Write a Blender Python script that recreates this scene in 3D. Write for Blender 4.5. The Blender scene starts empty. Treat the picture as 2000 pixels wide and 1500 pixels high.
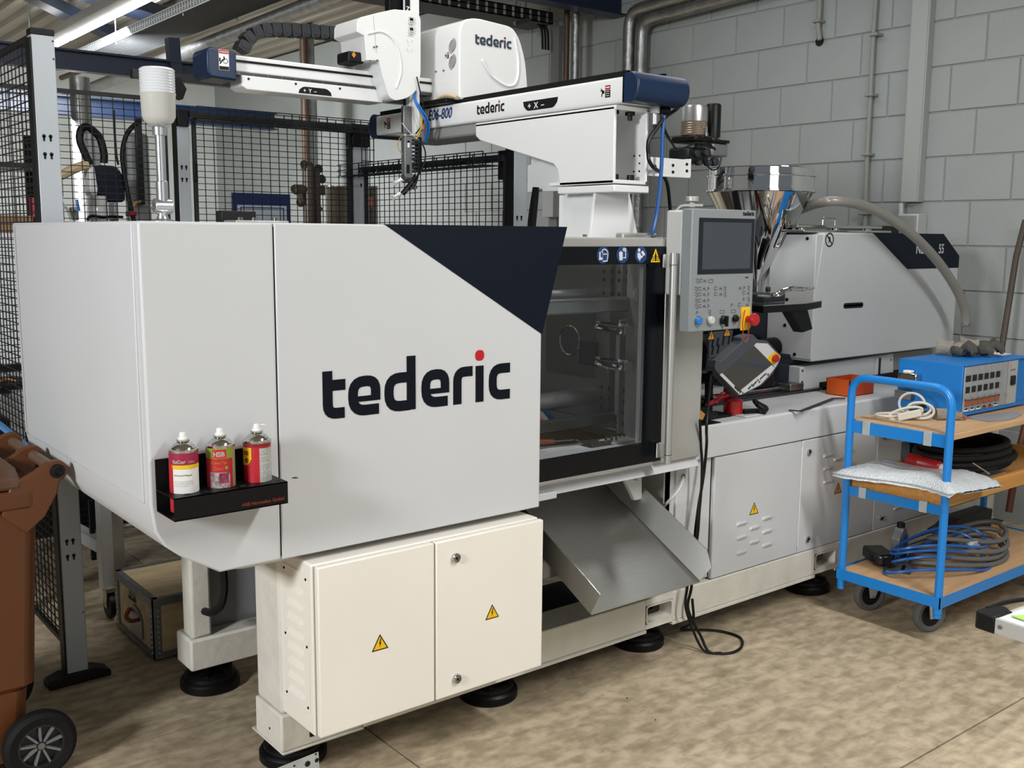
import bpy, bmesh, math, random
from mathutils import Vector, Matrix
random.seed(7)
# ------------------------------------------------------------------ camera, world, lights, exposure
H, FPX = 1.55, 2004.0
def _norm(v): return v.normalized()
_vx = _norm(Vector((2547., 271., -FPX)))
_vy = Vector((-1610., 304., -FPX)); _vy.normalize(); _vy = _norm(_vy - _vx*_vx.dot(_vy))
_vz = _vx.cross(_vy)
RW = Matrix((_vx, _vy, _vz))              # camera axes -> world axes
CAM = Vector((0, 0, H))
def at(px, py, X=None, Y=None, Z=None):
    """world point seen at photograph pixel (px,py) on the plane X=, Y= or Z="""
    d = RW @ Vector((px-1000, 750-py, -FPX))
    if X is not None: t = (X-CAM.x)/d.x
    elif Y is not None: t = (Y-CAM.y)/d.y
    else: t = (Z-CAM.z)/d.z
    return CAM + d*t
def mpp(px, py, Y):
    """metres per pixel at that point"""
    d = RW @ Vector((px-1000, 750-py, -FPX)); return Y/d.y
sc = bpy.context.scene
cam = bpy.data.cameras.new('camera'); camo = bpy.data.objects.new('camera', cam)
sc.collection.objects.link(camo); sc.camera = camo
cam.sensor_width = 36; cam.lens = FPX/2000*36; cam.clip_start = .05; cam.clip_end = 100
camo.matrix_world = Matrix.Translation(CAM) @ RW.to_4x4()
sc.view_settings.view_transform = 'Standard'; sc.view_settings.look = 'None'
sc.view_settings.exposure = 0.0; sc.view_settings.gamma = 1.0; sc.view_settings.use_curve_mapping = False
w = bpy.data.worlds.new('hall_ambient'); sc.world = w; w.use_nodes = True
w.node_tree.nodes['Background'].inputs[0].default_value = (.72, .80, .90, 1)
w.node_tree.nodes['Background'].inputs[1].default_value = .20
def area(name, loc, target, sx, sy, power, col=(1, .97, .92)):
    l = bpy.data.lights.new(name, 'AREA'); l.shape = 'RECTANGLE'; l.size = sx; l.size_y = sy
    l.energy = power; l.color = col
    o = bpy.data.objects.new(name, l); sc.collection.objects.link(o); o.location = loc
    o.rotation_euler = (Vector(target)-Vector(loc)).to_track_quat('-Z', 'Y').to_euler()
    return o
area('window_light', (-3.5, .9, 2.7), (1.6, 2.6, .7), .8, .8, 235, (.985, .99, 1))
area('front_fill_light', (.6, -4.6, 2.0), (1.8, 2.6, .5), 2.6, 1.6, 34, (1, .985, .965))  # added fill from the front, evens the light down the machine faces
area('ceiling_tube_light', (2.6, -.6, 3.3), (2.6, -.6, 0), .3, 3.0, 165, (1, .985, .965))
area('ceiling_tube_light.002', (2.9, 9.2, 3.2), (4.9, 11.0, .3), .3, 4.0, 400, (.97, .99, 1))
area('ceiling_fill_light', (2.7, 8.0, 3.36), (2.7, 8.0, 5), .15, 5.0, 9)  # added lamp facing up, brightens the sheet roof above the tube row
area('ceiling_tube_light.004', (1.9, 3.1, 3.45), (1.9, 3.1, 0), 2.4, .3, 26)
area('ceiling_tube_light.003', (4.4, 3.6, 3.3), (4.4, 3.8, 0), .3, 2.6, 16, (.97, .99, 1))

# ------------------------------------------------------------------ materials
def s2l(c): return c/12.92 if c <= .04045 else ((c+.055)/1.055)**2.4
def hexc(h): return tuple(s2l(int(h[i:i+2], 16)/255) for i in (0, 2, 4))+(1,)
MATS = {}
def mat(name, col, rough=.5, metal=0., var=.0, vs=8., bump=0., bs=60., spec=.5, emit=0, trans=0, coat=0, col2=None, stretch=None, alpha=1):
    if name in MATS: return MATS[name]
    m = bpy.data.materials.new(name); m.use_nodes = True; MATS[name] = m
    nt = m.node_tree; b = nt.nodes['Principled BSDF']; c = hexc(col) if isinstance(col, str) else col
    b.inputs['Base Color'].default_value = c
    b.inputs['Roughness'].default_value = rough; b.inputs['Metallic'].default_value = metal
    b.inputs['Specular IOR Level'].default_value = spec
    if coat: b.inputs['Coat Weight'].default_value = coat
    if emit: b.inputs['Emission Color'].default_value = c; b.inputs['Emission Strength'].default_value = emit
    if trans: b.inputs['Transmission Weight'].default_value = trans
    if alpha < 1: b.inputs['Alpha'].default_value = alpha
    tc = nt.nodes.new('ShaderNodeTexCoord'); src = tc.outputs['Object']
    if stretch:
        mp = nt.nodes.new('ShaderNodeMapping'); mp.inputs['Scale'].default_value = stretch
        nt.links.new(src, mp.inputs[0]); src = mp.outputs[0]
    if var or col2:
        n = nt.nodes.new('ShaderNodeTexNoise'); n.inputs['Scale'].default_value = vs; n.inputs['Detail'].default_value = 6
        nt.links.new(src, n.inputs['Vector'])
        r = nt.nodes.new('ShaderNodeValToRGB'); r.color_ramp.elements[0].position = .32; r.color_ramp.elements[1].position = .68
        c2 = hexc(col2) if col2 else tuple(x*(1-var) for x in c[:3])+(1,)
        r.color_ramp.elements[0].color = c2; r.color_ramp.elements[1].color = c
        nt.links.new(n.outputs[0], r.inputs[0]); nt.links.new(r.outputs[0], b.inputs['Base Color'])
    if bump:
        n2 = nt.nodes.new('ShaderNodeTexNoise'); n2.inputs['Scale'].default_value = bs; n2.inputs['Detail'].default_value = 4
        nt.links.new(src, n2.inputs['Vector'])
        bp = nt.nodes.new('ShaderNodeBump'); bp.inputs['Strength'].default_value = bump; bp.inputs['Distance'].default_value = .01
        nt.links.new(n2.outputs[0], bp.inputs['Height']); nt.links.new(bp.outputs[0], b.inputs['Normal'])
    return m
WHITE = mat('machine_white', 'c5c8ca', .42, var=.03, vs=3, bump=.02, bs=400)
CREAM = mat('cabinet_cream', 'e8e4da', .45, var=.03, vs=3, bump=.02, bs=400)
OFFW = mat('cast_white_paint', 'd5d3c9', .5, var=.10, vs=12, bump=.25, bs=30)
ROBW = mat('robot_white', 'e8eaea', .28, coat=.3)
NAVY = mat('navy_paint', '030d1c', .5, spec=.2)
NAVYB = mat('robot_navy', '0d2747', .38, var=.05)
LOGO = mat('logo_navy', '050c16', .6, spec=.15)
RED = mat('signal_red', 'b3121c', .4)
REDP = mat('lever_red', 'a80f18', .3, coat=.3)
YEL = mat('signal_yellow', 'e8b90e', .45)
ORSIGN = mat('sign_amber', 'c98a2c', .45)
BLK = mat('black_plastic', '08090b', .45, spec=.3)
BLKM = mat('black_metal', '050608', .45, spec=.25)
RUB = mat('black_rubber', '0b0c0d', .7, spec=.3, var=.2, vs=20)
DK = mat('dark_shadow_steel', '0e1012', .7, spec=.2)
STEEL = mat('steel', '9a9c9c', .32, 1, var=.12, vs=20)
BRUSH = mat('brushed_stainless', 'bdbdb9', .34, 1, var=.10, vs=5, stretch=(3, 60, 60), bump=.03, bs=30)
CHROME = mat('chrome', 'dcdcdc', .05, 1)
CHR2 = mat('polished_steel', 'c4c4c2', .14, 1)
PLATEN = mat('machined_platen', '7d7d79', .5, .5, var=.2, vs=5)
ALU = mat('anodised_aluminium', 'b4b6b5', .38, .75, var=.04)
ALUW = mat('aluminium_profile', 'c3c6c7', .42, .5)
GALV = mat('galvanised', 'c0c6c9', .45, .5, var=.15, vs=30)
SILV = mat('silver_panel', 'a9a9a5', .42, .35)
PGREY = mat('panel_grey', '7f8588', .5)
PGREYL = mat('panel_grey_light', 'b9bcbc', .5)
SCREEN = mat('dark_screen', '3a4047', .25)
SCRF = mat('screen_frame', '0f151c', .3)
TBLUE = mat('trolley_blue', '0b78c6', .35, coat=.2)
BBLUE = mat('box_blue', '0f70bc', .45)
WOOD = mat('birch_plywood', 'c8a37a', .55, var=.2, vs=4, stretch=(1, 12, 12))
WOODY = mat('yellow_pine', 'c98f45', .5, var=.25, vs=3, stretch=(1, 20, 20))
PLY = mat('crate_plywood', 'e2cba3', .7, var=.25, vs=6, stretch=(1, 5, 5))
BROWN = mat('brown_plastic', '5f3518', .42, var=.12, vs=4)
BROWND = mat('dusty_brown_lid', '6e5645', .5, col2='4f2f20', vs=5)
POST = mat('fence_post_grey', 'a9b0b5', .4, .2)
WIRE = mat('black_wire', '0b0e14', .5)
CONC = None
def wallmat():
    return mat('painted_block', '9a9f9e', .75, var=.06, vs=2.2, bump=.25, bs=45)
WALLM = wallmat()
MORT = mat('painted_mortar', '8f9391', .85)
def glassmat(name, col=(.93, .95, .96, 1), rough=.02, mixf=.88):
    m = bpy.data.materials.new(name); m.use_nodes = True; nt = m.node_tree; MATS[name] = m
    for n in list(nt.nodes):
        if n.type != 'OUTPUT_MATERIAL': nt.nodes.remove(n)
    out = [n for n in nt.nodes][0]
    t = nt.nodes.new('ShaderNodeBsdfTransparent'); t.inputs[0].default_value = col
    g = nt.nodes.new('ShaderNodeBsdfGlossy'); g.inputs['Roughness'].default_value = rough
    mx = nt.nodes.new('ShaderNodeMixShader'); mx.inputs[0].default_value = 1-mixf
    nt.links.new(t.outputs[0], mx.inputs[1]); nt.links.new(g.outputs[0], mx.inputs[2]); nt.links.new(mx.outputs[0], out.inputs[0])
    return m
PANE = glassmat('polycarbonate', (.93, .94, .95, 1), .04, .965)
LENS = glassmat('clear_lens', (.88, .91, .93, 1), .35, .45)
FILM = glassmat('bubble_film', (.93, .95, .95, 1), .3, .45)

# ------------------------------------------------------------------ mesh helpers
class M:
    def __init__(s): s.v = []; s.f = []; s.m = []; s.xf = None; s.mi = 0
    def _a(s, vs, fs):
        k = len(s.v)
        for p in vs:
            p = Vector(p); s.v.append(s.xf @ p if s.xf else p)
        for f in fs: s.f.append([i+k for i in f]); s.m.append(s.mi)
        return s
    def box(s, x0, x1, y0, y1, z0, z1):
        x0, x1 = min(x0, x1), max(x0, x1); y0, y1 = min(y0, y1), max(y0, y1); z0, z1 = min(z0, z1), max(z0, z1)
        return s._a([(x0,y0,z0),(x1,y0,z0),(x1,y1,z0),(x0,y1,z0),(x0,y0,z1),(x1,y0,z1),(x1,y1,z1),(x0,y1,z1)],
                    [(0,3,2,1),(4,5,6,7),(0,1,5,4),(1,2,6,5),(2,3,7,6),(3,0,4,7)])
    def prism(s, pts, axis, a, b):
        a, b = min(a, b), max(a, b)
        ar = sum(pts[i][0]*pts[(i+1) % len(pts)][1]-pts[(i+1) % len(pts)][0]*pts[i][1] for i in range(len(pts)))
        if ar < 0: pts = pts[::-1]
        def mk(p, d): return {'X': (d, p[0], p[1]), 'Y': (p[0], d, p[1]), 'Z': (p[0], p[1], d)}[axis]
        n = len(pts); vs = [mk(p, a) for p in pts]+[mk(p, b) for p in pts]
        if axis == 'Y': fs = [tuple(range(n)), tuple(range(2*n-1, n-1, -1))]+[(i, i+n, (i+1) % n+n, (i+1) % n) for i in range(n)]
        else: fs = [tuple(range(n-1, -1, -1)), tuple(range(n, 2*n))]+[(i, (i+1) % n, (i+1) % n+n, i+n) for i in range(n)]
        return s._a(vs, fs)
    def poly(s, pts, t=.001):      # local XY polygon extruded along +Z by t
        return s.prism(pts, 'Z', 0, t)
    def bar(s, p0, p1, wx, wy=None, up=(0, 0, 1)):
        p0, p1 = Vector(p0), Vector(p1); wy = wy or wx; d = (p1-p0).normalized(); u = Vector(up)
        if abs(d.dot(u)) > .98: u = Vector((1, 0, 0)) if abs(d.x) < .9 else Vector((0, 1, 0))
        a = d.cross(u).normalized(); b = a.cross(d).normalized()
        vs = [p+a*sx*wx/2+b*sy*wy/2 for p in (p0, p1) for sx, sy in ((-1,-1),(1,-1),(1,1),(-1,1))]
        return s._a(vs, [(0,1,2,3)[::-1], (4,5,6,7), (0,1,5,4), (1,2,6,5), (2,3,7,6), (3,0,4,7)])
    def cyl(s, p0, p1, r0, r1=None, n=20, caps=True):
        p0, p1 = Vector(p0), Vector(p1); r1 = r0 if r1 is None else r1; d = (p1-p0).normalized()
        u = Vector((0, 0, 1)) if abs(d.z) < .9 else Vector((1, 0, 0)); a = u.cross(d).normalized(); b = d.cross(a)
        vs = []
        for p, r in ((p0, r0), (p1, r1)):
            vs += [p+a*r*math.cos(2*math.pi*i/n)+b*r*math.sin(2*math.pi*i/n) for i in range(n)]
        fs = [(i, (i+1) % n, (i+1) % n+n, i+n) for i in range(n)]
        if caps: fs += [tuple(range(n-1, -1, -1)), tuple(range(n, 2*n))]
        return s._a(vs, fs)
    def lathe(s, prof, c, ax=(0, 0, 1), n=32):
        c = Vector(c); d = Vector(ax).normalized(); u = Vector((1, 0, 0)) if abs(d.x) < .9 else Vector((0, 0, 1))
        a = (u-d*u.dot(d)).normalized(); b = d.cross(a); vs = []
        for r, h in prof:
            r = max(r, 1e-5); vs += [c+d*h+a*r*math.cos(2*math.pi*i/n)+b*r*math.sin(2*math.pi*i/n) for i in range(n)]
        fs = []
        for k in range(len(prof)-1):
            fs += [(k*n+i, k*n+(i+1) % n, (k+1)*n+(i+1) % n, (k+1)*n+i) for i in range(n)]
        return s._a(vs, fs)
    def tube(s, pts, r, n=8, caps=True):
        pts = [Vector(p) for p in pts]; rr = r if isinstance(r, (list, tuple)) else [r]*len(pts); vs = []; a = None
        for i, p in enumerate(pts):
            d = (pts[min(i+1, len(pts)-1)]-pts[max(i-1, 0)]).normalized()
            if a is None:
                u = Vector((0, 0, 1)) if abs(d.z) < .9 else Vector((1, 0, 0)); a = u.cross(d).normalized()
            else:
                a = (a-d*a.dot(d)).normalized()
            b = d.cross(a); vs += [p+a*rr[i]*math.cos(2*math.pi*k/n)+b*rr[i]*math.sin(2*math.pi*k/n) for k in range(n)]
        fs = []
        for j in range(len(pts)-1): fs += [(j*n+k, j*n+(k+1) % n, (j+1)*n+(k+1) % n, (j+1)*n+k) for k in range(n)]
        if caps: fs += [tuple(range(n-1, -1, -1)), tuple(range((len(pts)-1)*n, len(pts)*n))]
        return s._a(vs, fs)
    def ell(s, c, rx, ry, rz, n=16, k=10):
        vs = []; c = Vector(c)
        for i in range(k+1):
            t = math.pi*i/k; st = max(math.sin(t), 1e-4)
            vs += [c+Vector((rx*st*math.cos(2*math.pi*j/n), ry*st*math.sin(2*math.pi*j/n), -rz*math.cos(t))) for j in range(n)]
        return s._a(vs, [(i*n+j, i*n+(j+1) % n, (i+1)*n+(j+1) % n, (i+1)*n+j) for i in range(k) for j in range(n)])
    def stroke(s, pts, wd, t=.001):   # flat thick line in local XY
        P = [Vector((p[0], p[1])) for p in pts]; L = []; R_ = []
        for i, p in enumerate(P):
            d0 = (P[i]-P[i-1]).normalized() if i else None; d1 = (P[i+1]-P[i]).normalized() if i < len(P)-1 else None
            d0 = d0 or d1; d1 = d1 or d0
            n = Vector((-(d0.y+d1.y), d0.x+d1.x)); n = n.normalized(); k = wd/2/max(.4, n.dot(Vector((-d0.y, d0.x))))
            L.append(p+n*k); R_.append(p-n*k)
        n = len(P); vs = []
        for z in (0, t): vs += [(q.x, q.y, z) for q in L]+[(q.x, q.y, z) for q in R_]
        fs = []
        for i in range(n-1):
            fs += [(2*n+n+i, 2*n+n+i+1, 2*n+i+1, 2*n+i), (i, i+1, n+i+1, n+i), (i+1, i, 2*n+i, 2*n+i+1), (n+i, n+i+1, 3*n+i+1, 3*n+i)]
        fs += [(0, n, 3*n, 2*n), (n-1, 3*n-1, 4*n-1, 2*n-1)]
        return s._a(vs, fs)
    def build(s, name, mats, parent=None, bevel=0, seg=2, label=None, cat=None, group=None, kind=None, ang=35):
        me = bpy.data.meshes.new(name); me.from_pydata([tuple(v) for v in s.v], [], s.f)
        if not isinstance(mats, (list, tuple)): mats = [mats]
        for q in mats: me.materials.append(q)
        for p, i in zip(me.polygons, s.m): p.material_index = i; p.use_smooth = True
        me.update(); me.set_sharp_from_angle(angle=math.radians(ang))
        o = bpy.data.objects.new(name, me); sc.collection.objects.link(o)
        if bevel:
            b = o.modifiers.new('bevel', 'BEVEL'); b.width = bevel; b.segments = seg; b.limit_method = 'ANGLE'; b.angle_limit = math.radians(35)
        _par(o, parent)
        if label: o['label'] = label
        if cat: o['category'] = cat
        if group: o['group'] = group
        if kind: o['kind'] = kind
        return o
ROOT = {}
def _par(o, parent):
    if parent is not None:
        o.parent = parent
        if parent.name in ROOT: o.matrix_parent_inverse = Matrix.Translation(-Vector(ROOT[parent.name]))
def thing(name, label, cat, loc, group=None):
    o = bpy.data.objects.new(name, None); sc.collection.objects.link(o); o.location = loc; o.empty_display_size = .05
    o['label'] = label; o['category'] = cat
    if group: o['group'] = group
    ROOT[o.name] = tuple(loc); return o
def frame(o, u, v):
    o, u, v = Vector(o), Vector(u).normalized(), Vector(v).normalized(); n = u.cross(v).normalized()
    m = Matrix.Identity(4)
    for i in range(3): m[i][0], m[i][1], m[i][2], m[i][3] = u[i], v[i], n[i], o[i]
    return m
def FF(x, y, z): return frame((x, y, z), (1, 0, 0), (0, 0, 1))       # faces the camera side (-Y)
def FL(x, y, z): return frame((x, y, z), (0, -1, 0), (0, 0, 1))      # faces -X
def FT(x, y, z): return frame((x, y, z), (1, 0, 0), (0, 1, 0))       # faces up
def fillet(pts, r, n=5):
    out = [Vector(pts[0])]
    for i in range(1, len(pts)-1):
        a, b, c = Vector(pts[i-1]), Vector(pts[i]), Vector(pts[i+1]); rr = r[i-1] if isinstance(r, (list, tuple)) else r
        rr = min(rr, (a-b).length*.49, (c-b).length*.49); p = b+(a-b).normalized()*rr; q = b+(c-b).normalized()*rr
        for k in range(n+1):
            t = k/n; out.append(p*(1-t)**2+b*2*t*(1-t)+q*t*t)
    out.append(Vector(pts[-1])); return out
def rrect(x0, x1, y0, y1, r, n=4):
    out = []
    for cx, cy, a0 in ((x1-r, y0+r, -90), (x1-r, y1-r, 0), (x0+r, y1-r, 90), (x0+r, y0+r, 180)):
        for k in range(n+1):
            a = math.radians(a0+90*k/n); out.append((cx+r*math.cos(a), cy+r*math.sin(a)))
    return out
def roundpoly(pts, r, n=4):
    out = []; N = len(pts)
    for i in range(N):
        a, b, c = Vector(pts[i-1]), Vector(pts[i]), Vector(pts[(i+1) % N]); rr = r[i] if isinstance(r, (list, tuple)) else r
        if rr <= 0: out.append(tuple(b)); continue
        rr = min(rr, (a-b).length*.49, (c-b).length*.49); p = b+(a-b).normalized()*rr; q = b+(c-b).normalized()*rr
        for k in range(n+1):
            t = k/n; out.append(tuple(p*(1-t)**2+b*2*t*(1-t)+q*t*t))
    return out
def spline(pts, n=8):
    P = [Vector(p) for p in pts]; P = [P[0]*2-P[1]]+P+[P[-1]*2-P[-2]]; out = []
    for i in range(1, len(P)-2):
        for k in range(n):
            t = k/n; a, b, c, d = P[i-1:i+3]
            out.append(.5*((2*b)+(c-a)*t+(2*a-5*b+4*c-d)*t*t+(3*b-a-3*c+d)*t**3))
    out.append(P[-2]); return out
def pxY(pts, Y):   # pixel outline on a plane Y -> (x,z)
    return [(at(a, b, Y=Y).x, at(a, b, Y=Y).z) for a, b in pts]
def pxX(pts, X):
    return [(at(a, b, X=X).y, at(a, b, X=X).z) for a, b in pts]
# ---- writing
def logo(xf, h, mats=(0, 1), m=None, t=.0008):
    m = m or M(); m.xf = xf @ Matrix.Scale(h, 4, (1, 0, 0)) @ Matrix.Scale(h, 4, (0, 1, 0)); wd = .27
    S = lambda ps, r, x: m.stroke(fillet([(p[0]+x, p[1]) for p in ps], r), wd, t)
    m.mi = mats[0]
    S([(.135, 1.2), (.135, .135), (.60, .135)], .3, 0); m.stroke([(.2, .84), (.63, .84)], wd, t*1.15)
    for x, k in ((.71, 1.0), (2.89, .95)):
        S([(.88*k, .135), (.135, .135), (.135, .875), (.79*k, .875), (.79*k, .36)], [.33, .33, .33], x); m.stroke([(x+.2, .43), (x+.79*k, .43)], wd*.52, t*1.15)
    S([(.78, .135), (.135, .135), (.135, .875), (.8, .875)], .33, 1.76); m.stroke([(1.76+.81, 1.42), (1.76+.81, .01)], wd, t*1.15)
    S([(.135, 0), (.135, .875), (.64, .875)], .36, 3.91)
    m.stroke([(4.79, 0), (4.79, 1.0)], wd, t)
    S([(.74, .135), (.135, .135), (.135, .875), (.74, .875)], .33, 5.11)
    m.mi = mats[1]; m.poly(rrect(4.64, 4.94, 1.14, 1.43, .12), t)
    m.mi = 0; m.xf = None; return m
def text(s, xf, size, t=.0006, shear=0, m=None, bold=0, mi=0, sx=1, align='LEFT'):
    cu = bpy.data.curves.new('tmp_text', 'FONT'); cu.body = s; cu.size = size; cu.extrude = t/2; cu.shear = shear; cu.offset = bold; cu.align_x = align
    cu.resolution_u = 3
    o = bpy.data.objects.new('tmp_text', cu); sc.collection.objects.link(o)
    dg = bpy.context.evaluated_depsgraph_get(); me = bpy.data.meshes.new_from_object(o.evaluated_get(dg))
    m = m or M(); k = len(m.v); xx = xf @ Matrix.Scale(sx, 4, (1, 0, 0))
    for v in me.vertices: m.v.append(xx @ Vector((v.co.x, v.co.y, v.co.z+t/2)))
    for p in me.polygons: m.f.append([i+k for i in p.vertices]); m.m.append(mi)
    bpy.data.objects.remove(o); bpy.data.meshes.remove(me); bpy.data.curves.remove(cu)
    return m
def warn(xf, sz, name='warning_sign', parent=None, m1=None, label=None):
    m = M(); m.xf = xf; r = sz/2
    m.poly(roundpoly([(-r, -r*.8), (r, -r*.8), (0, r*.93)], sz*.03), .0006)
    m.mi = 1; k = .80; m.xf = xf @ Matrix.Translation((0, 0, .0006)); m.poly([(-r*k, -r*.68), (r*k, -r*.68), (0, r*.71)], .0004)
    m.mi = 0; m.xf = xf @ Matrix.Translation((0, 0, .001)) @ Matrix.Scale(sz, 4, (1, 0, 0)) @ Matrix.Scale(sz, 4, (0, 1, 0))
    m.poly([(.03, .25), (-.075, -.06), (-.005, -.05), (-.055, -.27), (.075, .0), (.01, -.015), (.075, .25)], .0004)
    return m.build(name, [BLK, m1 or YEL], parent, label=label)
class screws:
    """several identical fasteners: every one becomes a part of its own, sharing one mesh"""
    def __init__(s, m, pts, r, n=10, d=(0, -1, 0), h=.004): s.a = (pts, r, n, d, h); m.build = s.build; m.later = s
    def build(s, name, mats, parent=None, **k):
        pts, r, n, d, h = s.a; p0 = Vector(pts[0]); me = None
        for p in pts:
            if me is None:
                o = M().cyl((0, 0, 0), Vector(d)*h, r, r*.85, n); o = M.build(o, name, mats, parent); me = o.data
            else:
                o = bpy.data.objects.new(name, me); sc.collection.objects.link(o); _par(o, parent)
            o.location = Vector(p)

# ================================================================== SETTING
XR, YB, ZC = 5.6, 13.4, 3.6
def floor_mat():
    m = bpy.data.materials.new('stained_concrete'); m.use_nodes = True; nt = m.node_tree; b = nt.nodes['Principled BSDF']
    tc = nt.nodes.new('ShaderNodeTexCoord'); L = nt.links.new
    def noise(sc_, det, dist=0, st=None):
        n = nt.nodes.new('ShaderNodeTexNoise'); n.inputs['Scale'].default_value = sc_; n.inputs['Detail'].default_value = det
        n.inputs['Distortion'].default_value = dist
        if st:
            mp = nt.nodes.new('ShaderNodeMapping'); mp.inputs['Scale'].default_value = st; mp.inputs['Rotation'].default_value = (0, 0, .5)
            L(tc.outputs['Object'], mp.inputs[0]); L(mp.outputs[0], n.inputs['Vector'])
        else: L(tc.outputs['Object'], n.inputs['Vector'])
        return n
    def ramp(n, a, c0, c, c1):
        r = nt.nodes.new('ShaderNodeValToRGB'); r.color_ramp.elements[0].position = a; r.color_ramp.elements[1].position = c
        r.color_ramp.elements[0].color = hexc(c0); r.color_ramp.elements[1].color = hexc(c1); L(n.outputs[0], r.inputs[0]); return r
    def mix(f, a, bb, mode='MIX'):
        x = nt.nodes.new('ShaderNodeMixRGB'); x.blend_type = mode
        if isinstance(f, float): x.inputs[0].default_value = f
        else: L(f, x.inputs[0])
        L(a, x.inputs[1]); L(bb, x.inputs[2]); return x
    a = ramp(noise(2.2, 9, .3), .35, '9a8c74', .68, 'c0b095')
    b2 = ramp(noise(9, 9, .35, (1, 2.6, 1)), .38, '95876f', .62, 'cfbfa4')
    c = mix(.5, a.outputs[0], b2.outputs[0])
    d = ramp(noise(22, 6, .2), .30, '7c7261', .6, 'ffffff')
    e = mix(.35, c.outputs[0], d.outputs[0], 'MULTIPLY')
    sp = ramp(noise(60, 2), .24, '4a4237', .30, 'ffffff')
    g = mix(.5, e.outputs[0], sp.outputs[0], 'MULTIPLY')
    L(g.outputs[0], b.inputs['Base Color'])
    r = nt.nodes.new('ShaderNodeMapRange'); r.inputs[3].default_value = .42; r.inputs[4].default_value = .75
    L(noise(4, 5).outputs[0], r.inputs[0]); L(r.outputs[0], b.inputs['Roughness'])
    bp = nt.nodes.new('ShaderNodeBump'); bp.inputs['Strength'].default_value = .08; bp.inputs['Distance'].default_value = .01
    L(noise(40, 6).outputs[0], bp.inputs['Height']); L(bp.outputs[0], b.inputs['Normal']); return m
CONC = floor_mat()
fl = M().box(-8, 6.2, -6, 14, -.12, -.006).build('floor', mat('joint_filler', '3a342c', .9), kind='structure')
xs = [-8, -1.4, 1.55, XR+.05]; ys = [-6, -.9, 2.62, 12]
ys = [-6, 1.5, 3.02, 14]
for i in range(3):
    for j in range(3):
        M().box(xs[i]+.003, xs[i+1]-.003, ys[j]+.003, ys[j+1]-.003, -.05, 0).build('slab', CONC, fl)
# right wall: backing, then each block of the near stretch as its own piece
wr = M().box(XR+.008, XR+.25, -3, YB, 0, ZC).build('wall_right', MORT, kind='structure')
bm = M(); bl, bh, g = .385, .25, .005
def blockmesh(l, h):
    m = M(); l2, h2, c = l/2-g/2, h/2-g/2, .004
    m._a([(0, -l2+c, -h2+c), (0, l2-c, -h2+c), (0, l2-c, h2-c), (0, -l2+c, h2-c), (.01, -l2, -h2), (.01, l2, -h2), (.01, l2, h2), (.01, -l2, h2)],
         [(0, 3, 2, 1), (0, 1, 5, 4), (1, 2, 6, 5), (2, 3, 7, 6), (3, 0, 4, 7)])
    return m
proto = None
def put_block(y, z, me=None):
    o = bpy.data.objects.new('block', me); sc.collection.objects.link(o); o.location = (XR+random.uniform(-.001, .001), y, z)
    o.rotation_euler = (0, random.uniform(-.004, .004), 0)
    o.parent = wr; return o
p0 = blockmesh(bl, bh).build('block', WALLM, wr, ang=10); p0.location = (XR, 3.0, .257-.125+.25)
for r_ in range(1, 14):
    z = .007+.25*r_+.125
    off = (.0 if r_ % 2 else bl/2)+random.choice([0, .03])
    for c_ in range(0, 18):
        y = 1.0+off+c_*bl
        if y > 7.8: continue
        if y > 5.9 and z < 1.1: continue
        if z < 1.0 and y > 2.6 and z < .85: continue
        if r_ == 1 and c_ == 5: pass
        put_block(y, z, p0.data)
p0.location = (XR, .8, .382)
M().box(XR-.0, XR+.02, -3, 1.0, 0, ZC).build('wall_face', WALLM, wr)
M().box(XR+.001, XR+.02, 7.75, YB, 0, ZC).build('wall_face', WALLM, wr)
M().box(-8, XR+.2, YB, YB+.2, 0, ZC).build('wall_back', mat('back_wall_paint', 'c4c8c5', .8, var=.05, vs=1.5), kind='structure')
# ceiling: sheet with trapezoid ribs running in depth
ce = M().box(-8, XR+.2, -6, YB+.2, ZC+.04, ZC+.1).build('ceiling', mat('ceiling_sheet', '9b968b', .6, .1), kind='structure')
rib = M().prism([(-.055, 0), (-.03, -.045), (.03, -.045), (.055, 0)], 'Y', -6, YB).build('rib', mat('ceiling_sheet', ''), ce)
rib.location = (XR-.1, 0, ZC+.04)
for k in range(1, 64):
    o = bpy.data.objects.new('rib', rib.data); sc.collection.objects.link(o); o.parent = ce; o.location = (XR-.1-.2*k, 0, ZC+.04)
# skylight strip high at the left
M().box(1.05, 2.15, 9.0, 10.9, ZC-.03, ZC-.02).build('window_1', mat('skylight_panel', 'f4f8fb', .5, emit=1.6), kind='structure', label='bright translucent skylight panel in the sheet roof')
# wall corner strip / trims
M().box(XR-.04, XR, 6.42, 6.52, 1.2, 3.2).build('trim_1', mat('grey_trim', '6c6e6c', .7), kind='structure')

# ---- blue steel
bs = mat('steel_blue_paint', '0a1c36', .4)
def ibeam(name, p0, p1, h, label, cat='beam', wd=None):
    m = M(); p0, p1 = Vector(p0), Vector(p1); wd = wd or h
    for dz in (-h/2, h/2): m.bar(p0+Vector((0, 0, dz)), p1+Vector((0, 0, dz)), wd, .012)
    m.bar(p0, p1, .01, h)
    return m.build(name, bs, label=label, cat=cat)
a = at(85, 100, Z=2.6)
ibeam('steel_beam', (1.2, 6.54, 2.55), (XR, 6.54, 2.55), .11, 'long blue steel beam crossing behind the top of the grey fence post', wd=.08)
ibeam('steel_beam', (3.9, 5.75, 3.24), (XR-.02, 5.75, 3.24), .14, 'blue steel beam ending at the right wall beside the foil-wrapped pipes')
q0, q1 = at(60, -12, Z=3.5), at(240, 78, Z=3.5)
M().bar(q0, q1, .14, .1).build('roof_brace', bs, label='dark blue diagonal brace under the sheet roof at the far left', cat='beam')
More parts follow.
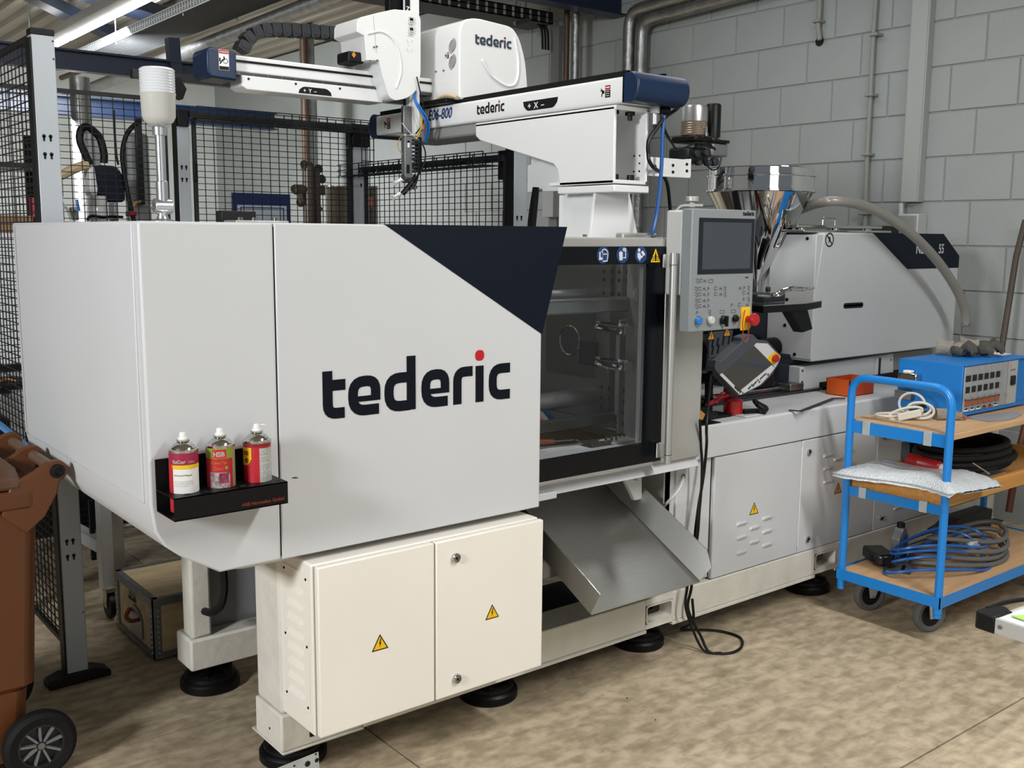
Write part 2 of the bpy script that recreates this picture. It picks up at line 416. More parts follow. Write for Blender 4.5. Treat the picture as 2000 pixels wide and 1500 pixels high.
q0, q1 = at(180, -14, Z=3.5), at(350, 45, Z=3.5)
M().bar(q0, q1, .3, .1).build('roof_brace', bs, label='wide dark blue roof brace above the perforated cable tray', cat='beam')
M().bar(at(336, 75, Y=6.54), at(345, 180, Y=6.54), .07).build('steel_hanger', bs, label='short dark blue upright under the long blue beam', cat='post')
ibeam('steel_beam', (1.7, 10.2, 2.70), (4.9, 10.2, 2.70), .16, 'dark blue beam far back seen through the left mesh panel')

# ---- pipes on the walls
foil = mat('foil_wrap', 'a5a6a4', .42, .9, var=.3, vs=14, bump=.8, bs=14)
def pipe(name, pts, r, ma, label, cat='pipe', n=14, group=None, clips=None, fil=.12):
    m = M(); m.tube(fillet(pts, fil) if len(pts) > 2 else pts, r, n)
    t = thing(name, label, cat, pts[0], group); m.build('pipe_run', ma, t)
    for c in clips or []:
        M().lathe([(r, -.008), (r*1.9, -.008), (r*1.9, .008), (r, .008)], c, n=12).build('clip', STEEL, t)
    return t
pa, pb = at(1228, 100, X=5.48), at(1248, 100, X=5.48)
pipe('insulated_pipe', [(5.48, pa.y, 0), (5.48, pa.y, 3.16), (5.48, pa.y-1.2, 3.2)], .045, foil, 'left foil-wrapped vertical pipe on the right wall behind the navy beam cap')
pipe('insulated_pipe', [(5.50, pb.y, 0), (5.50, pb.y, 3.08), (5.50, pb.y-1.2, 3.12)], .045, foil, 'right foil-wrapped vertical pipe on the right wall bending toward the camera')
pc = at(1113, 100, X=5.3)
pipe('copper_pipe', [(5.3, pc.y+.04, 0), (5.3, pc.y+.04, ZC)], .022, mat('brown_pipe', '5b4636', .5, .3, var=.3, vs=10), 'thin brown vertical pipe rising behind the robot beam')
pipe('insulated_pipe', [(5.3, pc.y-.06, 0), (5.3, pc.y-.06, ZC)], .03, foil, 'thin foil-wrapped pipe beside the thin brown pipe')
for x0, lab in ((597, 'brown riser pipe of the valve group behind the middle mesh panel'),):
    q = at(x0, 250, Y=9.6)
    pipe('copper_pipe', [(q.x, 9.6, 0), (q.x, 9.6, ZC)], .04, mat('brown_pipe', ''), lab)
q = at(608, 250, Y=9.6); pipe('insulated_pipe', [(q.x+.02, 9.7, 0), (q.x+.02, 9.7, ZC)], .075, foil, 'thick foil-wrapped riser beside the brown riser behind the middle mesh panel')
q = at(622, 250, Y=9.6); pipe('insulated_pipe', [(q.x, 9.75, 0), (q.x, 9.75, 3.0)], .06, foil, 'second thick foil-wrapped riser just right of the valve group')
q = at(160, 250, Y=8.5); pipe('insulated_pipe', [(q.x, 8.5, 0), (q.x, 8.5, at(160, 152, Y=8.5).z)], .075, foil, 'foil-wrapped riser behind the left mesh panel turning toward the ceiling')
q0, q1 = at(-60, 262, Z=3.1), at(700, -25, Z=3.1)
pipe('insulated_pipe', [q0.lerp(q1, .18), q1], .06, foil, 'long foil-wrapped pipe under the roof running past the cable chain', clips=None)
for k_ in (.35, .6, .85): h_ = q0.lerp(q1, k_); M().cyl(h_, (h_.x, h_.y, ZC), .006, n=6).build('pipe_hanger', STEEL, sc.objects['insulated_pipe.006'] if 'insulated_pipe.006' in sc.objects else None)
q0, q1 = at(120, 152, Z=3.25), at(640, -40, Z=3.25)
pipe('steel_pipe', [q0, q1], .028, mat('rusty_brown', '54402f', .6, .2), 'brown pipe under the roof above the long foil-wrapped pipe')
# valve group
vg = thing('valve_group', 'dark brass valves and pipe fittings behind the middle mesh panel', 'valves', at(610, 400, Y=9.4))
vm = mat('tarnished_brass', '3c342b', .5, .5, var=.3, vs=20)
def vp(x, y, Yv=9.4): return at(x, y, Y=Yv)
M().tube([vp(602, 325), vp(604, 440), Vector((vp(604, 440).x, 9.4, 0))], .06, 10).build('body', vm, vg)
M().tube([vp(616, 330), vp(619, 440)], .045, 10).build('body', vm, vg)
for a_, b_, r in (((575, 370), (640, 372), .05), ((592, 325), (608, 326), .05), ((606, 332), (621, 333), .04), ((594, 345), (628, 350), .03), ((585, 372), (590, 396), .04), ((585, 395), (615, 385), .04), ((612, 398), (624, 412), .045)):
    M().tube([vp(*a_), vp(*b_)], r, 8).build('valve', vm, vg)
for p in ((594, 322), (622, 330), (575, 370), (628, 350), (586, 396)):
    M().lathe([(0, 0), (.045, 0), (.045, .012), (0, .012)], vp(*p), (0, -1, .2), 10).build('hand_wheel', vm, vg)
# conduits and duct on the right wall
def wp(x, y, X=5.56): return at(x, y, X=X)
cgm = mat('grey_conduit', '8b8c88', .6)
def conduit(pts, r, lab, clips):
    P = [wp(*p) for p in pts]; t = thing('conduit', lab, 'conduit', P[0]); M().tube(spline(P, 5), r, 10).build('tube', cgm, t)
    for c in clips:
        q = wp(*c); M().box(q.x-.03, XR, q.y-.028, q.y+.028, q.z-.008, q.z+.008).build('clip', cgm, t, bevel=.004)
conduit([(1713, -30), (1706, 70), (1700, 190), (1694, 300), (1690, 420), (1688, 560)], .014, 'long grey cable conduit clipped down the right wall', [(1710, 68), (1701, 186), (1694, 302), (1689, 417)])
conduit([(1603, -30), (1600, 30), (1598, 50), (1601, 78)], .015, 'short grey conduit ending in a hole high on the right wall', [(1598, 42)])
q = wp(1601, 81, XR-.004); M().lathe([(0, .0), (.028, 0), (.028, .006), (0, .006)], q, (-1, 0, 0), 14).build('wall_hole_ring', BLK, label='black round cable hole at the end of the short conduit', cat='hole')
d0, d1 = wp(1775, 0, 5.54), wp(1757, 395, 5.54)
dt = thing('cable_duct', 'wide pale cable duct running up the right wall', 'duct', (5.57, d1.y-.05, d1.z))
M().box(5.54, XR, d1.y-.115, d1.y+.0, d1.z, ZC).build('duct_body', mat('duct_white', 'a0a3a1', .5), dt, bevel=.003)
M().box(5.535, 5.541, d1.y-.107, d1.y-.008, d1.z+.002, ZC).build('duct_cover', mat('duct_white', ''), dt, bevel=.002)
jb = thing('junction_box', 'grey junction box at the foot of the wall duct', 'box', wp(1775, 450))
b0, b1 = wp(1757, 418, 5.52), wp(1794, 470, 5.52)
M().box(5.5, XR, b1.y, b0.y, b1.z, b0.z).build('housing', PGREYL, jb, bevel=.006)
M().tube([wp(1760, 397, 5.55), wp(1760, 418, 5.55)], .014, 10).build('gland', PGREYL, jb)
M().box(5.49, 5.5, b1.y+.01, b0.y-.01, b1.z+.01, b0.z-.01).build('cover', mat('grey_cover', '8d908e', .5), jb, bevel=.004)
M().box(5.3, 5.58, b0.y-.02, b0.y+.34, b1.z-.1, b0.z-.07).build('wall_equipment_box', mat('dark_box', '2a2622', .7), label='dark brown box on the right wall behind the curved hose', cat='box', bevel=.006)
# broom handle leaning on the wall
br = thing('broom', 'long dark wooden broom handle leaning on the right wall behind the trolley', 'broom', at(1955, 700, X=5.25))
M().tube([at(2003, 430, X=5.52), at(1985, 500, X=5.48), at(1955, 690, X=5.38), at(1915, 900, X=5.2), at(1880, 1080, X=5.1)], .016, 10).build('handle', mat('dark_wood', '4a4036', .6, var=.2), br)
q = at(1880, 1090, X=5.1); M().box(q.x-.03, q.x+.03, q.y-.2, q.y+.2, 0, .07).build('broom_head', mat('dark_wood', ''), br, bevel=.01)
M().tube([at(2010, 800, X=5.3), at(1990, 880, X=5.2), at(1970, 1000, X=5.1)], .018, 8).build('wooden_bar', mat('red_brown_wood', '5a2b16', .6), label='short red-brown wooden bar leaning behind the right end of the trolley', cat='bar')

# ---- overhead: tube light, perforated tray, dark cable tray
def along(p0, p1):  # pixels on height Z
    pass
lf = thing('tube_light', 'long row of bright fluorescent tubes under the sheet roof at the upper left', 'light', (2.75, 8, 3.3))
LX = 2.74; LM = mat('lit_tube', 'fbfdff', .4, emit=5)
M().prism([(LX-.10, 3.25), (LX-.085, 3.33), (LX+.085, 3.33), (LX+.10, 3.25), (LX+.03, 3.235), (LX-.03, 3.235)], 'Y', 5.2, 10.9).build('housing', mat('light_housing', '8d8b82', .4, .3, var=.1), lf)
for k in range(4):
    y0 = 9.66-1.27*k-(1.27 if k < 0 else 0)
    M().cyl((LX, y0, 3.215), (LX, y0-1.2, 3.215), .022, n=12).build('tube', LM, lf)
M().cyl((LX, 10.85, 3.215), (LX, 9.76, 3.215), .022, n=12).build('tube', LM, lf)
pt = thing('cable_tray', 'galvanised perforated cable tray under the roof right of the tube light', 'cable tray', (3.07, 8, 3.2))
pm = mat('perforated_galvanised', 'c3c9cc', .4, .4)
tm = M(); ty0, ty1, tx = 5.0, 10.9, 3.06
tm.box(tx, tx+.003, ty0, ty1, 3.195, 3.205); tm.box(tx, tx+.003, ty0, ty1, 3.265, 3.275)
y = ty0
while y < ty1:
    tm.box(tx, tx+.003, y, y+.045, 3.205, 3.235) if 0 else None
    y += .06
tm.build('side_rail_edge', pm, pt)
hm = M()
y = ty0
while y < ty1:      # strip with real slots: webs between the holes
    for z in (3.205, 3.235): hm.box(tx, tx+.003, y, y+.035, z+.004, z+.026)
    y += .055
hm.box(tx, tx+.003, ty0, ty1, 3.231, 3.239)
hm.build('perforated_web', pm, pt, kind='stuff')
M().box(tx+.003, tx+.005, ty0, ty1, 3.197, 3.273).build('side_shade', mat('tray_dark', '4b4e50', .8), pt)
bmh = M(); y = ty0
while y < ty1: bmh.box(tx+.005, tx+.4, y, y+.02, 3.196, 3.2); y += .035
bmh.build('tray_bottom', mat('tray_dark', ''), pt, kind='stuff')
M().box(tx+.39, tx+.4, ty0, ty1, 3.195, 3.275).build('side_rail', mat('tray_dark', ''), pt)
for px_, py_, z1 in ((358, 35, 3.2), (226, 60, 3.2)):
    q = at(px_, py_, X=tx+.02); M().cyl((tx+.02, q.y, 3.18), (tx+.02, q.y, ZC), .006, n=6).build('threaded_rod', STEEL, pt)
ch = at(83, 80, Z=3.3)
M().tube([(LX-.12, ch.y, 3.25), (LX-.12, ch.y, ZC)], .008, 6).build('hanger_chain', STEEL, lf)
ct = thing('cable_tray', 'dark slotted cable tray under the roof ending near the right wall', 'cable tray', (4.6, 6.45, 3.27))
dkt = mat('dark_galvanised', '3d4143', .5, .4)
q = at(1080, 40, Y=6.4)
cm = M(); cz = q.z+.0
cm.box(2.2, q.x, 6.40, 6.403, cz-.03, cz-.02); cm.box(2.2, q.x, 6.40, 6.403, cz+.05, cz+.06); cm.box(2.2, q.x, 6.40, 6.403, cz+.012, cz+.02)
x = 2.2
while x < q.x: cm.box(x, min(x+.06, q.x), 6.40, 6.403, cz-.03, cz+.06); x += .085
cm.build('side_rail', dkt, ct)
M().box(2.2, q.x, 6.403, 6.7, cz-.032, cz-.028).build('tray_bottom', mat('tray_dark', ''), ct)
M().box(2.2, q.x, 6.7, 6.703, cz-.03, cz+.06).build('side_rail', dkt, ct)
for a_ in (1008, 1027): p = at(a_, 30, Y=6.42); M().cyl((p.x, 6.42, cz-.06), (p.x, 6.42, ZC), .007, n=6).build('threaded_rod', STEEL, ct)
p0_, p1_ = at(1005, 46, Y=6.38), at(1035, 38, Y=6.38); M().bar(p0_, p1_, .03, .03).build('bracket', STEEL, ct)
m_ = M()
for a_ in (0, .03, .06): m_.tube(spline([(q.x-.15+a_, 6.5, cz), (q.x-.08+a_, 6.45, cz-.06), (q.x-.06+a_, 6.45, cz-.22)], 5), .01, 6)
m_.build('drooping_cables', BLK, ct)

# ================================================================== THE MACHINE
mc = thing('injection_moulding_machine', 'long white injection moulding machine with navy corner panels and big lettering', 'machine', (1.2, 2.9, 0))
YH = 2.35; YR = 2.50; ZB = .11
# --- clamp hood: two sheet panels over a body
hood_l = [(268, 431.3), (532.5, 434.3), (548.5, 1094)]
L0 = pxY([(268, 431.3)], YH)[0]; SX = at(533, 434, Y=YH).x; HB = at(549, 1094, Y=YH).z; HT = L0[1]
prof_l = [(L0[0], HT), (SX, HT), (SX, HB), (at(430, 1118, Y=YH).x, HB), (at(352, 1087, Y=YH).x, at(352, 1087, Y=YH).z), (at(322, 1068, Y=YH).x, at(322, 1068, Y=YH).z), (at(303, 1040, Y=YH).x, at(303, 1040, Y=YH).z), (L0[0]+.002, at(294, 990, Y=YH).z)]
HX1 = at(1056, 800, Y=YH).x; HXT = at(1107, 443, Y=YH).x; NZ = at(1060, 654, Y=YH).z; NX = at(750, 440, Y=YH).x
YBK = at(24, 438, X=L0[0]).y
hd = M().prism(prof_l, 'Y', YH, YBK).build('clamp_hood', WHITE, mc, bevel=.006, seg=3)
M().prism([(SX+.0025, HT), (HXT, HT), (HX1, NZ), (HX1, HB), (SX+.0025, HB)], 'Y', YH, YBK).build('hood_sheet', WHITE, hd, bevel=.004)
M().prism([(SX, HT-.01), (SX+.0026, HT-.01), (SX+.0026, HB+.01), (SX, HB+.01)], 'Y', YH+.003, YBK-.01).build('seam', DK, hd)
M().prism([(NX, HT+.0006), (HXT+.001, HT+.0006), (HX1+.001, NZ), (HX1+.001, NZ+.002)], 'Y', YH-.0012, YH+.12).build('navy_corner', NAVY, hd)
# creases of the left face: raised end panel with a lip
m = M(); zc = at(283, 983, X=L0[0]).z
m.box(L0[0]-.004, L0[0]+.01, YH+.035, YBK-.02, zc, HT-.004)
m.build('end_panel', WHITE, hd, bevel=.003, seg=2)
M().prism([(L0[0]-.0045, HT-.01), (L0[0]+.0, HT-.01), (L0[0]+.0, zc), (L0[0]-.0045, zc)], 'Y', YBK-.05, YBK-.046).build('seam', mat('seam_grey', '6d706e', .6), hd)
m = logo(FF(1.246, YH-.0005, 1.0718), .1052); m.build('lettering', [LOGO, RED], hd)
# small fixtures on the roof of the hood
m = M(); q0, q1 = at(455, 428, Y=2.6), at(558, 431, Y=2.6)
m.box(q0.x, q1.x, 2.58, 2.66, HT, HT+.008)
m.build('hood_bracket', ALU, mc, bevel=.002)
m = M(); screws(m, [(q0.x+.02, 2.6, HT+.008), (q0.x+.06, 2.6, HT+.008), (q1.x-.03, 2.6, HT+.008)], .008, d=(0, 0, 1), h=.008); m.build('bolt', CHR2, mc)
M().box(q0.x+.02, q1.x-.03, 2.72, 2.76, HT, HT+.035).build('hood_vent', BLK, mc, bevel=.003)

# --- base frame: legs, rails
CXL = 1.178
fr = M()
fr.box(CXL-.0, CXL+.26, YR, YR+.17, ZB, .219)
fr.prism([(YR, ZB+.01), (YR+.012, ZB), (3.28, ZB), (3.28, .235), (YR+.012, .235), (YR, .223)], 'X', CXL+.26, 5.3) if 0 else None
base = fr.build('base_frame', OFFW, mc, bevel=.006, seg=2)
m = M(); m.box(CXL+.005, CXL+.13, YR+.004, YR+.165, .219, .69); m.build('leg', OFFW, mc, bevel=.012, seg=3)
qa, qb = at(1205+60, 1185, Y=YR), at(1313, 1180, Y=YR)
# front rail with the two fork openings
RT = .236
def rail(x0, x1):
    M().box(x0, x1, YR, YR+.012, ZB+.012, RT).build('front_rail', OFFW, mc, bevel=.004)
    M().prism([(YR-.004, ZB), (YR+.1, ZB), (YR+.1, ZB+.01), (YR+.004, ZB+.012), (YR-.004, ZB+.01)], 'X', x0, x1).build('rail_flange', OFFW, mc)
    M().box(x0, x1, YR+.012, YR+.14, RT-.02, RT-.002).build('rail_top', OFFW, mc)
def opening(xa, xb, za, zb):
    m = M(); o = rrect(xa, xb, za, zb, .012); i = rrect(xa+.006, xb-.006, za+.006, zb-.006, .01)
    n = len(o)
    for y in (YR-.002,):
        m._a([(p[0], y, p[1]) for p in o]+[(p[0], y, p[1]) for p in i]+[(p[0], YR+.06, p[1]) for p in i], [(k, (k+1) % n, (k+1) % n+n, k+n) for k in range(n)]+[(k+n, (k+1) % n+n, (k+1) % n+2*n, k+2*n) for k in range(n)])
    m.build('fork_pocket_rim', OFFW, mc)
    M().box(xa, xb, YR+.10, YR+.11, za, zb).build('fork_pocket_back', DK, mc)
segs = []; opens = []
for (l, r_, t, b) in ((1262, 1313, 1172, 1212), (1592, 1632, 1074, 1105)):
    p, q = at(l, (t+b)/2, Y=YR), at(r_, (t+b)/2, Y=YR); opens.append((p.x, q.x, ZB+.03, ZB+.03+.072))
x = CXL+.26
for xa, xb, za, zb in opens:
    rail(x, xa); x = xb
    M().box(xa, xb, YR, YR+.012, ZB+.012, za).build('front_rail', OFFW, mc); M().box(xa, xb, YR, YR+.012, zb, RT).build('front_rail', OFFW, mc)
    M().box(xa, xb, YR+.012, YR+.14, RT-.02, RT-.002).build('rail_top', OFFW, mc)
    opening(xa, xb, za, zb)
    m = M(); m.cyl((xa+.035, YR+.05, za), (xa+.035, YR+.05, za+.03), .012, n=6); m.cyl((xa+.035, YR+.05, za+.03), (xa+.035, YR+.05, za+.05), .006, n=8); m.build('bolt', BLKM, mc)
rail(x, 5.2)
m = M(); m.box(CXL, CXL+.26, YR-.006, YR+.2, ZB-.006, ZB); m.build('weld_plate', OFFW, mc, bevel=.003)
# fork pocket in the near left foot block
M().box(CXL+.085, CXL+.2, YR-.002, YR+.01, ZB+.02, ZB+.09).build('fork_pocket_back', DK, mc, bevel=.004)
m = M(); m.cyl((CXL-.001, YR+.075, .155), (CXL+.001, YR+.075, .155), .004, n=8); m.build('screw_hole', DK, mc)
# rear side of the frame seen under the hood
m = M(); m.box(1.18, 5.2, 3.17, 3.3, ZB, .218); m.build('rear_rail', OFFW, mc, bevel=.008)
m = M(); m.box(1.19, 1.26, 3.18, 3.26, .218, .72); m.build('rear_leg', OFFW, mc, bevel=.01)
M().box(1.26, 2.1, 3.25, 3.256, .218, .72).build('rear_sheet', mat('frame_grey', '84868a', .6), mc)
M().tube(spline([at(432, 1085, Y=3.0), at(438, 1140, Y=3.0), at(432, 1180, Y=3.0), at(415, 1196, Y=3.05), at(400, 1194, Y=3.15)], 6), .013, 8).build('black_hose', RUB, mc)
m = M(); q = at(495, 1107, Y=2.45); m.prism(roundpoly([(q.x-.06, q.y-.02), (q.x+.12, q.y-.02), (q.x+.12, q.y+.12), (q.x-.06, q.y+.12)], .03), 'Z', HB-.03, HB-.008); m.build('hood_support', OFFW, mc)
# levelling feet
foot_me = None
for fx, fy in ((1.29, 2.66), (1.285, 3.28), (2.0, 2.63), (2.73, 2.64), (3.77, 2.62)):
    m = M(); m.lathe([(0, 0), (.095, 0), (.1, .006), (.1, .028), (.094, .036), (.09, .038), (.088, .036), (.086, .05), (.075, .058), (0, .058)], (fx, fy, 0), n=36)
    m.cyl((fx, fy, .055), (fx, fy, .13), .012, n=12); m.cyl((fx, fy, .06), (fx, fy, .078), .024, n=6)
    for k in range(6):
        a_ = k*math.pi/3; m.bar((fx+.03*math.cos(a_), fy+.03*math.sin(a_), .062), (fx+.08*math.cos(a_), fy+.08*math.sin(a_), .058), .01, .012)
    m.build('levelling_foot', BLKM, mc)

# --- switch cabinet with two doors
YD = 2.3; cx0, cx1 = 1.189, 1.955; cz0, cz1 = .228, .700
cab = M().box(cx0, cx1, YD+.022, YR+.05, cz0, cz1).build('switch_cabinet', CREAM, mc, bevel=.006, seg=3)
M().box(cx0+.004, cx1-.004, YD+.019, YD+.023, cz0+.004, cz1-.004).build('door_gasket', mat('gasket_grey', 'a8a69c', .7), cab)
dsx = at(850, 1200, Y=YD).x
def lock(x, z, par, y=YD, r=.014, ring=True):
    m = M(); m.lathe([(0, .009), (r*.5, .009), (r*.55, .006), (r*.62, .006), (r*.7, .010), (r, .008), (r*1.02, 0)], (x, y, z), (0, -1, 0), 20)
    m.mi = 1; m.box(x-r*.3, x+r*.3, y-.0095, y-.0088, z-r*.3, z+r*.3); m.build('door_lock', [CHR2, DK], par)
d1_ = M().box(cx0+.006, dsx-.002, YD, YD+.02, cz0+.002, cz1-.003).build('cabinet_door', CREAM, mc, bevel=.004, seg=3)
d2_ = M().box(dsx+.003, cx1+.002, YD, YD+.02, cz0+.002, cz1-.003).build('cabinet_door', CREAM, mc, bevel=.004, seg=3)
q = at(742, 1255, Y=YD); warn(FF(q.x, YD-.0004, q.z), .052, parent=d1_)
q = at(961, 1195, Y=YD); warn(FF(q.x, YD-.0004, q.z), .05, parent=d2_)
for p in ((889, 1089), (891, 1325)): q = at(*p, Y=YD); lock(q.x, q.z, d2_)
# vent panel with eight louvres on the left side of the cabinet
va, vb_ = at(541, 1143, X=cx0), at(600, 1180, X=cx0)
vp0 = M().box(cx0-.0025, cx0, YD+.04, 2.485, at(602, 1398, X=cx0).z+.012, .668).build('vent_panel', CREAM, mc, bevel=.001)
for k in range(8):
    z = .612-.0415*k
    m = M(); ya, yb = YD+.075, YD+.155
    m._a([(cx0-.0025, ya, z+.008), (cx0-.0025, yb, z+.008), (cx0-.012, ya+.006, z-.004), (cx0-.012, yb-.006, z-.004), (cx0-.0025, ya, z-.008), (cx0-.0025, yb, z-.008)],
         [(0, 1, 3, 2), (2, 3, 5, 4), (0, 2, 4), (1, 5, 3)])
    m.build('louvre', CREAM, vp0, ang=60)
m = M(); screws(m, [(cx0-.0025, y, z) for z in (.655, .47, .30) for y in (YD+.05, 2.475)], .004, 8, (-1, 0, 0), .002); m.build('screw', BLKM, vp0)
for a_, b_ in ((715, 768), (905, 950)):
    p, q = at(a_, 1405, Y=YD+.1), at(b_, 1400, Y=YD+.1); m = M(); m.box(p.x, q.x, YD+.09, YD+.2, cz0-.018, cz0); m.build('cable_entry', CREAM, mc, bevel=.006)

# --- machine body sides between base and table
BX0 = at(1300, 1000, Y=YR+.02).x
bz1 = at(1390, 833, Y=YR).z
BT = .85
# white upper beam under the gate and bench
gb0, gb1 = at(1056, 950, Y=2.47), at(1300, 908, Y=2.47)
M().prism([(2.45, gb0.z-.03), (2.47, gb0.z+.0), (2.47, gb0.z+.03), (2.56, gb0.z+.05), (2.9, gb0.z+.05), (2.9, gb0.z-.03)], 'X', 1.96, at(1364, 893, Y=2.46).x).build('top_beam', WHITE, mc, bevel=.003)
EX = [at(p, 900, Y=YR+.02).x for p in (1391, 1560, 1706, 1838)]
M().box(BX0, EX[0]-.004, YR+.03, YR+.06, RT-.01, gb0.z-.0).build('side_panel', WHITE, mc, bevel=.003)
m = M(); q = at(1322, 905, Y=YR+.02); m.box(q.x, EX[0]-.008, YR+.018, YR+.03, RT+.01, q.z-.0); m.build('service_cover', WHITE, mc, bevel=.002)
m = M(); screws(m, [tuple(at(*p, Y=YR+.018)) for p in ((1334, 911), (1372, 903))], .006); m.build('screw', CHR2, mc)
p = at(1334, 931, Y=YR+.018); M().lathe([(0, .004), (.008, .004), (.010, 0)], p, (0, -1, 0), 14).build('cable_gland', BLK, mc)
M().tube(spline([at(1334, 931, Y=YR+.01), at(1333, 942, Y=YR-.02), at(1325, 958, Y=YR-.03), at(1310, 975, Y=YR-.02), at(1290, 995, Y=YR+.03)], 6), .006, 8).build('grey_cable', mat('cable_grey', 'b5b5ae', .5), mc)
# gusset bracket near the chute hinge
q = at(1235, 935, Y=YR+.06)
m = M(); m.prism(pxY([(1215, 925), (1254, 920), (1254, 975), (1240, 978)], YR+.05), 'Y', YR+.05, YR+.07); m.build('hinge_gusset', WHITE, mc, bevel=.003)
m = M(); m.cyl(at(1240, 934, Y=YR+.05), at(1240, 934, Y=YR+.05)+Vector((0, -.02, 0)), .008, n=8); m.build('bolt', CHR2, mc)
# inner walls of the discharge bay
inner = mat('bay_inside', '9b9a94', .6)
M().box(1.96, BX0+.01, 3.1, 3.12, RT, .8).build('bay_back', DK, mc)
M().box(BX0-.004, BX0+.03, YR+.03, 3.1, RT, .8).build('bay_side', inner, mc)
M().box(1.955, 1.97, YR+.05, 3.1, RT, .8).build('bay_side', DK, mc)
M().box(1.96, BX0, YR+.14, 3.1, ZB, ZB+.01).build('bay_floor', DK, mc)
# --- base doors
def louv(xf, wd, par):
    m = M(); m.xf = xf; h = .008
    o = rrect(-wd/2, wd/2, -h, h, h*.9, 3); i = rrect(-wd/2+.004, wd/2-.006, -h*.3, h*.75, h*.4, 3); n = len(o)
    m._a([(p[0], p[1], 0) for p in o]+[(p[0], p[1], .007) for p in i], [(k, (k+1) % n, (k+1) % n+n, k+n) for k in range(n)]+[tuple(range(n, 2*n))])
    m.build('louvre', WHITE, par, ang=60)
YE = YR+.005; EZ0, EZ1 = RT+.002, at(1391, 895, Y=YE).z
ED = []
for k in range(3):
    x0, x1 = EX[k]+.001, EX[k+1]-.003
    d = M().box(x0, x1, YE, YE+.02, EZ0, EZ1).build('base_door', WHITE, mc, bevel=.004, seg=2); ED.append(d)
M().box(EX[0]-.004, 5.2, YE+.02, YE+.03, RT-.02, EZ1+.02).build('door_frame', mat('gap_dark', '2c2c2a', .8), mc)
M().box(EX[3], 5.2, YE, YE+.02, EZ0, EZ1).build('end_sheet', WHITE, mc, bevel=.003)
for p in ((1448, 1023), (1448, 1050), (1448, 1079), (1473.5, 1031), (1473.5, 1058.5), (1498, 1012), (1498, 1038), (1498, 1064.5)):
    q = at(*p, Y=YE); louv(FF(q.x, YE, q.z), .062, ED[0])
for p in ((1616, 890), (1616, 915), (1616, 941), (1636, 897), (1636, 925), (1657, 882), (1657, 907), (1657, 932)):
    q = at(*p, Y=YE); louv(FF(q.x, YE, q.z), .062, ED[1])
for p in ((1752, 993),): q = at(*p, Y=YE); louv(FF(q.x, YE, q.z), .062, ED[2])
q = at(1472.5, 993.5, Y=YE); warn(FF(q.x, YE-.0004, q.z), .056, parent=ED[0])
q = at(1636.5, 953.5, Y=YE); warn(FF(q.x, YE-.0004, q.z), .056, parent=ED[1], m1=ORSIGN)
for p, d in (((1579, 883), 1), ((1576, 1053), 1), ((1726, 853), 2), ((1720, 1011), 2)): q = at(*p, Y=YE); lock(q.x, q.z, ED[d], YE, .013)
for xx in EX[1:3]:
    m = M(); m.box(xx-.003, xx+.001, YE+.001, YE+.018, EZ0+.03, EZ1-.03); m.build('door_edge', mat('edge_white', 'e9e9e4', .4), mc)
# --- bench top (white casting) with the upper fascia
M().prism([(YR, EZ1+.004), (YR+.0, BT-.006), (YR+.006, BT), (3.3, BT), (3.3, .7), (YR+.3, .7), (YR+.3, EZ1+.004)], 'X', BX0+.09, 5.2).build('bench_top', WHITE, mc, bevel=.004, seg=2)
m = M(); m.box(BX0+.12, 5.15, 2.84, 2.87, BT, BT+.03); m.build('guide_rail', CHR2, mc, bevel=.004)
m = M(); m.box(BX0+.12, 5.15, 2.78, 2.83, BT, BT+.012); m.build('guide_rail', mat('rail_steel_dark', '55585a', .35, .9), mc)
m = M(); m.box(BX0+.12, 5.15, 3.12, 3.16, BT, BT+.03); m.build('guide_rail', CHR2, mc, bevel=.004)

# --- safety gate
YG = 2.42
g = lambda x, y: (at(x, y, Y=YG).x, at(x, y, Y=YG).z)
gx0 = 1.7; gx1, gz1 = g(1302, 480); _, gz0 = g(1288, 899); wx1, wz1 = g(1267, 515.5); wz0 = g(1255, 866)[1]; rz1 = g(1300, 466)[1]
gt = M().box(gx0, gx1, YG+.004, YG+.03, gz1-.004, rz1).build('safety_gate', SILV, mc, bevel=.003)
GF = mat('gate_black_glass', '03060c', .25, spec=.3)
m = M(); m.box(gx0, gx1, YG, YG+.012, wz1, gz1-.004); m.box(wx1, gx1, YG, YG+.012, gz0, wz1); m.box(gx0, wx1, YG, YG+.012, gz0, wz0)
m.build('gate_frame', GF, gt)
m = M(); m.box(gx1, gx1+.008, YG-.002, YG+.03, gz0-.004, rz1); m.box(gx0, gx1+.008, YG-.002, YG+.03, gz0-.012, gz0); m.build('edge_trim', ALU, gt, bevel=.002)
M().box(gx0, wx1+.002, YG+.013, YG+.017, wz0-.002, wz1+.002).build('window_pane', PANE, gt)
m = M(); m.box(wx1-.012, wx1-.006, YG+.018, YG+.03, wz0, wz1); m.build('pane_edge', ALU, gt)
# handle bar on the gate
h0, h1 = at(1317, 494, Y=2.36), at(1303.5, 905, Y=2.36)
hx = (h0.x+h1.x)/2
hb = M().cyl((hx, 2.36, h1.z), (hx, 2.36, h0.z), .0125, n=20).build('gate_handle', ALU, gt)
for (y0_, y1_) in ((497, 524), (870, 897)):
    p = at(1296, y0_, Y=2.37); q = at(1311, y1_, Y=2.37)
    pg = at(1296 if y0_ < 600 else 1283, y0_, Y=YG-.008); m = M(); m.box(pg.x, pg.x+.028, YG-.010, YG-.002, q.z, p.z); m.box(pg.x+.02, hx, 2.372, 2.384, q.z, p.z); m.box(pg.x+.018, pg.x+.028, 2.372, YG-.002, q.z, p.z)
    hb_ = m.build('handle_bracket', SILV, gt, bevel=.004)
m = M()
for z in (h0.z-.04, h1.z+.03): m.lathe([(.0127, -.001), (.0132, 0), (.0127, .001)], (hx, 2.36, z), n=20)
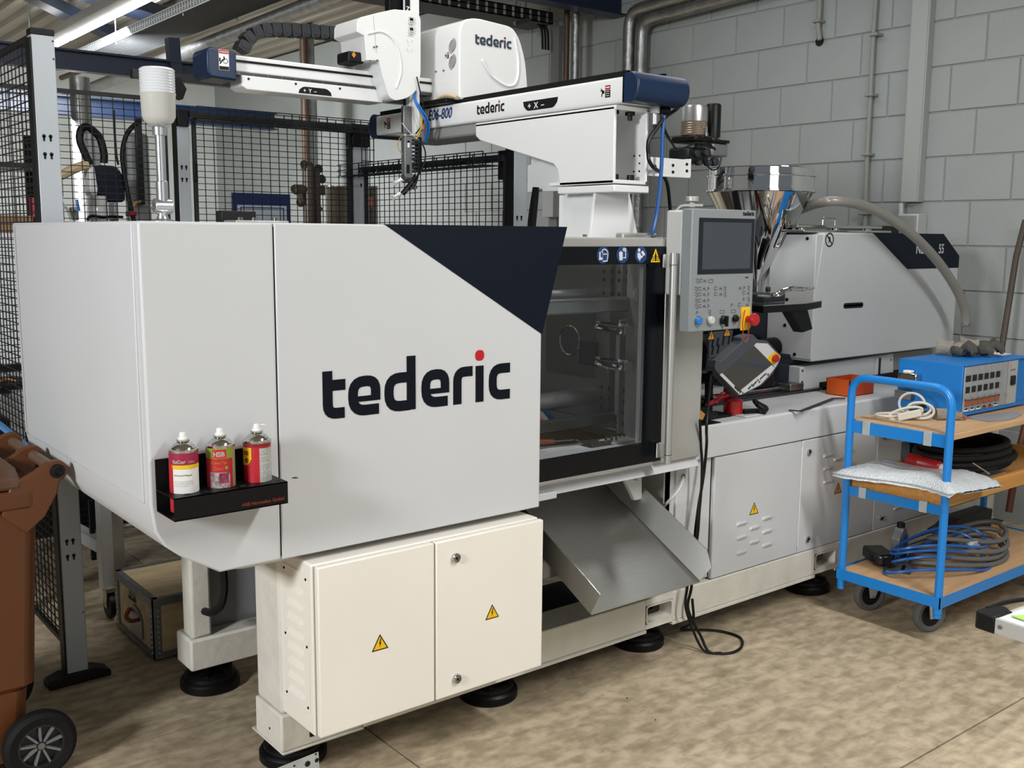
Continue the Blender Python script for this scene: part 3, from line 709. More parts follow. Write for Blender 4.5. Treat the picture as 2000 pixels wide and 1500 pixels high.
m.build('handle_ring', DK, gt)
# mandatory-sign stickers
WPR = mat('sticker_white', 'c9ccd0', .5); SBL = mat('sticker_blue', '14386e', .45)
def disc(px_, py_, r, name):
    q = at(px_, py_, Y=YG); m = M(); m.xf = FF(q.x, YG-.0006, q.z)
    m.poly([(r*math.cos(a*math.pi/14), r*math.sin(a*math.pi/14)) for a in range(28)], .0005); m.mi = 1; m.xf = FF(q.x, YG-.0012, q.z)
    return m, name
r = .0275
m, _ = disc(1177.5, 498, r, ''); k = r
m.stroke([(.2*k+.55*k*math.cos(a), .05*k+.62*k*math.sin(a)) for a in [i*math.pi/10 for i in range(0, 11)]], k*.13, .0004)
m.stroke([(-.35*k, .1*k), (.75*k, .1*k)], k*.12, .0004); m.stroke([(.75*k, .1*k), (.65*k, -.7*k), (-.05*k, -.72*k)], k*.13, .0004)
m.poly([(-.65*k, .35*k), (-.05*k, .42*k), (-.05*k, -.55*k), (-.65*k, -.6*k)], .0004); m.mi = 0; m.xf = m.xf @ Matrix.Translation((0, 0, .0004)); m.poly([(-.4*k, .25*k), (-.1*k, .25*k), (-.1*k, -.35*k), (-.4*k, -.2*k)], .0003)
m.build('sticker', [SBL, WPR], gt)
m, _ = disc(1215.5, 497.5, r, '')
m.poly(roundpoly([(-.6*k, .25*k), (-.3*k, .45*k), (0, .25*k), (0, -.65*k), (-.5*k, -.65*k)], .05*k), .0004)
m.stroke([(.0, .55*k), (.15*k, .75*k), (.5*k, .7*k), (.5*k, -.35*k), (.1*k, -.35*k)], k*.13, .0004); m.stroke([(.1*k, .5*k), (.4*k, .5*k)], k*.2, .0004)
m.build('sticker', [SBL, WPR], gt)
m, _ = disc(1251.5, 497.5, r, '')
m.poly([(-.35*k+.22*k*math.cos(a*math.pi/6), .55*k+.22*k*math.sin(a*math.pi/6)) for a in range(12)], .0004)
m.poly([(-.6*k, .25*k), (-.15*k, .2*k), (.05*k, -.15*k), (.3*k, -.05*k), (.3*k, -.3*k), (-.05*k, -.45*k), (-.15*k, -.75*k), (-.6*k, -.3*k)], .0004)
m.poly([(-.05*k, .3*k), (.3*k, .5*k), (.75*k, .0), (.4*k, -.15*k)], .0004)
m.build('sticker', [SBL, WPR], gt)
q = at(1280, 500, Y=YG); m = M(); m.xf = FF(q.x, YG-.0006, q.z); s_ = .046; rr = s_/2
m.poly(roundpoly([(-rr, -rr*.9), (rr, -rr*.9), (0, rr*1.1)], .003), .0005); m.mi = 1; m.xf = FF(q.x, YG-.0012, q.z)
m.poly([(-.12*rr, .35*rr), (.12*rr, .35*rr), (.2*rr, .0), (.12*rr, -.75*rr), (-.12*rr, -.75*rr), (-.2*rr, 0)], .0004); m.poly([(.1*rr*math.cos(a), .5*rr+.1*rr*math.sin(a)) for a in range(6)], .0004)
for sx in (-1, 1):
    for dz in (-.1, -.35, -.6): m.stroke([(sx*.7*rr, (dz-.1)*rr), (sx*.25*rr, dz*rr)], rr*.1, .0004)
m.build('sticker', [YEL, BLK], gt)
# column to the right of the gate (silver sheet)
c0, c1 = at(1303, 468, Y=2.45), at(1366, 892, Y=2.45)
M().box(gx1+.012, c1.x, 2.45, 2.62, c1.z-.0, rz1+.004).build('gate_column', SILV, mc, bevel=.006, seg=2)
M().box(gx0, gx1+.01, YG+.032, 2.62, rz1-.03, rz1+.002).build('gate_header', SILV, mc, bevel=.002)
m = M(); screws(m, [(at(px_, 464, Y=2.5).x, 2.5, rz1+.004) for px_ in (1268, 1275, 1282, 1142)], .008, 8, (0, 0, 1), .008); m.build('bolt', CHR2, mc)

# --- clamp interior: platens, tie bars, sill
PX0 = at(1190, 700, Y=3.06).x
PX = 2.62
M().box(1.55, PX+.2, 2.50, 2.54, .80, .825).build('sill', WHITE, mc, bevel=.006)
sl = M().box(1.5, PX+.0, 2.54, 2.66, .80, .818).build('sill_tray', WHITE, mc, bevel=.003)
# fixed platen: big machined plate facing -X with holes
pl = M().box(PX, PX+.2, 2.72, 3.42, .86, 1.50).build('fixed_platen', PLATEN, mc, bevel=.006)
pc_ = at(1113, 665, X=PX-.002)
m = M(); m.lathe([(.048, .0), (.052, .0), (.056, .003), (.060, .0)], (PX-.004, pc_.y, pc_.z), (-1, 0, 0), 40); m.build('locating_ring', CHR2, pl)
m = M(); m.lathe([(0, .0008), (.05, .0008)], (PX-.004, pc_.y, pc_.z), (-1, 0, 0), 40); m.build('nozzle_bore', mat('bore_dark', '26282a', .5), pl)
M().box(PX-.004, PX, pc_.y-.14, pc_.y+.14, pc_.z-.13, pc_.z+.16).build('locating_plate', mat('platen_centre', '5f5a50', .4, .7, var=.25, vs=6), pl, bevel=.002)
m = M()
for y in [pc_.y+dy for dy in (-.30, -.26, -.22, -.18, .20, .24)]:
    for z in [pc_.z+dz for dz in (.27, .24, .19, -.16, -.20, -.24, -.28)]:
        m.lathe([(0, .001), (.006, .001), (.008, 0)], (PX, y, z), (-1, 0, 0), 8)
m.build('tapped_hole', DK, pl)
q = at(1150, 690, X=PX-.002); M().box(PX-.006, PX, q.y-.05, q.y+.05, q.z-.045, q.z+.045).build('sensor_pocket', DK, pl)
tb = lambda y, z, r_=.034: M().cyl((1.5, y, z), (PX+.02, y, z), r_, n=28).build('tie_bar', CHROME if 0 else mat('tie_bar_steel', 'c5c8ca', .28, .9), mc)
tb(2.80, at(1182, 580, Y=2.80).z, .034)
q = at(1185, 775, X=PX); tb(2.80, at(1185, 770, Y=2.80).z, .032)
tb(3.33, 1.40); tb(3.33, .98)
# upper guide profile behind the window
p = at(1060, 605, Y=2.6); q = at(1250, 590, Y=2.6)
M().box(1.5, q.x, 2.6, 2.66, at(1150, 613, Y=2.6).z, at(1150, 584, Y=2.6).z).build('guide_profile', mat('guide_alu', '8f9696', .3, .8), mc, bevel=.008)
q = at(1262, 575, Y=2.56); m = M(); m.lathe([(0, .02), (.012, .02), (.02, .014), (.036, .012), (.04, .006), (.04, -.006), (0, -.006)], (q.x-.01, 2.56, q.z), (-.6, -1, 0), 28)
m.build('gate_roller', mat('nylon_white', 'd5d5cf', .35), mc)
m = M(); a0, a1 = at(1215, 520, Y=2.68), at(1262, 575, Y=2.68)
m.box(a0.x, a1.x+.05, 2.68, 2.72, a1.z-.02, a0.z+.12); m.build('inner_post', SILV, mc, bevel=.006)
m = M(); a0, a1 = at(1252, 518, Y=2.6), at(1262, 545, Y=2.6); m.box(a0.x-.01, a1.x, 2.6, 2.63, a1.z, a0.z+.03); m.build('limit_switch', BLK, mc, bevel=.004)
# white inner crosshead behind the upper rail (robot pedestal foot)
# silver inner guard panel on the right side of the window
a0, a1 = at(1210, 625, Y=2.66), at(1256, 845, Y=2.62)
ip = M().box(a0.x, PX+.12, 2.655, 2.665, .83, a0.z).build('inner_guard', SILV, mc, bevel=.003)
M().box(a0.x-.006, a0.x, 2.65, 2.67, .9, a0.z-.02).build('guard_edge', ALU, mc)
M().box(1.5, a0.x+.03, 2.67, 2.70, at(1150, 833, Y=2.67).z, at(1150, 812, Y=2.67).z).build('lower_guide', mat('rail_steel_dark', ''), mc, bevel=.004)
m = M(); q0_ = at(1195, 855, Y=2.56); q1_ = at(1250, 838, Y=2.56)
m.box(q0_.x, q1_.x+.05, 2.55, 2.63, .818, .828); m.build('foot_plate', WHITE, mc, bevel=.004)
m = M(); screws(m, [(q0_.x+.01+i*.022, 2.57+j*.03, .828) for i in (0, 1) for j in (0, 1)]+[(q0_.x+.08+i*.02, 2.6, .828) for i in (0, 1)], .005, 6, (0, 0, 1), .014); m.build('bolt', CHR2, mc)
# dark depth of the clamp area
M().box(1.5, 2.9, 3.46, 3.47, .8, 1.5).build('rear_guard', mat('frame_grey', ''), mc)
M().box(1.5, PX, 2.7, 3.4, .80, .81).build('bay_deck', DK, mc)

# --- discharge chute (stainless) : floor and two cheeks, bent sheets
ch = None
yt, yb2 = 2.75, 2.15
def cpt(x, y, Y): return at(x, y, Y=Y)
lo_l = cpt(1153, 1199, 2.10); lo_r = cpt(1366, 1138, 2.10); 
cxL, cxR = 2.0, 2.52
# low edge: between (1153,1199) and (1366,1138); solve its Y so both ends share one height
best = None
for i in range(60):
    Y = 1.9+i*.01; a_, b_ = at(1156, 1198, Y=Y), at(1366, 1138, Y=Y)
    if best is None or abs(Y-2.2) < abs(best-2.2): best = Y
YLO, YHI = 2.24, 2.80
A = Vector((2.106, YLO, .381)); B = Vector((2.609, YLO, .381)); Cc = Vector((2.609, YHI, .672)); Dd = Vector((2.106, YHI, .672))
kx = .55
Am = A.lerp(Dd, kx); Bm = B.lerp(Cc, kx); Am.z -= .0; 
m = M(); th = Vector((0, 0, -.003))
def sheet(pts, t):
    n = len(pts); vs = [Vector(p) for p in pts]; t = Vector(t)
    m._a(vs+[v+t for v in vs], [tuple(range(n)), tuple(range(2*n-1, n-1, -1))]+[(i, i+n, (i+1) % n+n, (i+1) % n) for i in range(n)])
sheet([A, B, Cc, Dd], (0, 0, -.003))
chute = m.build('chute', BRUSH, mc)
nrm = (B-A).cross(Dd-A).normalized(); up_ = nrm if nrm.z > 0 else -nrm; hgt = .085
m = M(); o_ = Vector((.045, 0, 0)); E1 = Cc-B
sheet([B, B+up_*.06+o_*.6+E1*.0, B+up_*hgt+o_+E1*.09, B+E1*.62+up_*hgt+o_, B+E1*.70+up_*.07+o_*.7, B+E1*.78+up_*.07+o_*.7, B+E1*.84+up_*.10+o_, Cc+up_*.10+o_, Cc], (.003, 0, 0))
m.build('chute_cheek', BRUSH, chute)
m = M(); sheet([A, Dd, Dd+up_*hgt, A+up_*hgt], (-.003, 0, 0)); m.build('chute_cheek', BRUSH, chute)
M().tube([A+up_*hgt, Dd+up_*hgt], .0018, 6).build('fold_edge', CHR2, chute); M().tube([B+up_*.002, Cc+up_*.002], .0018, 6).build('fold_edge', CHR2, chute)
p = at(1058, 968, Y=2.46); q = at(1080, 965, Y=2.46); M().box(p.x-.04, q.x, 2.44, 2.46, p.z-.012, p.z+.012).build('chute_clip', WHITE, mc, bevel=.003)

# --- injection unit cover
YC = 2.75
cp = lambda x, y, Y=YC: (at(x, y, Y=Y).x, at(x, y, Y=Y).z)
IW = mat('cover_white', 'b8bcbe', .45, var=.03, vs=3)
czt = cp(1610, 454)[1]; czb = cp(1585, 707)[1]; cxr = cp(1862, 660)[0]; cxrt = cp(1843, 452)[0]
q = [(cp(1585, 707)[0], czb), (cxr, czb), (cxr, cp(1853, 500)[1]), (cxrt, czt), (cp(1610, 454)[0], czt), (cp(1592, 570)[0], cp(1592, 570)[1])]
cv = M().prism(q, 'Y', YC, 3.35).build('injection_cover', IW, mc, bevel=.006, seg=2)
# left chamfered flank in front of the hopper
x0b = cp(1585, 707)[0]; fl0 = at(1530, 690, X=x0b)
m = M(); m.prism([(2.752, czb+.01), (3.0, czb+.01), (3.0, czt-.01), (2.752, czt-.01)], 'X', x0b-.006, x0b+.05); m.build('cover_flank', IW, cv, bevel=.003)
m = M(); screws(m, [tuple(at(*p, X=x0b-.007)) for p in ((1533, 635), (1552, 692), (1537, 585), (1577, 466))], .008, 12, (-1, 0, 0), .004); m.build('screw', [BLKM], cv)
nv = pxY([(1705, 453), (1851, 452), (1864, 505), (1866, 523), (1772, 525.5)], YC)
nv[0] = (nv[0][0], czt+.0005); nv[1] = (cxrt+.0005, czt+.0005); nv[2] = (cxr+.0008, cp(1853, 500)[1]); nv[3] = (cxr+.0008, nv[4][1])
M().prism(nv, 'Y', YC-.001, YC+.3).build('navy_corner', NAVY, cv)
q = at(1788, 495, Y=YC); m = text('NEO', FF(q.x, YC-.0018, q.z-.0), .066, bold=.0012, sx=.86); m.build('lettering', mat('letter_white', 'b9bcc0', .5), cv)
q2 = at(1832, 495, Y=YC); m = text('55', FF(q2.x, YC-.0018, q.z+.0), .066, bold=.0012, sx=.8); m.build('lettering', mat('letter_white', 'b9bcc0', .5), cv)
q = at(1647, 603, Y=YC); q1 = at(1686, 590, Y=YC); m = M(); m.prism(rrect(q.x, q1.x, q.z, q1.z, .013), 'Y', YC-.0015, YC+.01); m.mi = 1; m.prism(rrect(q.x+.012, q1.x-.012, q.z+.009, q1.z-.009, .008), 'Y', YC-.003, YC); m.build('grip_slot', [BLK, mat('dark_grey', '2d2f31', .4)], cv)
q = at(1620, 468.5, Y=YC); m = M(); R0 = .029
nn = 28; o = [(R0*math.cos(2*math.pi*i/nn), R0*math.sin(2*math.pi*i/nn)) for i in range(nn+1)]; m.xf = FF(q.x, YC-.0006, q.z); m.stroke(o, .006, .0006); m.stroke([(-.02, .02), (.02, -.02)], .005, .0008)
m.poly([(-.008, .014), (.004, .012), (.008, -.002), (.012, -.016), (.0, -.006), (-.01, -.016), (-.004, 0)], .0004); m.build('no_stepping_sticker', BLK, cv)
# lower cover, rail slots, dark guard
lc = pxY([(1563, 717), (1745, 690), (1745, 742), (1593, 770), (1593, 762), (1561, 768)], 2.80)
M().prism(lc, 'Y', 2.80, 3.2).build('lower_cover', IW, mc, bevel=.003)
a0, a1 = at(1710, 700, Y=2.795), at(1723, 742, Y=2.795); m = M(); m.box(a0.x, a0.x+.03, 2.795, 2.80, a1.z, a0.z); m.build('data_plate', PGREYL, mc)
m = M(); m.box(a0.x+.035, a0.x+.05, 2.795, 2.80, a1.z, a0.z); m.build('slot', BLK, mc)
m = M(); screws(m, [tuple(at(*p, Y=2.80)) for p in ((1567, 724), (1566, 746), (1740, 703), (1741, 731))], .006); m.build('screw', STEEL, mc)
a0, a1 = at(1745, 690, Y=2.82), at(1860, 660, Y=2.82)
M().box(a0.x, 5.1, 2.84, 3.2, BT, at(1745, 690, Y=2.84).z).build('rear_base_cover', mat('grey_back', '8d8984', .6), mc)
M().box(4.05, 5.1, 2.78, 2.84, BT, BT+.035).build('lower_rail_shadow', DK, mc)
m = M(); m.prism(pxY([(1470, 600), (1527, 600), (1527, 690), (1560, 700), (1560, 765), (1452, 778), (1452, 700)], 3.0), 'Y', 3.0, 3.3); m.build('purge_guard', mat('smoked_guard', '121621', .25), mc, bevel=.004)
m = M(); m.prism(pxY([(1524, 690), (1545, 692), (1552, 704), (1600, 708), (1600, 715), (1563, 720), (1563, 765), (1510, 765), (1510, 700)], 2.86), 'Y', 2.86, 2.98); m.build('purge_guard', mat('smoked_guard', ''), mc, bevel=.004)
# dark nozzle area between column and guard
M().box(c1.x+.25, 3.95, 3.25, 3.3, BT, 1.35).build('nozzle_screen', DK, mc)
m = M(); q = at(1383, 690, Y=2.95); m.cyl((q.x-.1, 2.95, q.z), (q.x+.05, 2.95, q.z), .085, n=24); m.cyl((q.x, 2.95, q.z), (3.9, 2.95, q.z), .045, n=20); m.build('barrel_unit', BLKM, mc)
m = M(); m.prism(pxY([(1386, 650), (1432, 645), (1425, 692), (1385, 700)], 2.8), 'Y', 2.8, 2.81)
hs = m.build('heat_shield', mat('shield_grey', '4e5257', .45, .4), mc)
for (a_, b_) in ((1390, 655), (1421, 648)): q = at(a_, b_, Y=2.795); warn(FF(q.x, 2.798, q.z), .05, parent=hs, m1=ORSIGN)
m = M()
for p in ((1392, 670), (1402, 668), (1413, 666), (1424, 664), (1392, 684), (1403, 682)): q = at(*p, Y=2.799); m.xf = FF(q.x, 2.7995, q.z); m.stroke([(-.004, -.018), (.004, .018)], .01, .0006)
m.build('vent_slot', BLK, hs)
m = M()
for (a_, b_, c_, d_) in ((1384, 700, 1425, 692), (1384, 715, 1400, 712)): m.bar(at(a_, b_, Y=2.85), at(c_, d_, Y=2.85), .03, .03)
m.build('carriage_bracket', mat('dark_cast', '33373d', .5, .3), mc)
# polished drawer/rails right at bench: nozzle carriage clamp
m = M(); a0 = at(1540, 762, Y=2.80); m.box(a0.x, a0.x+.10, 2.79, 2.88, BT+.012, BT+.045); m.build('linear_guide_block', STEEL, mc, bevel=.004)

# top hatch rails on the cover (polished plate with handle)
a0, a1 = at(1545, 448, Y=2.85), at(1716, 448, Y=2.85)
tp = M().box(a0.x, a1.x, 2.78, 3.2, czt, czt+.012).build('top_plate', CHR2, mc, bevel=.003)
m = M(); m.box(a0.x+.02, a1.x, 2.83, 3.15, czt+.02, czt+.034); 
for k in (.12, .5, .88): m.cyl((a0.x+(a1.x-a0.x)*k, 2.86, czt+.01), (a0.x+(a1.x-a0.x)*k, 2.86, czt+.022), .02, n=12)
m.build('slide_plate', CHR2, mc, bevel=.002)
a0, a1 = at(1607, 440, Y=2.88), at(1631, 440, Y=2.88); zt = czt+.034
m = M(); m.tube(fillet([(a0.x, 2.88, zt), (a0.x, 2.88, zt+.035), (a1.x, 2.88, zt+.035), (a1.x, 2.88, zt)], .012), .004, 8); m.build('pull_handle', CHR2, mc)
# swing arm tray + black spout beside the hopper
tr0 = [at(*p, Y=2.62) for p in ((1475, 598), (1573, 605), (1610, 595), (1500, 588))]
ar = M(); a0, a1 = at(1474, 590, Y=2.78), at(1574, 600, Y=2.55)
zt_ = at(1573, 596, Y=2.55).z; ty = 2.60; xl, xr_ = at(1476, 594, Y=ty+.04).x, at(1575, 596, Y=ty).x
ar.prism([(xl, ty), (xr_, ty), (at(1609, 590, Y=2.66).x, ty+.07), (xl+.05, ty+.13)], 'Z', zt_-.028, zt_); at_ = ar.build('side_tray', BLKM, mc, bevel=.002)
m = M(); m.prism([(xl+.005, ty+.004), (xr_-.004, ty+.004), (at(1609, 590, Y=2.66).x-.006, ty+.066), (xl+.05, ty+.12)], 'Z', zt_, zt_+.003); m.build('tray_plate', CHR2, at_)
sp = pxY([(1543, 607), (1578, 604), (1588, 643), (1568, 650)], 2.62); m = M(); m.prism(sp, 'Y', 2.62, 2.67); m.build('spout', BLK, mc, bevel=.004)
m = M(); q = at(1500, 572, Y=2.75)
m.tube(spline([at(1478, 578, Y=2.7), at(1505, 578, Y=2.7), at(1528, 567, Y=2.68), at(1555, 561, Y=2.66), at(1590, 562, Y=2.66), at(1572, 566, Y=2.62), at(1545, 566, Y=2.62), at(1520, 577, Y=2.62), at(1505, 574, Y=2.66)], 6), .006, 8)
m.build('chrome_lever', CHROME, mc)
m = M(); m.box(at(1470, 575, Y=2.8).x, at(1512, 575, Y=2.8).x, 2.74, 2.9, zt_, zt_+.035); m.cyl(at(1500, 570, Y=2.8), at(1500, 560, Y=2.8), .012, n=8); m.build('slide_gate', mat('dark_cast', ''), mc, bevel=.004)

# ================================================================== ROBOT ON TOP
def sgl(m_, name, ma, par, **k): return m_.build(name, ma, par, **k)
rb = thing('linear_robot', 'white three-axis linear robot with navy end caps mounted above the moulding machine', 'robot', (2.7, 3.0, 1.5))
XB = 2.6; bz0 = 2.012; bz1_ = 2.102; ynear = 2.655; yfar = 4.315
rbm = M().prism(roundpoly([(XB, bz0), (XB+.24, bz0), (XB+.24, bz1_), (XB, bz1_)], .012), 'Y', ynear, yfar).build('cross_beam', ROBW, rb)
m = M(); m.box(XB+.02, XB+.03, ynear-.0, yfar, bz1_, bz1_+.022); m.build('beam_rail', DK, rb)
m = M(); m.box(XB+.035, XB+.22, ynear+.0, yfar, bz1_, bz1_+.014); m.build('beam_rail', mat('rail_steel_dark', ''), rb)
m = M(); m.box(XB+.2, XB+.215, ynear, yfar, bz1_+.014, bz1_+.028); m.build('beam_rail', BLKM, rb)
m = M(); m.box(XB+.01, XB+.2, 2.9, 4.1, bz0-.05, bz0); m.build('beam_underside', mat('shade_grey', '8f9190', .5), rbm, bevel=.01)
# D shaped navy caps
def dcap(y0, sgn, name, x1=XB+.262, zt=None, zb=None, ln=.075):
    zt = zt or at(1240, 138, X=XB).z; zb = zb or bz0; pr = [(y0, zb), (y0, zt-.006)]
    c = (zt+zb)/2; hh = (zt-zb)/2
    for k in range(9): a_ = math.pi/2-math.pi*k/8; pr.append((y0+sgn*(ln*.45+ln*.55*math.cos(a_)), c+hh*math.sin(a_)))
    return M().prism(pr, 'X', XB-.001, x1).build(name, ROBN, rb, bevel=.005, seg=2)
ROBN = ROBW
ROBN = NAVYB
dcap(ynear, -1, 'end_cap', zt=at(1240, 138, X=XB).z+.002)
dcap(yfar, 1, 'end_cap', XB+.23, zt=bz1_+.012, zb=bz0-.012)
m = M(); m.box(XB-.001, XB+.255, ynear-.0, ynear+.004, bz0, bz1_+.02); m.build('cap_joint', BLK, rb)
# writing on the beam
def LB(y, z): return FL(XB-.0004, y, z)
p = at(932, 224, X=XB); pe = at(985, 219, X=XB); m = logo(LB(p.y, p.z-.001), (p.y-pe.y)/5.86); m.build('lettering', [BLK, RED], rbm)
p = at(836, 236, X=XB); pe = at(904, 229, X=XB); m = text('E06-800', LB(p.y, p.z), .062, shear=.25, bold=.0012, sx=.88); m.build('lettering', mat('print_navy', '16356e', .5), rbm)
q0, q1 = at(1022, 200, X=XB), at(1090, 188, X=XB); q2, q3 = at(1082, 201, X=XB), at(1030, 208, X=XB)
m = M(); yy = lambda p_: -(p_.y-q0.y)
m.xf = FL(XB-.0004, q0.y, 0); zt = (q0.z+q1.z)/2; W_ = q0.y-q1.y
m.poly([(0, zt), (W_*.02, zt-.018), (W_*.1, zt-.033), (W_*.16, zt-.037), (W_*.84, zt-.037), (W_*.9, zt-.033), (W_*.98, zt-.018), (W_, zt)], .0005); xl_ = m.build('axis_label', BLK, rbm)
m = text('+  X  –', FL(XB-.001, q0.y-W_*.14, zt-.030), .032, bold=.0005, sx=1.05); m.build('axis_letters', ROBW, rbm)
def danger(q_, par, h=.05, pict=True):     # red / black caution sticker facing -X
    m = M(); m.xf = FL(q_[0], q_[1], q_[2]); m.mi = 0; m.poly([(0, 0), (h*.62, 0), (h*.62, h*.62), (0, h*.62)], .0004); m.mi = 1; m.poly([(0, h*.66), (h*.62, h*.66), (h*.62, h), (0, h)], .0004)
    m.mi = 2
    m.xf = FL(q_[0]-.0004, q_[1], q_[2])
    for k in (.12, .3, .48): m.poly([(h*.1, h*k), (h*.5, h*k), (h*.5, h*(k+.05)), (h*.1, h*(k+.05))], .0003)
    m.poly([(h*.08, h*.78), (h*.54, h*.78), (h*.54, h*.88), (h*.08, h*.88)], .0003)
    m.xf = FL(q_[0], q_[1], q_[2]); m.mi = 0
    m.stroke([(-h*.5, h*.8), (-h*.35, h*.5), (-h*.42, h*.1)], h*.1, .0004); m.stroke([(-h*.6, h*.6), (-h*.3, h*.65), (-h*.2, h*.4)], h*.07, .0004); m.poly([(-h*.3, h*.35), (-h*.1, h*.35), (-h*.1, h*.6), (-h*.3, h*.6)], .0004)
    m.build('caution_sticker', [BLK, RED, ROBW], par)
p = at(1182, 191, X=XB); danger((XB-.0004, p.y, p.z), rbm, .042)
p = at(756, 252, X=XB); danger((XB-.0004, p.y, p.z), rbm, .048)
# bracket column (open box section)
yc0 = 2.69; col = pxX([(929, 243), (1200, 233), (1198, 358), (1093, 363), (1089, 332), (1081, 320), (937, 274), (929, 266)], XB)
col = [(p_[0], p_[1]) for p_ in col]; col[0] = (col[0][0], bz0-.008); col[1] = (col[1][0], bz0-.008); zc0 = col[2][1]; zc1 = col[1][1]
XC = at(1262, 300, Y=2.70).x
cb = M().prism(col, 'X', XB, XB+.012).build('column', ROBW, rb, bevel=.003)
m = M(); xr2 = XC-.012
col2 = pxX([(1032, 300), (1120, 240), (1198, 240), (1198, 358), (1090, 366), (1034, 366)], XC-.012)
y4, z4 = at(1036, 366, X=XC-.012).y, at(1036, 366, X=XC-.012).z
M().prism(roundpoly([(yc0, zc0), (yc0, zc1), (y4, zc1), (y4, zc0), ], [0, 0, .0, .0]), 'X', XC-.012, XC).build('column_side', ROBW, rb, bevel=.003)
M().prism([(2.9, zc0-.01), (y4, zc0-.01), (y4, zc0+.10), (3.15, zc0+.14), (2.93, zc0+.10)], 'X', XC-.03, XC-.012).build('column_web', ROBW, rb, bevel=.003)
M().box(XB, XC, yc0, col[0][0], zc1-.012, zc1+.004).build('column_top', ROBW, rb, bevel=.003)
M().box(XB, XC, yc0, 3.05, zc0-.0, zc0+.014).build('column_bottom', ROBW, rb, bevel=.003)
M().box(XB+.012, XC-.012, 3.0, 3.012, zc0, zc1).build('column_back', mat('column_inside', 'cfd0cc', .5), rb)
M().box(XB+.03, XB+.2, 2.70, 3.2, zc1-.01, bz0).build('beam_seat', ROBW, rb, bevel=.003)
lb = [at(*p_, Y=2.95) for p_ in ((1201, 266), (1229, 268), (1228, 306), (1201, 303))]
m = M(); m.box(XB+.0125, XB+.014, 2.72, 2.80, zc0+.10, zc0+.17); m.build('rating_plate', mat('plate_silver', 'a9adae', .4, .3), rb)
q = at(1215, 286, Y=2.998); m = M(); m.box(q.x-.022, q.x+.03, 2.997, 3.0, q.z-.03, q.z+.03); m.build('rating_plate', mat('plate_silver', ''), rb)
m = text('tederic', FF(q.x-.012, 2.9965, q.z+.014), .011, bold=.0002)
for k in range(5): pass
m.build('lettering', BLK, rb)
m = M(); m.xf = FF(q.x-.018, 2.9968, q.z-.026)
for k in range(5): m.poly([(0, k*.008), (.04, k*.008), (.04, k*.008+.001), (0, k*.008+.001)], .0003)
m.build('rating_lines', PGREY, rb, kind='stuff')
for i, (x_, z_) in enumerate(((XB+.02, zc1-.012), (XB+.10, zc1-.012))):
    m = M(); m.cyl((x_, yc0+.03, z_), (x_, yc0+.03, z_-.012), .018, n=14); m.cyl((x_, yc0+.03, z_-.012), (x_, yc0+.03, z_-.03), .009, n=12); m.build('clamp_bolt', BLK, rb)
for x_ in (XB+.03, XB+.11): m = M(); m.cyl((x_, yc0+.03, zc0+.014), (x_, yc0+.03, zc0+.034), .014, n=14); m.build('clamp_bolt', BLK, rb)
m = M(); screws(m, [(XC-.0125, yc0+.03+i*.028, zc0+.05+j*.028) for j in range(3) for i in (0, 1) if (i, j) != (1, 1)], .004, 8, (-1, 0, 0), .002); m.build('screw', BLK, rb)
# pedestal: base plate, central post with flared ribs
pdz = rz1+.0
m = M(); ya_, yb_ = yc0+.01, 3.17
pp = [at(1089, 367, X=XB), at(1192, 362, X=XB)]
M().box(XB+.0, XC+.01, yc0+.0, at(1089, 367, X=XB).y, zc0-.03, zc0-.004).build('pedestal_top', ROBW, rb, bevel=.004)
zb_ = 1.50; z0_ = zc0-.03
def ribp(pts, x0, x1, nm='pedestal_rib'): M().prism(pts, 'X', x0, x1).build(nm, ROBW, rb, bevel=.002)
cxp = (XB+XC)/2
yt0, yt1 = yc0+.02, at(1108, 372, X=XB).y-.02
def pedY(pts, Y): M().prism(pxY(pts, Y), 'Y', Y, Y+.014).build('pedestal_rib', ROBW, rb, bevel=.002)
pedY([(1164, 373), (1229, 373), (1247, 466), (1152, 466)], 2.80)
pedY([(1110, 373), (1180, 373), (1190, 466), (1098, 466)], 3.06)
M().box(XB+.07, XB+.084, 2.81, 3.07, zb_, z0_).build('pedestal_web', ROBW, rb, bevel=.002)
M().box(XB-.06, XC+.1, 2.70, 3.35, zb_-.03, zb_).build('pedestal_foot', ROBW, rb, bevel=.004)
m = M(); q = at(1199, 528, Y=2.72); m.cyl((XB-.03, 2.73, zb_), (XB-.03, 2.73, zb_+.022), .014, n=6); m.build('clamp_bolt', BLK, rb)
q = at(1250, 386, Y=2.9); m = M(); m.cyl((XC+.0, 2.9, q.z), (XC+.045, 2.9, q.z), .006, n=8); m.build('brass_fitting', mat('brass', 'a8672c', .35, .9), rb)
# carriage cover
c_ = lambda x, y: (at(x, y, Y=3.64).x, at(x, y, Y=3.64).z)
prof = [(XB+.0, bz1_+.016), (c_(1034, 170)[0], bz1_+.016), c_(1027, 118), c_(1015, 74), c_(1000, 52), c_(930, 34.5), c_(905, 38), c_(897, 60)]
car = M().prism(roundpoly(prof, [.01, .01, .06, .06, .05, .05, .03, .02], 5), 'Y', 3.64, 3.97)
car.build('carriage_cover', ROBW, rb, bevel=.016, seg=5); carriage = bpy.context.scene.objects['carriage_cover']
p = at(928, 86, Y=3.64); pe = at(998, 98, Y=3.64)
m = M(); xf = frame((p.x, 3.6385, p.z), (1, 0, 0), (0, 0, 1)); hl = (pe.x-p.x)/5.86
m = logo(xf, hl, t=.001); m.build('lettering', [mat('grey_navy', '2d3a4a', .5), RED], carriage)
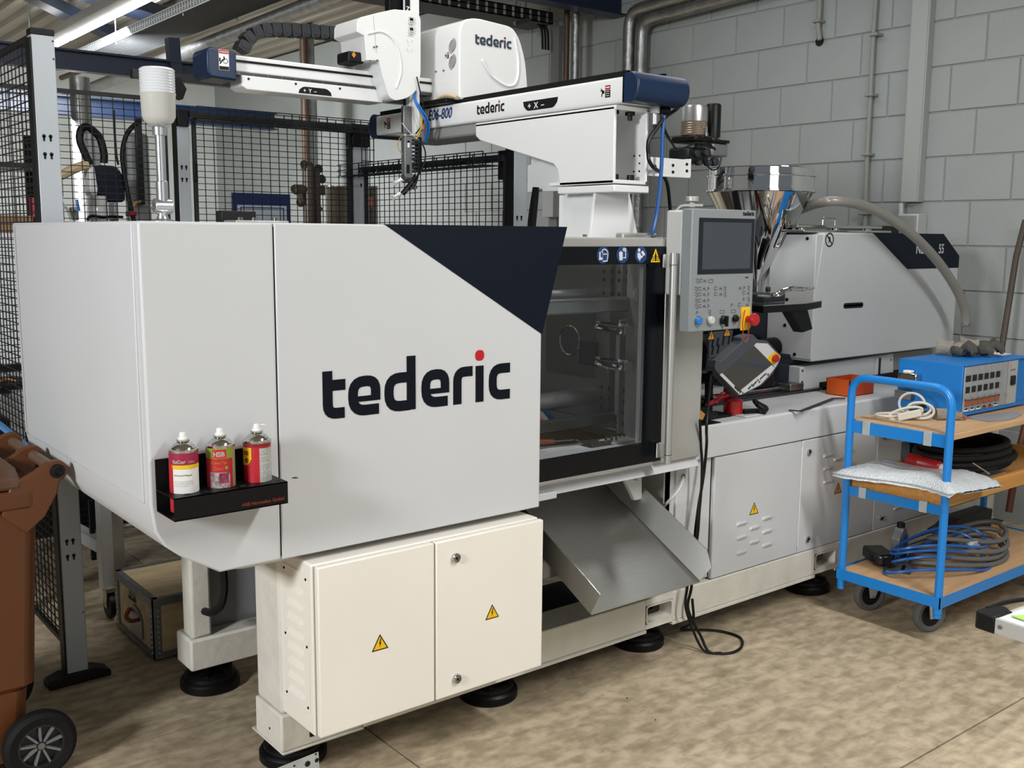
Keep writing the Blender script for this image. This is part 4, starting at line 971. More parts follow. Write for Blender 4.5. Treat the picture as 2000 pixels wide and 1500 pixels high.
# bulge relief on the front of the carriage
cc = [c_(*p_) for p_ in ((942, 118), (948, 130), (962, 150), (990, 168), (1008, 160), (1012, 120), (1005, 75))]
m = M(); m.tube(spline([(x_, 3.639, z_) for x_, z_ in cc], 6), .006, 8); m.build('relief_line', ROBW, carriage)
XCF = prof[0][0]
def slots(px_, py_, rw, rh):
    q_ = at(px_, py_, X=XCF); m = M(); m.xf = FL(XCF-.0006, q_.y, q_.z)
    for k in range(-4, 5):
        w2 = rw*math.sqrt(max(.05, 1-(k/4.6)**2)); m.stroke([(-w2, k*rh/4.5-.006), (w2, k*rh/4.5+.006)], .0028, .0006)
    m.build('vent_slots', BLKM, carriage, kind='stuff')
slots(884, 90, .028, .028); slots(884, 121, .028, .028)
q = at(873, 110, X=XCF); danger((XCF-.0006, q.y, q.z-.01), carriage, .026)
m = M(); screws(m, [tuple(at(*p_, X=XCF-.001)) for p_ in ((852, 140), (867, 138))], .005, 10, (-1, 0, 0), .004); m.build('screw', STEEL, carriage)
m = M(); m.box(XB-.04, XB+.2, 3.68, 4.0, bz1_+.002, bz1_+.022); m.build('carriage_base', BLKM, rb, bevel=.004)
q0, q1 = at(845, 200, X=XB-.02), at(893, 190, X=XB-.02)
m = M(); m.tube(spline([q0, at(860, 190, X=XB-.03), at(875, 186, X=XB-.03), q1], 5), .007, 8); m.build('wire_loom', mat('cream_wires', 'c9b48d', .6), rb)
# arm along the machine axis
YA = 3.85
a_ = lambda x, y, Y=YA: (at(x, y, Y=Y).x, at(x, y, Y=Y).z)
ax0, ax1 = a_(455, 98)[0], XCF+.02
at0, at1 = a_(455, 98)[1], 0
azt = a_(455, 99)[1]; azm = a_(455, 139)[1]; azb = a_(455, 150)[1]
azt = (a_(455, 98)[1]+a_(735, 148)[1])/2; azm = azt-.062; azb = azm-.012
arm = M().box(ax0, ax1, YA, YA+.10, azm, azt).build('arm', ROBW, rb, bevel=.006, seg=3)
M().box(ax0, ax1, YA-.003, YA+.01, azt-.026, azt-.017).build('arm_slot', BLK, arm)
M().box(ax0, ax1, YA-.002, YA+.1, azb, azm-.0).build('arm_rail', mat('rail_steel_dark', ''), arm)
m = M(); screws(m, [(ax0+.02+k*.06, YA-.002, (azb+azm)/2) for k in range(14)], .003, 6, h=.0015); m.build('screw', STEEL, arm)
lx0, lx1 = a_(470, 165)[0], a_(745, 190)[0]; lz0 = azb-.052
M().prism([(lx0, azb), (lx1, azb), (lx1, lz0), (lx0+.02, lz0), (lx0, lz0+.012)], 'Y', YA-.012, YA+.1).build('arm_cover', ROBW, rb, bevel=.003)
q0, q1 = a_(580, 170), a_(645, 180); W_ = q1[0]-q0[0]; m = M(); m.xf = FF(q0[0], YA-.0124, lz0+.006)
m.poly([(0, 0), (W_, 0), (W_*.97, .014), (W_*.88, .024), (W_*.8, .027), (W_*.2, .027), (W_*.12, .024), (W_*.03, .014)], .0005); m.build('axis_label', BLK, arm)
m = text('+  Y  –', FF(q0[0]+W_*.14, YA-.0132, lz0+.011), .021, bold=.0004, sx=1.0); m.build('axis_letters', ROBW, arm)
m = M(); screws(m, [(a_(x_, y_)[0], YA-.012, azb-.012) for x_, y_ in ((483, 160), (575, 170), (661, 178))], .005, 6, h=.003); m.build('bolt', BLK, rb)
# navy cap at the free end
cz1_, cz0_ = a_(398, 90)[1], a_(400, 152)[1]
cx0_, cx1_ = a_(397, 120)[0], a_(455, 120)[0]
cpx = M().prism([(cx0_+.014, cz0_), (cx1_, cz0_-.004), (cx1_, cz1_-.012), (cx0_+.014, cz1_-.004), (cx0_, cz1_-.02), (cx0_, cz0_+.02)], 'Y', YA-.035, YA+.11).build('arm_cap', NAVYB, rb, bevel=.008, seg=3)
q = at(428, 136, Y=YA-.036); m = M(); m.xf = FF(q.x, YA-.0356, q.z); m.mi = 1; m.poly([(0, 0), (.04, 0), (.04, .075), (0, .075)], .0004); m.xf = FF(q.x, YA-.036, q.z)
m.mi = 0; m.poly([(.001, .001), (.039, .001), (.039, .014), (.001, .014)], .0004); m.mi = 2; m.poly([(.001, .06), (.039, .06), (.039, .074), (.001, .074)], .0004)
m.mi = 0; m.stroke([(.026+.009*math.cos(i*.5), .034+.009*math.sin(i*.5)) for i in range(14)], .002, .0004); m.stroke([(.004, .022), (.014, .036), (.022, .04), (.02, .05)], .005, .0004); m.stroke([(.004, .03), (.004, .044)], .006, .0004)
m.build('caution_sticker', [BLK, ROBW, RED], cpx)
m = text('WARNING', FF(q.x+.004, YA-.0367, q.z+.064), .0072, bold=.0001, sx=.95); m.build('sticker_writing', ROBW, cpx)
# cable chain above the arm: individual links
pts = spline([at(470, 100, Y=YA+.14), at(478, 82, Y=YA+.14), at(495, 66, Y=YA+.14), at(520, 59, Y=YA+.14), at(560, 59, Y=YA+.14), at(620, 63, Y=YA+.14), at(670, 68, Y=YA+.14), at(708, 73, Y=YA+.14)], 12)
L_ = [0]
for i in range(1, len(pts)): L_.append(L_[-1]+(pts[i]-pts[i-1]).length)
cc_ = thing('cable_chain', 'black plastic cable chain arching above the robot arm', 'cable chain', pts[0])
nl = 14
def ap(s_):
    s_ = max(0, min(L_[-1], s_))
    for i in range(1, len(pts)):
        if L_[i] >= s_: t_ = (s_-L_[i-1])/(L_[i]-L_[i-1]+1e-9); return pts[i-1].lerp(pts[i], t_)
    return pts[-1]
for k in range(nl):
    a0, a1 = ap(L_[-1]*k/nl), ap(L_[-1]*(k+.93)/nl); d_ = (a1-a0).normalized(); n_ = Vector((-d_.z, 0, d_.x))
    m = M(); h_ = .026
    m.xf = frame(a0-n_*h_+Vector((0, .03, 0)), d_, n_); ln = (a1-a0).length
    m.poly(roundpoly([(0, 0), (ln*.9, 0), (ln, h_*.6), (ln, h_*1.4), (ln*.9, 2*h_), (0, 2*h_)], [.004, .012, .01, .01, .012, .004]), .06)
    m.xf = m.xf @ Matrix.Translation((0, 0, .06)); m.poly(roundpoly([(ln*.25, h_*.3), (ln*.95, h_*.3), (ln*.95, h_*1.7), (ln*.25, h_*1.7)], .01), .002)
    m.build('chain_link', mat('chain_plastic', '1d2025', .4), cc_, bevel=.002)
# vertical carriage cover
zf = lambda x, y, Y=3.77: (at(x, y, Y=Y).x, at(x, y, Y=Y).z)
zp = [zf(*p_) for p_ in ((697, 62), (697, 42), (703, 34), (738, 25), (770, 18), (812, 22), (822, 34), (822, 150), (812, 180), (795, 192), (772, 197), (760, 190), (748, 150), (740, 118), (716, 118), (712, 70))]
zc_ = M().prism(roundpoly(zp, [.004, .01, .01, .01, .01, .012, .015, .03, .03, .02, .02, .02, .02, .003, .003, .003], 3), 'Y', 3.77, 3.97).build('lift_cover', ROBW, rb, bevel=.012, seg=4)
m = M(); m.tube(spline([(x_, 3.769, z_) for x_, z_ in [zf(*p_) for p_ in ((718, 66), (745, 62), (768, 78), (780, 108), (783, 140), (774, 172))]], 6), .004, 8); m.build('relief_line', ROBW, zc_)
m = M(); m.bar((zf(729, 30)[0], 3.77, zf(729, 30)[1]), (zf(735, 104)[0], 3.77, zf(735, 104)[1]), .0015, .001); m.build('seam', PGREY, zc_)
for (x_, y_) in ((802, 41), (802, 60)):
    u, v_ = zf(x_, y_); m = M(); m.xf = FF(u-.012, 3.767, v_-.014); m.poly(rrect(0, .024, 0, .03, .003), .004); m.mi = 1; m.xf = FF(u-.008, 3.763, v_-.0); m.poly([(0, 0), (.016, 0), (.016, .011), (0, .011)], .0006); m.mi = 0
    for k in range(3): m.mi = 1; m.xf = FF(u-.007+k*.006, 3.763, v_-.008); m.poly([(0, 0), (.003, 0), (.003, .003), (0, .003)], .0006)
    m.build('pressure_display', [mat('display_grey', 'c9cccc', .5), BLK], zc_)
for (x_, y_) in ((800, 77), (800, 95)):
    u, v_ = zf(x_, y_)
    for a0, a1, b0, b1 in ((-.011, .011, .013, .013), (-.011, .011, -.013, -.013), (-.011, -.011, -.013, .013), (.011, .011, -.013, .013)):
        m = M()
        m.xf = FF(u, 3.77, v_)
        m.stroke([(a0, b0), ((a0*.5+a1*.5)-(.001 if a0 != a1 else 0), (b0+b1)/2-(.001 if b0 != b1 else 0))], .001, .0004); m.build('dashed_mark', PGREY, zc_)
m = M(); screws(m, [(zf(*p_)[0], 3.769, zf(*p_)[1]) for p_ in ((730, 92), (735, 91), (722, 119), (736, 118))], .004, 8); m.build('screw', STEEL, zc_)
u0, u1 = zf(690, 96), zf(713, 122)
m = M(); m.box(u0[0], u1[0]+.02, 3.81, 3.91, u1[1], u0[1]); m.build('drive_motor', BLK, rb, bevel=.008)
q = at(691, 107, Y=3.809); m = M(); m.xf = FF(q.x, 3.809, q.z); m.poly([(-.01, 0), (0, -.013), (.01, 0), (0, .013)], .0006); m.build('caution_sticker', ORSIGN, rb)
# lift mast with Z label
mx0, mx1 = at(795, 100, Y=3.81).x, at(817, 100, Y=3.81).x
mast = M().box(mx0+.006, mx1, 3.8, 3.85, at(800, 265, Y=3.81).z, 2.75).build('lift_mast', ROBW, rb, bevel=.003)
q = at(806, 10, Y=3.76); M().box(q.x-.012, q.x+.010, 3.796, 3.8, q.z-.03, 2.75).build('axis_label', BLK, mast)
m = text('Z', FF(q.x-.009, 3.796, q.z-.018), .026, bold=.0004); m.build('axis_letters', ROBW, mast)
m = M()
u0, u1 = at(758, 0, Y=3.87), at(790, 22, Y=3.87); m.box(u0.x, u1.x, 3.86, 3.9, u1.z-.03, 2.74); m.build('lift_belt_guide', BLKM, rb, bevel=.004)
u0 = at(790, 190, Y=3.83); M().box(u0.x, u0.x+.02, 3.83, 3.84, at(790, 250, Y=3.83).z, u0.z+.02).build('side_strip', NAVY, mast)
# gripper unit
gp = lambda x, y, Y=3.81: at(x, y, Y=Y)
u0, u1 = gp(788, 266), gp(803, 348); grp = M().box(u0.x, u1.x, 3.8, 3.83, u1.z, u0.z).build('gripper_plate', mat('grip_alu', '8c8f90', .4, .7), rb, bevel=.002)
u0, u1 = gp(787, 207), gp(800, 262); m = M(); m.box(u0.x-.01, u1.x, 3.79, 3.81, u1.z, u0.z); m.build('clamp_plate', STEEL, rb, bevel=.002)
for k in range(9):
    q = gp(807, 274+k*7.5); M().box(q.x-.008, q.x+.010, 3.785, 3.815, q.z-.004, q.z+.004).build('valve_coil', mat('dark_cast', ''), grp, bevel=.002)
u0, u1 = gp(812, 268), gp(818, 335); M().box(u0.x, u1.x+.004, 3.79, 3.82, u1.z, u0.z).build('valve_block', BLK, rb, bevel=.003)
q = gp(795, 279); m = M(); m.xf = FF(q.x-.005, 3.799, q.z-.02); m.poly([(0, 0), (.011, 0), (.011, .028), (0, .028)], .0004); m.mi = 1; m.xf = FF(q.x-.005, 3.799, q.z-.0); m.poly([(0, 0), (.011, 0), (.011, .008), (0, .008)], .0004); m.build('caution_sticker', [ROBW, mat('orange_print', 'c4582a', .5)], grp)
q = gp(794, 330); M().box(q.x-.006, q.x+.006, 3.796, 3.8, q.z-.018, q.z+.018).build('cylinder_slot', BLK, grp)
m = M(); m.tube([gp(786, 345), gp(800, 352), gp(812, 368)], .011, 8); m.build('wrist_block', STEEL, rb)
m = M(); m.tube([gp(812, 345), gp(800, 362), gp(787, 378)], .012, 8); m.build('wrist_block', BLKM, rb)
for (x0_, y0_, x1_, y1_) in ((770, 358, 786, 350), (767, 386, 784, 377)):
    m = M(); m.lathe([(0, 0), (.012, .0), (.010, .006), (.006, .01), (.006, .024), (.009, .028), (.009, .04), (0, .04)], gp(x0_, y0_), gp(x1_, y1_)-gp(x0_, y0_), 14); m.build('suction_cup', mat('cup_white', 'd9d9d4', .4), rb)
def cable(name, pl_, r_, ma, par, n=6): return M().tube(spline(pl_, n), r_, 6).build(name, ma, par)
ABL = mat('air_hose_blue', '1c6fc0', .4)
cable('air_hose', [gp(812, 176), gp(812, 195, 3.76), gp(822, 212, 3.75), gp(833, 230, 3.75), gp(838, 250, 3.76), gp(832, 277, 3.79)], .005, ABL, rb)
cable('air_hose', [gp(810, 180), gp(811, 198, 3.76), gp(819, 215, 3.75), gp(830, 234, 3.74), gp(834, 252, 3.76), gp(829, 277, 3.79)], .004, ABL, rb)
cable('air_hose', [gp(812, 195, 3.77), gp(820, 220, 3.76), gp(824, 240, 3.76), gp(818, 262, 3.79), gp(812, 272, 3.8)], .0035, mat('air_hose_yellow', 'd9b21a', .4), rb)
cable('air_hose', [gp(813, 200, 3.77), gp(824, 220, 3.76), gp(831, 245, 3.76), gp(829, 270, 3.79)], .0028, mat('air_hose_red', 'b3413a', .4), rb)
cable('signal_cable', [gp(814, 150, 3.76), gp(822, 185, 3.75), gp(828, 215, 3.75), gp(826, 240, 3.77), gp(812, 262, 3.79)], .003, BLK, rb)
cable('air_hose', [gp(810, 275, 3.78), gp(825, 282, 3.76), gp(831, 305, 3.76), gp(822, 335, 3.77), gp(800, 354, 3.79), gp(786, 356, 3.8)], .0035, BLK, rb)
cable('air_hose', [gp(815, 300, 3.77), gp(817, 340, 3.77), gp(808, 365, 3.78), gp(785, 378, 3.79)], .0035, BLK, rb)
cable('signal_cable', [gp(788, 262), gp(778, 275), gp(778, 290), gp(787, 302)], .0015, mat('thin_orange', 'b78338', .5), rb)
cable('tie_strip', [gp(785, 240, 3.78), gp(800, 258, 3.78), gp(818, 274, 3.79)], .0015, ROBW, rb)
# navy cap cables + air service unit at the near end of the beam
YN = 2.66
s_ = lambda x, y, Y=YN: at(x, y, Y=Y)
au = thing('air_service_unit', 'small translucent air filter bowl hanging under the large navy cap', 'filter', s_(1280, 215))
q = s_(1279, 215); m = M(); m.cyl((q.x, YN, q.z+.02), (q.x, YN, q.z-.012), .018, n=12); m.build('filter_head', mat('filter_grey', '9a9c9b', .5), au)
m = M(); m.cyl((q.x, YN, q.z-.012), (q.x, YN, q.z-.05), .011, n=14); m.build('filter_bowl', LENS, au)
m = M(); m.cyl((q.x, YN, q.z-.05), (q.x, YN, q.z-.062), .005, n=10); m.build('drain_valve', BLK, au)
m = M(); m.cyl((q.x+.018, YN, q.z), (q.x+.07, YN, q.z+.004), .013, n=12); m.build('regulator', BLK, au)
hc = thing('robot_supply_cables', 'black supply cables looping from the large navy cap down behind the silver column', 'cables', s_(1325, 205))
cable('cable', [s_(1330, 198), s_(1322, 212), s_(1300, 228), s_(1283, 250), s_(1267, 275), s_(1266, 300), s_(1272, 322), s_(1300, 350, 2.75), s_(1308, 400, 2.8), s_(1311, 470, 2.8)], .0075, BLK, hc)
cable('cable', [s_(1290, 218), s_(1293, 245), s_(1305, 270), s_(1320, 290)], .003, BLK, hc)
cable('cable', [s_(1297, 222), s_(1298, 250), s_(1312, 278), s_(1322, 292), s_(1345, 285), s_(1365, 279), s_(1393, 290)], .0035, BLK, hc)
cable('cable', [s_(1330, 200), s_(1316, 208), s_(1300, 207)], .004, mat('cable_grey', ''), hc)
bh = thing('blue_air_hose', 'bright blue air hose hanging right of the white robot column', 'hose', s_(1296, 225))
cable('hose', [s_(1297, 226), s_(1294, 260), s_(1293, 300), s_(1291, 340), s_(1288, 375), s_(1282, 420), s_(1272, 460), s_(1262, 475, 2.7)], .0075, mat('air_hose_deep_blue', '0c4f96', .4), bh)

# ================================================================== LUBRICATION UNIT
lu = thing('lubrication_unit', 'grease lubrication pump with clear reservoir beside a tall black cylinder above the hopper', 'pump', s_(1350, 300))
YL = 2.70; l_ = lambda x, y, Y=YL: at(x, y, Y=Y)
p, q = l_(1267, 306), l_(1348, 346); M().box(p.x, q.x, YL, YL+.008, q.z-.004, p.z).build('bracket_plate', ROBW, lu, bevel=.002)
M().box(q.x-.003, q.x+.004, YL, YL+.10, q.z, p.z+.004).build('bracket_flange', ROBW, lu, bevel=.002)
m = M(); screws(m, [tuple(l_(*k)) for k in ((1279, 325), (1314, 323), (1314, 336), (1341, 321), (1341, 334), (1335, 308), (1343, 307))], .006, 12); m.build('bolt', BLK, lu)
p, q = l_(1329, 262, 2.76), l_(1381, 262, 2.76); cxx, rr = (p.x+q.x)/2, 26*mpp(1355, 240, 2.76)
zt, zm, zb = l_(1355, 206, 2.76).z, l_(1355, 238, 2.76).z, l_(1355, 265, 2.76).z
m = M(); m.lathe([(rr, zm-zb), (rr, zt-zb-.012), (rr*.93, zt-zb-.002), (0, zt-zb)], (cxx, 2.76, zb), n=28); m.build('clear_dome', LENS, lu)
m = M(); m.lathe([(0, 0), (rr*.98, 0), (rr*.98, zm-zb), (0, zm-zb)], (cxx, 2.76, zb), n=28); m.build('grease_fill', mat('grease', '7c6a52', .5, var=.2), lu)
m = M()
for k in range(5): m.lathe([(rr*1.0, 0), (rr*1.015, .001), (rr*1.0, .002)], (cxx, 2.76, zb+.008+k*.009), n=28)
m.build('level_ribs', LENS, lu, kind='stuff')
m = M()
for k in range(5): m.box(cxx-.022+.003*(k % 2), cxx+.022, 2.76-rr*.5, 2.76-rr*.5+.002, zm+.008+k*.008, zm+.011+k*.008)
m.box(cxx-.001, cxx+.001, 2.76-rr*.5, 2.76-rr*.5+.002, zm, zm+.045); m.build('dome_print', mat('print_blue', '6f86a8', .5), lu, kind='stuff')
m = M(); m.box(cxx-rr*1.06, cxx+rr*1.1, 2.70, 2.83, zb-.028, zb-.002); m.build('pump_head', BLK, lu, bevel=.008)
m = M(); m.cyl((cxx, 2.695, zb-.006), (cxx, 2.695, zb+.03), .003, n=8); m.cyl((cxx, 2.695, zb-.006), (cxx, 2.695, zb+.006), .006, n=8); m.build('grease_nipple', CHR2, lu)
p, q = l_(1379, 240, 2.74), l_(1407, 240, 2.74); cx2, r2 = (p.x+q.x)/2, 14.5*mpp(1393, 240, 2.74)
m = M(); z1_, z0_ = l_(1393, 203, 2.74).z, l_(1393, 275, 2.74).z; m.lathe([(0, 0), (r2, 0), (r2, z1_-z0_-.006), (r2-.004, z1_-z0_), (0, z1_-z0_)], (cx2, 2.74, z0_), n=28); m.build('motor', BLK, lu)
p, q = l_(1392, 278), l_(1422, 307); m = M(); m.box(p.x, q.x, 2.70, 2.80, q.z, p.z); m.build('gear_housing', mat('cast_alu', '7e8183', .45, .6), lu, bevel=.008)
m = M(); m.box(p.x-.006, q.x-.004, 2.69, 2.80, p.z, p.z+.012); m.build('housing_lid', BLK, lu, bevel=.003)
m = M(); screws(m, [(p.x, 2.70, p.z+.01), (p.x+.035, 2.70, p.z+.014), (q.x, 2.70, p.z+.006)], .005, 8, (0, 0, 1), .006); m.build('bolt', CHR2, lu)
p, q = l_(1350, 285), l_(1392, 325); m = M(); m.box(p.x, q.x, 2.72, 2.82, q.z+.01, p.z); m.build('pump_body', mat('pump_dark', '1b1e22', .45, .3), lu, bevel=.012)
for (x_, y_, r3) in ((1362, 300, .014), (1380, 298, .013), (1385, 318, .012), (1367, 318, .010), (1398, 316, .016)):
    q = l_(x_, y_, 2.71); m = M(); m.cyl((q.x, 2.705, q.z), (q.x, 2.73, q.z), r3, n=14); m.build('fitting', mat('dark_cast', ''), lu, bevel=.002)
cable('grease_line', [l_(1372, 305), l_(1380, 322), l_(1392, 332), l_(1404, 326), l_(1409, 308)], .003, BLK, lu)
cable('grease_line', [l_(1360, 285), l_(1372, 279), l_(1385, 282), l_(1397, 292)], .004, BLK, lu)

# ================================================================== WARNING BEACON
YBn = 2.7; b_ = lambda x, y: at(x, y, Y=YBn)
bc = thing('warning_beacon', 'ribbed clear signal beacon on a tilting aluminium pole on the hood roof', 'beacon', (b_(316, 425).x, YBn, HT))
base_ = Vector((b_(318, 425).x, YBn, HT+.0)); k0 = b_(318, 403); k1 = b_(314, 255); k2 = b_(306, 133)
BM = mat('satin_aluminium', 'b9bcbe', .28, .85)
ax_ = (k2-k0).normalized()
m = M(); m.lathe([(0, 0), (.036, 0), (.036, .004), (.016, .01), (.013, .02), (.015, .03), (0, .03)], base_, n=24); m.build('base_flange', BM, bc)
m = M(); m.cyl(k0+Vector((-.024, 0, 0)), k0+Vector((.024, 0, 0)), .020, n=24); m.build('swivel_joint', BM, bc, bevel=.003)
m = M(); m.cyl(k0+Vector((-.034, 0, 0)), k0+Vector((-.024, 0, 0)), .007, n=8); m.build('swivel_screw', STEEL, bc)
m = M(); m.cyl(k0, k0+ax_*.065, .0155, n=20); m.build('lower_sleeve', BM, bc, bevel=.002)
ln = (k1-k0).length; lt = (k2-k0).length
m = M(); m.cyl(k0, k0+ax_*ln, .0125, n=20); m.build('pole', BM, bc)
m = M(); m.lathe([(0, ln-.012), (.018, ln-.012), (.018, ln+.008), (.026, ln+.010), (.03, ln+.014), (0, ln+.016)], k0, ax_, 24); m.build('neck', BM, bc)
m = M(); m.lathe([(.022, ln+.012), (.036, ln+.022), (.042, ln+.034), (.0435, ln+.085), (.045, ln+.092), (0, ln+.092)], k0, ax_, 32); m.build('lower_body', mat('milky_grey', 'b9b9b2', .3), bc)
m = M(); pr = []; z = ln+.092
while z < lt-.008:
    pr += [(.0435, z), (.0445, z+.002), (.0425, z+.005)]; z += .007
m.lathe([(.0445, ln+.09)]+pr+[(.038, lt), (0, lt+.001)], k0, ax_, 32); m.build('ribbed_lens', mat('frosted_lens', 'd3d8dc', .22, spec=.8), bc)
m = M(); m.lathe([(0, ln+.092), (.034, ln+.092), (.034, lt-.012), (0, lt-.006)], k0, ax_, 20); m.build('inner_reflector', mat('inner_white', 'e4e6e8', .3), bc)

# ================================================================== CONTROL PANEL
YP = 2.30; c_ = lambda x, y, Y=YP: at(x, y, Y=Y)
tl, tr, bl, br_ = c_(1356, 407), c_(1478, 411), c_(1342, 649), c_(1467, 641)
W_ = ((tr.x-tl.x)+(br_.x-bl.x))/2; Hh = ((tl.z-bl.z)+(tr.z-br_.z))/2
px0 = (tl.x+bl.x)/2; pz0 = (bl.z+br_.z)/2; tilt = .00
cpn = thing('control_panel', 'grey machine control panel with dark screen, icon keys and red stop button', 'control panel', (px0+W_/2, YP, pz0))
def CF(u, v, d=0): return FF(px0+u, YP-d, pz0+v)
pt_ = M().box(px0, px0+W_, YP, YP+.045, pz0, pz0+Hh).build('front_plate', PGREY, cpn, bevel=.004)
M().box(px0+.004, px0+W_*.5, YP+.045, YP+.12, pz0+.12, pz0+Hh-.004).build('rear_housing', PGREYL, cpn, bevel=.008)
sx0, sx1, sy0, sy1 = c_(1362, 530).x-px0, c_(1470, 530).x-px0, c_(1365, 536).z-pz0, c_(1365, 425).z-pz0
m = M(); m.xf = CF(0, 0, .0008); m.poly([(sx0, sy0), (sx1, sy0), (sx1, sy1), (sx0, sy1)], .0006); m.build('screen_frame', SCRF, cpn)
m = M(); m.xf = CF(0, 0, .0016); m.poly([(sx0+.02, sy0+.016), (sx1-.018, sy0+.016), (sx1-.018, sy1-.014), (sx0+.02, sy1-.014)], .0006); m.build('screen', SCREEN, cpn)
p = c_(1451, 421); m = logo(CF(p.x-px0, p.z-pz0, .0005), (c_(1473, 421).x-p.x)/5.86, (0, 0)); m.build('lettering', BLK, cpn)
p = c_(1455, 543); m = text('COSM', CF(p.x-px0, p.z-pz0, .0006), .006, bold=.0001); m.build('lettering', BLK, cpn)
def keyicon(x, y, kind, s_=.0065):
    q = c_(x, y); m = M(); m.xf = CF(q.x-px0, q.z-pz0, .0006); t = .0003
    if kind == 0: m.stroke([(-s_, s_), (s_, s_), (s_, -s_), (-s_*.2, -s_)], .0016, t); m.stroke([(-s_, 0), (s_*.3, 0)], .0016, t)
    elif kind == 1: m.stroke([(-s_, -s_), (-s_, s_), (s_, s_)], .0016, t); m.stroke([(-s_*.3, -s_*.6), (s_, -s_*.2)], .0022, t)
    elif kind == 2: m.stroke([(-s_, s_*.6), (s_*.2, 0), (-s_, -s_*.6)], .0018, t); m.stroke([(s_*.5, s_), (s_*.9, -s_)], .0018, t)
    else: m.stroke([(-s_*.8, -s_), (0, s_), (s_*.8, -s_*.2)], .0018, t)
    m.build('key_icon', mat('icon_dark', '3f4447', .5), cpn)
i = 0
for yy_ in (565, 576, 588, 599):
    for xx_ in (1359, 1367, 1375, 1383): keyicon(xx_, yy_-.03*(xx_-1359), i % 4); i += 1
for yy_ in (564, 575):
    for xx_ in (1398, 1407, 1415): keyicon(xx_, yy_, i % 3); i += 1
for (x_, y_) in ((1445, 563), (1453, 563), (1461, 563), (1453, 573), (1461, 573), (1452, 585), (1461, 585), (1444, 596), (1459, 596), (1429, 596), (1361, 549), (1369, 549), (1376, 549), (1361, 611), (1385, 610)): keyicon(x_, y_, i % 4); i += 1
for (x_, y_) in ((1388, 549), (1410, 609), (1432, 608)):
    q = c_(x_, y_); m = M(); m.xf = CF(q.x-px0, q.z-pz0, .0006); o = rrect(-.011, .011, -.005, .005, .002); m.stroke(o+[o[0]], .0014, .0003); m.build('key_frame', mat('icon_dark', ''), cpn)
def button(x, y, r, capm, ring=CHR2, sel=0, h=.014):
    q = c_(x, y); m = M(); m.lathe([(r*.8, .004), (r, .004), (r, .0)], (q.x, YP, q.z), (0, -1, 0), 24)
    rg = m.build('button_ring', ring, cpn)
    m = M(); m.lathe([(0, h), (r*.6, h), (r*.75, h*.8), (r*.8, 0)], (q.x, YP, q.z), (0, -1, 0), 24)
    if sel: m.box(q.x-r*.2, q.x+r*.2, YP-h-.010, YP-h, q.z-r*1.1, q.z+r*.8)
    m.build('button', capm, cpn)
button(1362.5, 626.5, .018, mat('button_blue', '2c6fb2', .3)); button(1386.5, 625, .018, mat('button_clear', 'b9b9b5', .3)); button(1411, 625, .019, BLK, sel=1); button(1434, 622, .016, BLK)
q = c_(1455, 622); u0, u1 = c_(1447, 600), c_(1463, 644)
m = M(); m.xf = CF(0, 0, .001); m.poly([(u0.x-px0, u1.z-pz0), (u1.x-px0, u1.z-pz0), (u1.x-px0, u0.z-pz0), (u0.x-px0, u0.z-pz0)], .0008); m.build('stop_plate', YEL, cpn)
q = c_(1459, 623); m = M(); m.lathe([(.012, 0), (.012, .02), (.021, .024), (.023, .032), (.02, .04), (0, .043)], (q.x, YP, q.z), (0, -1, 0), 24); m.build('emergency_stop', mat('stop_red', 'a3151c', .4), cpn)
cable('red_lanyard', [c_(1455, 606, YP-.01), c_(1453, 616, YP-.02), c_(1450, 632, YP-.02), c_(1451, 645, YP-.01), c_(1452, 662, YP-.0), c_(1456, 668, YP-.0), c_(1461, 660, YP-.0), c_(1462, 645, YP-.01), c_(1461, 632, YP-.02)], .002, mat('lanyard_red', '9c3b2c', .6), cpn)
# support arm behind the panel
hz = at(1322, 396, Y=2.42)
m = M(); pth = fillet([at(1321, 470, Y=2.46), at(1321, 401, Y=2.46), at(1372, 401, Y=2.40)], .03)
for i in range(len(pth)-1): m.bar(pth[i], pth[i+1], .035, .008, up=(0, 0, 1))
m.build('support_arm', SILV, cpn)
q = at(1352, 394, Y=2.42); m = M(); m.cyl(q, q+Vector((0, 0, .018)), .022, n=24); m.cyl(q-Vector((0, 0, .02)), q, .012, n=16); m.build('pivot_cap', SILV, cpn, bevel=.003)

# ================================================================== HOPPER
hp = thing('hopper', 'polished stainless steel material hopper behind the control panel', 'hopper', at(1482, 545, Y=3.05))
YHp = 3.05; hx_ = at(1483, 400, Y=YHp).x; hr = 102*mpp(1483, 360, YHp)
z = lambda y: at(1483, y, Y=YHp).z
zt, zr, zc2, zn = z(331), z(346), z(374), z(545)
m = M(); m.lathe([(hr*.985, zc2-zt), (hr, zc2-zt+.004), (hr, zr-zt-.004)], (hx_, YHp, zt), n=64); m.build('upper_drum', CHROME, hp)
m = M(); m.lathe([(hr, zr-zt-.004), (hr*1.03, zr-zt-.002), (hr*1.03, zr-zt+.004), (hr*.985, zr-zt+.006), (hr*.985, 0), (hr*.97, .004), (0, .006)], (hx_, YHp, zt), n=64); m.build('lid', CHROME, hp)
m = M(); m.lathe([(hr*1.0, zc2-zt+.006), (hr*1.035, zc2-zt+.004), (hr*1.035, zc2-zt-.004), (hr*1.0, zc2-zt-.008)], (hx_, YHp, zt), n=64); m.build('rolled_rim', CHROME, hp)
rn = 12*mpp(1483, 540, YHp)
m = M(); m.lathe([(rn, zn-zt), (hr*.99, zc2-zt-.006)], (hx_, YHp, zt), n=64); m.build('cone', CHROME, hp)
m = M(); m.lathe([(rn, zn-zt), (rn, z(578)-zt), (rn*1.6, z(578)-zt), (rn*1.6, z(583)-zt)], (hx_, YHp, zt), n=32); m.build('outlet_neck', CHR2, hp)
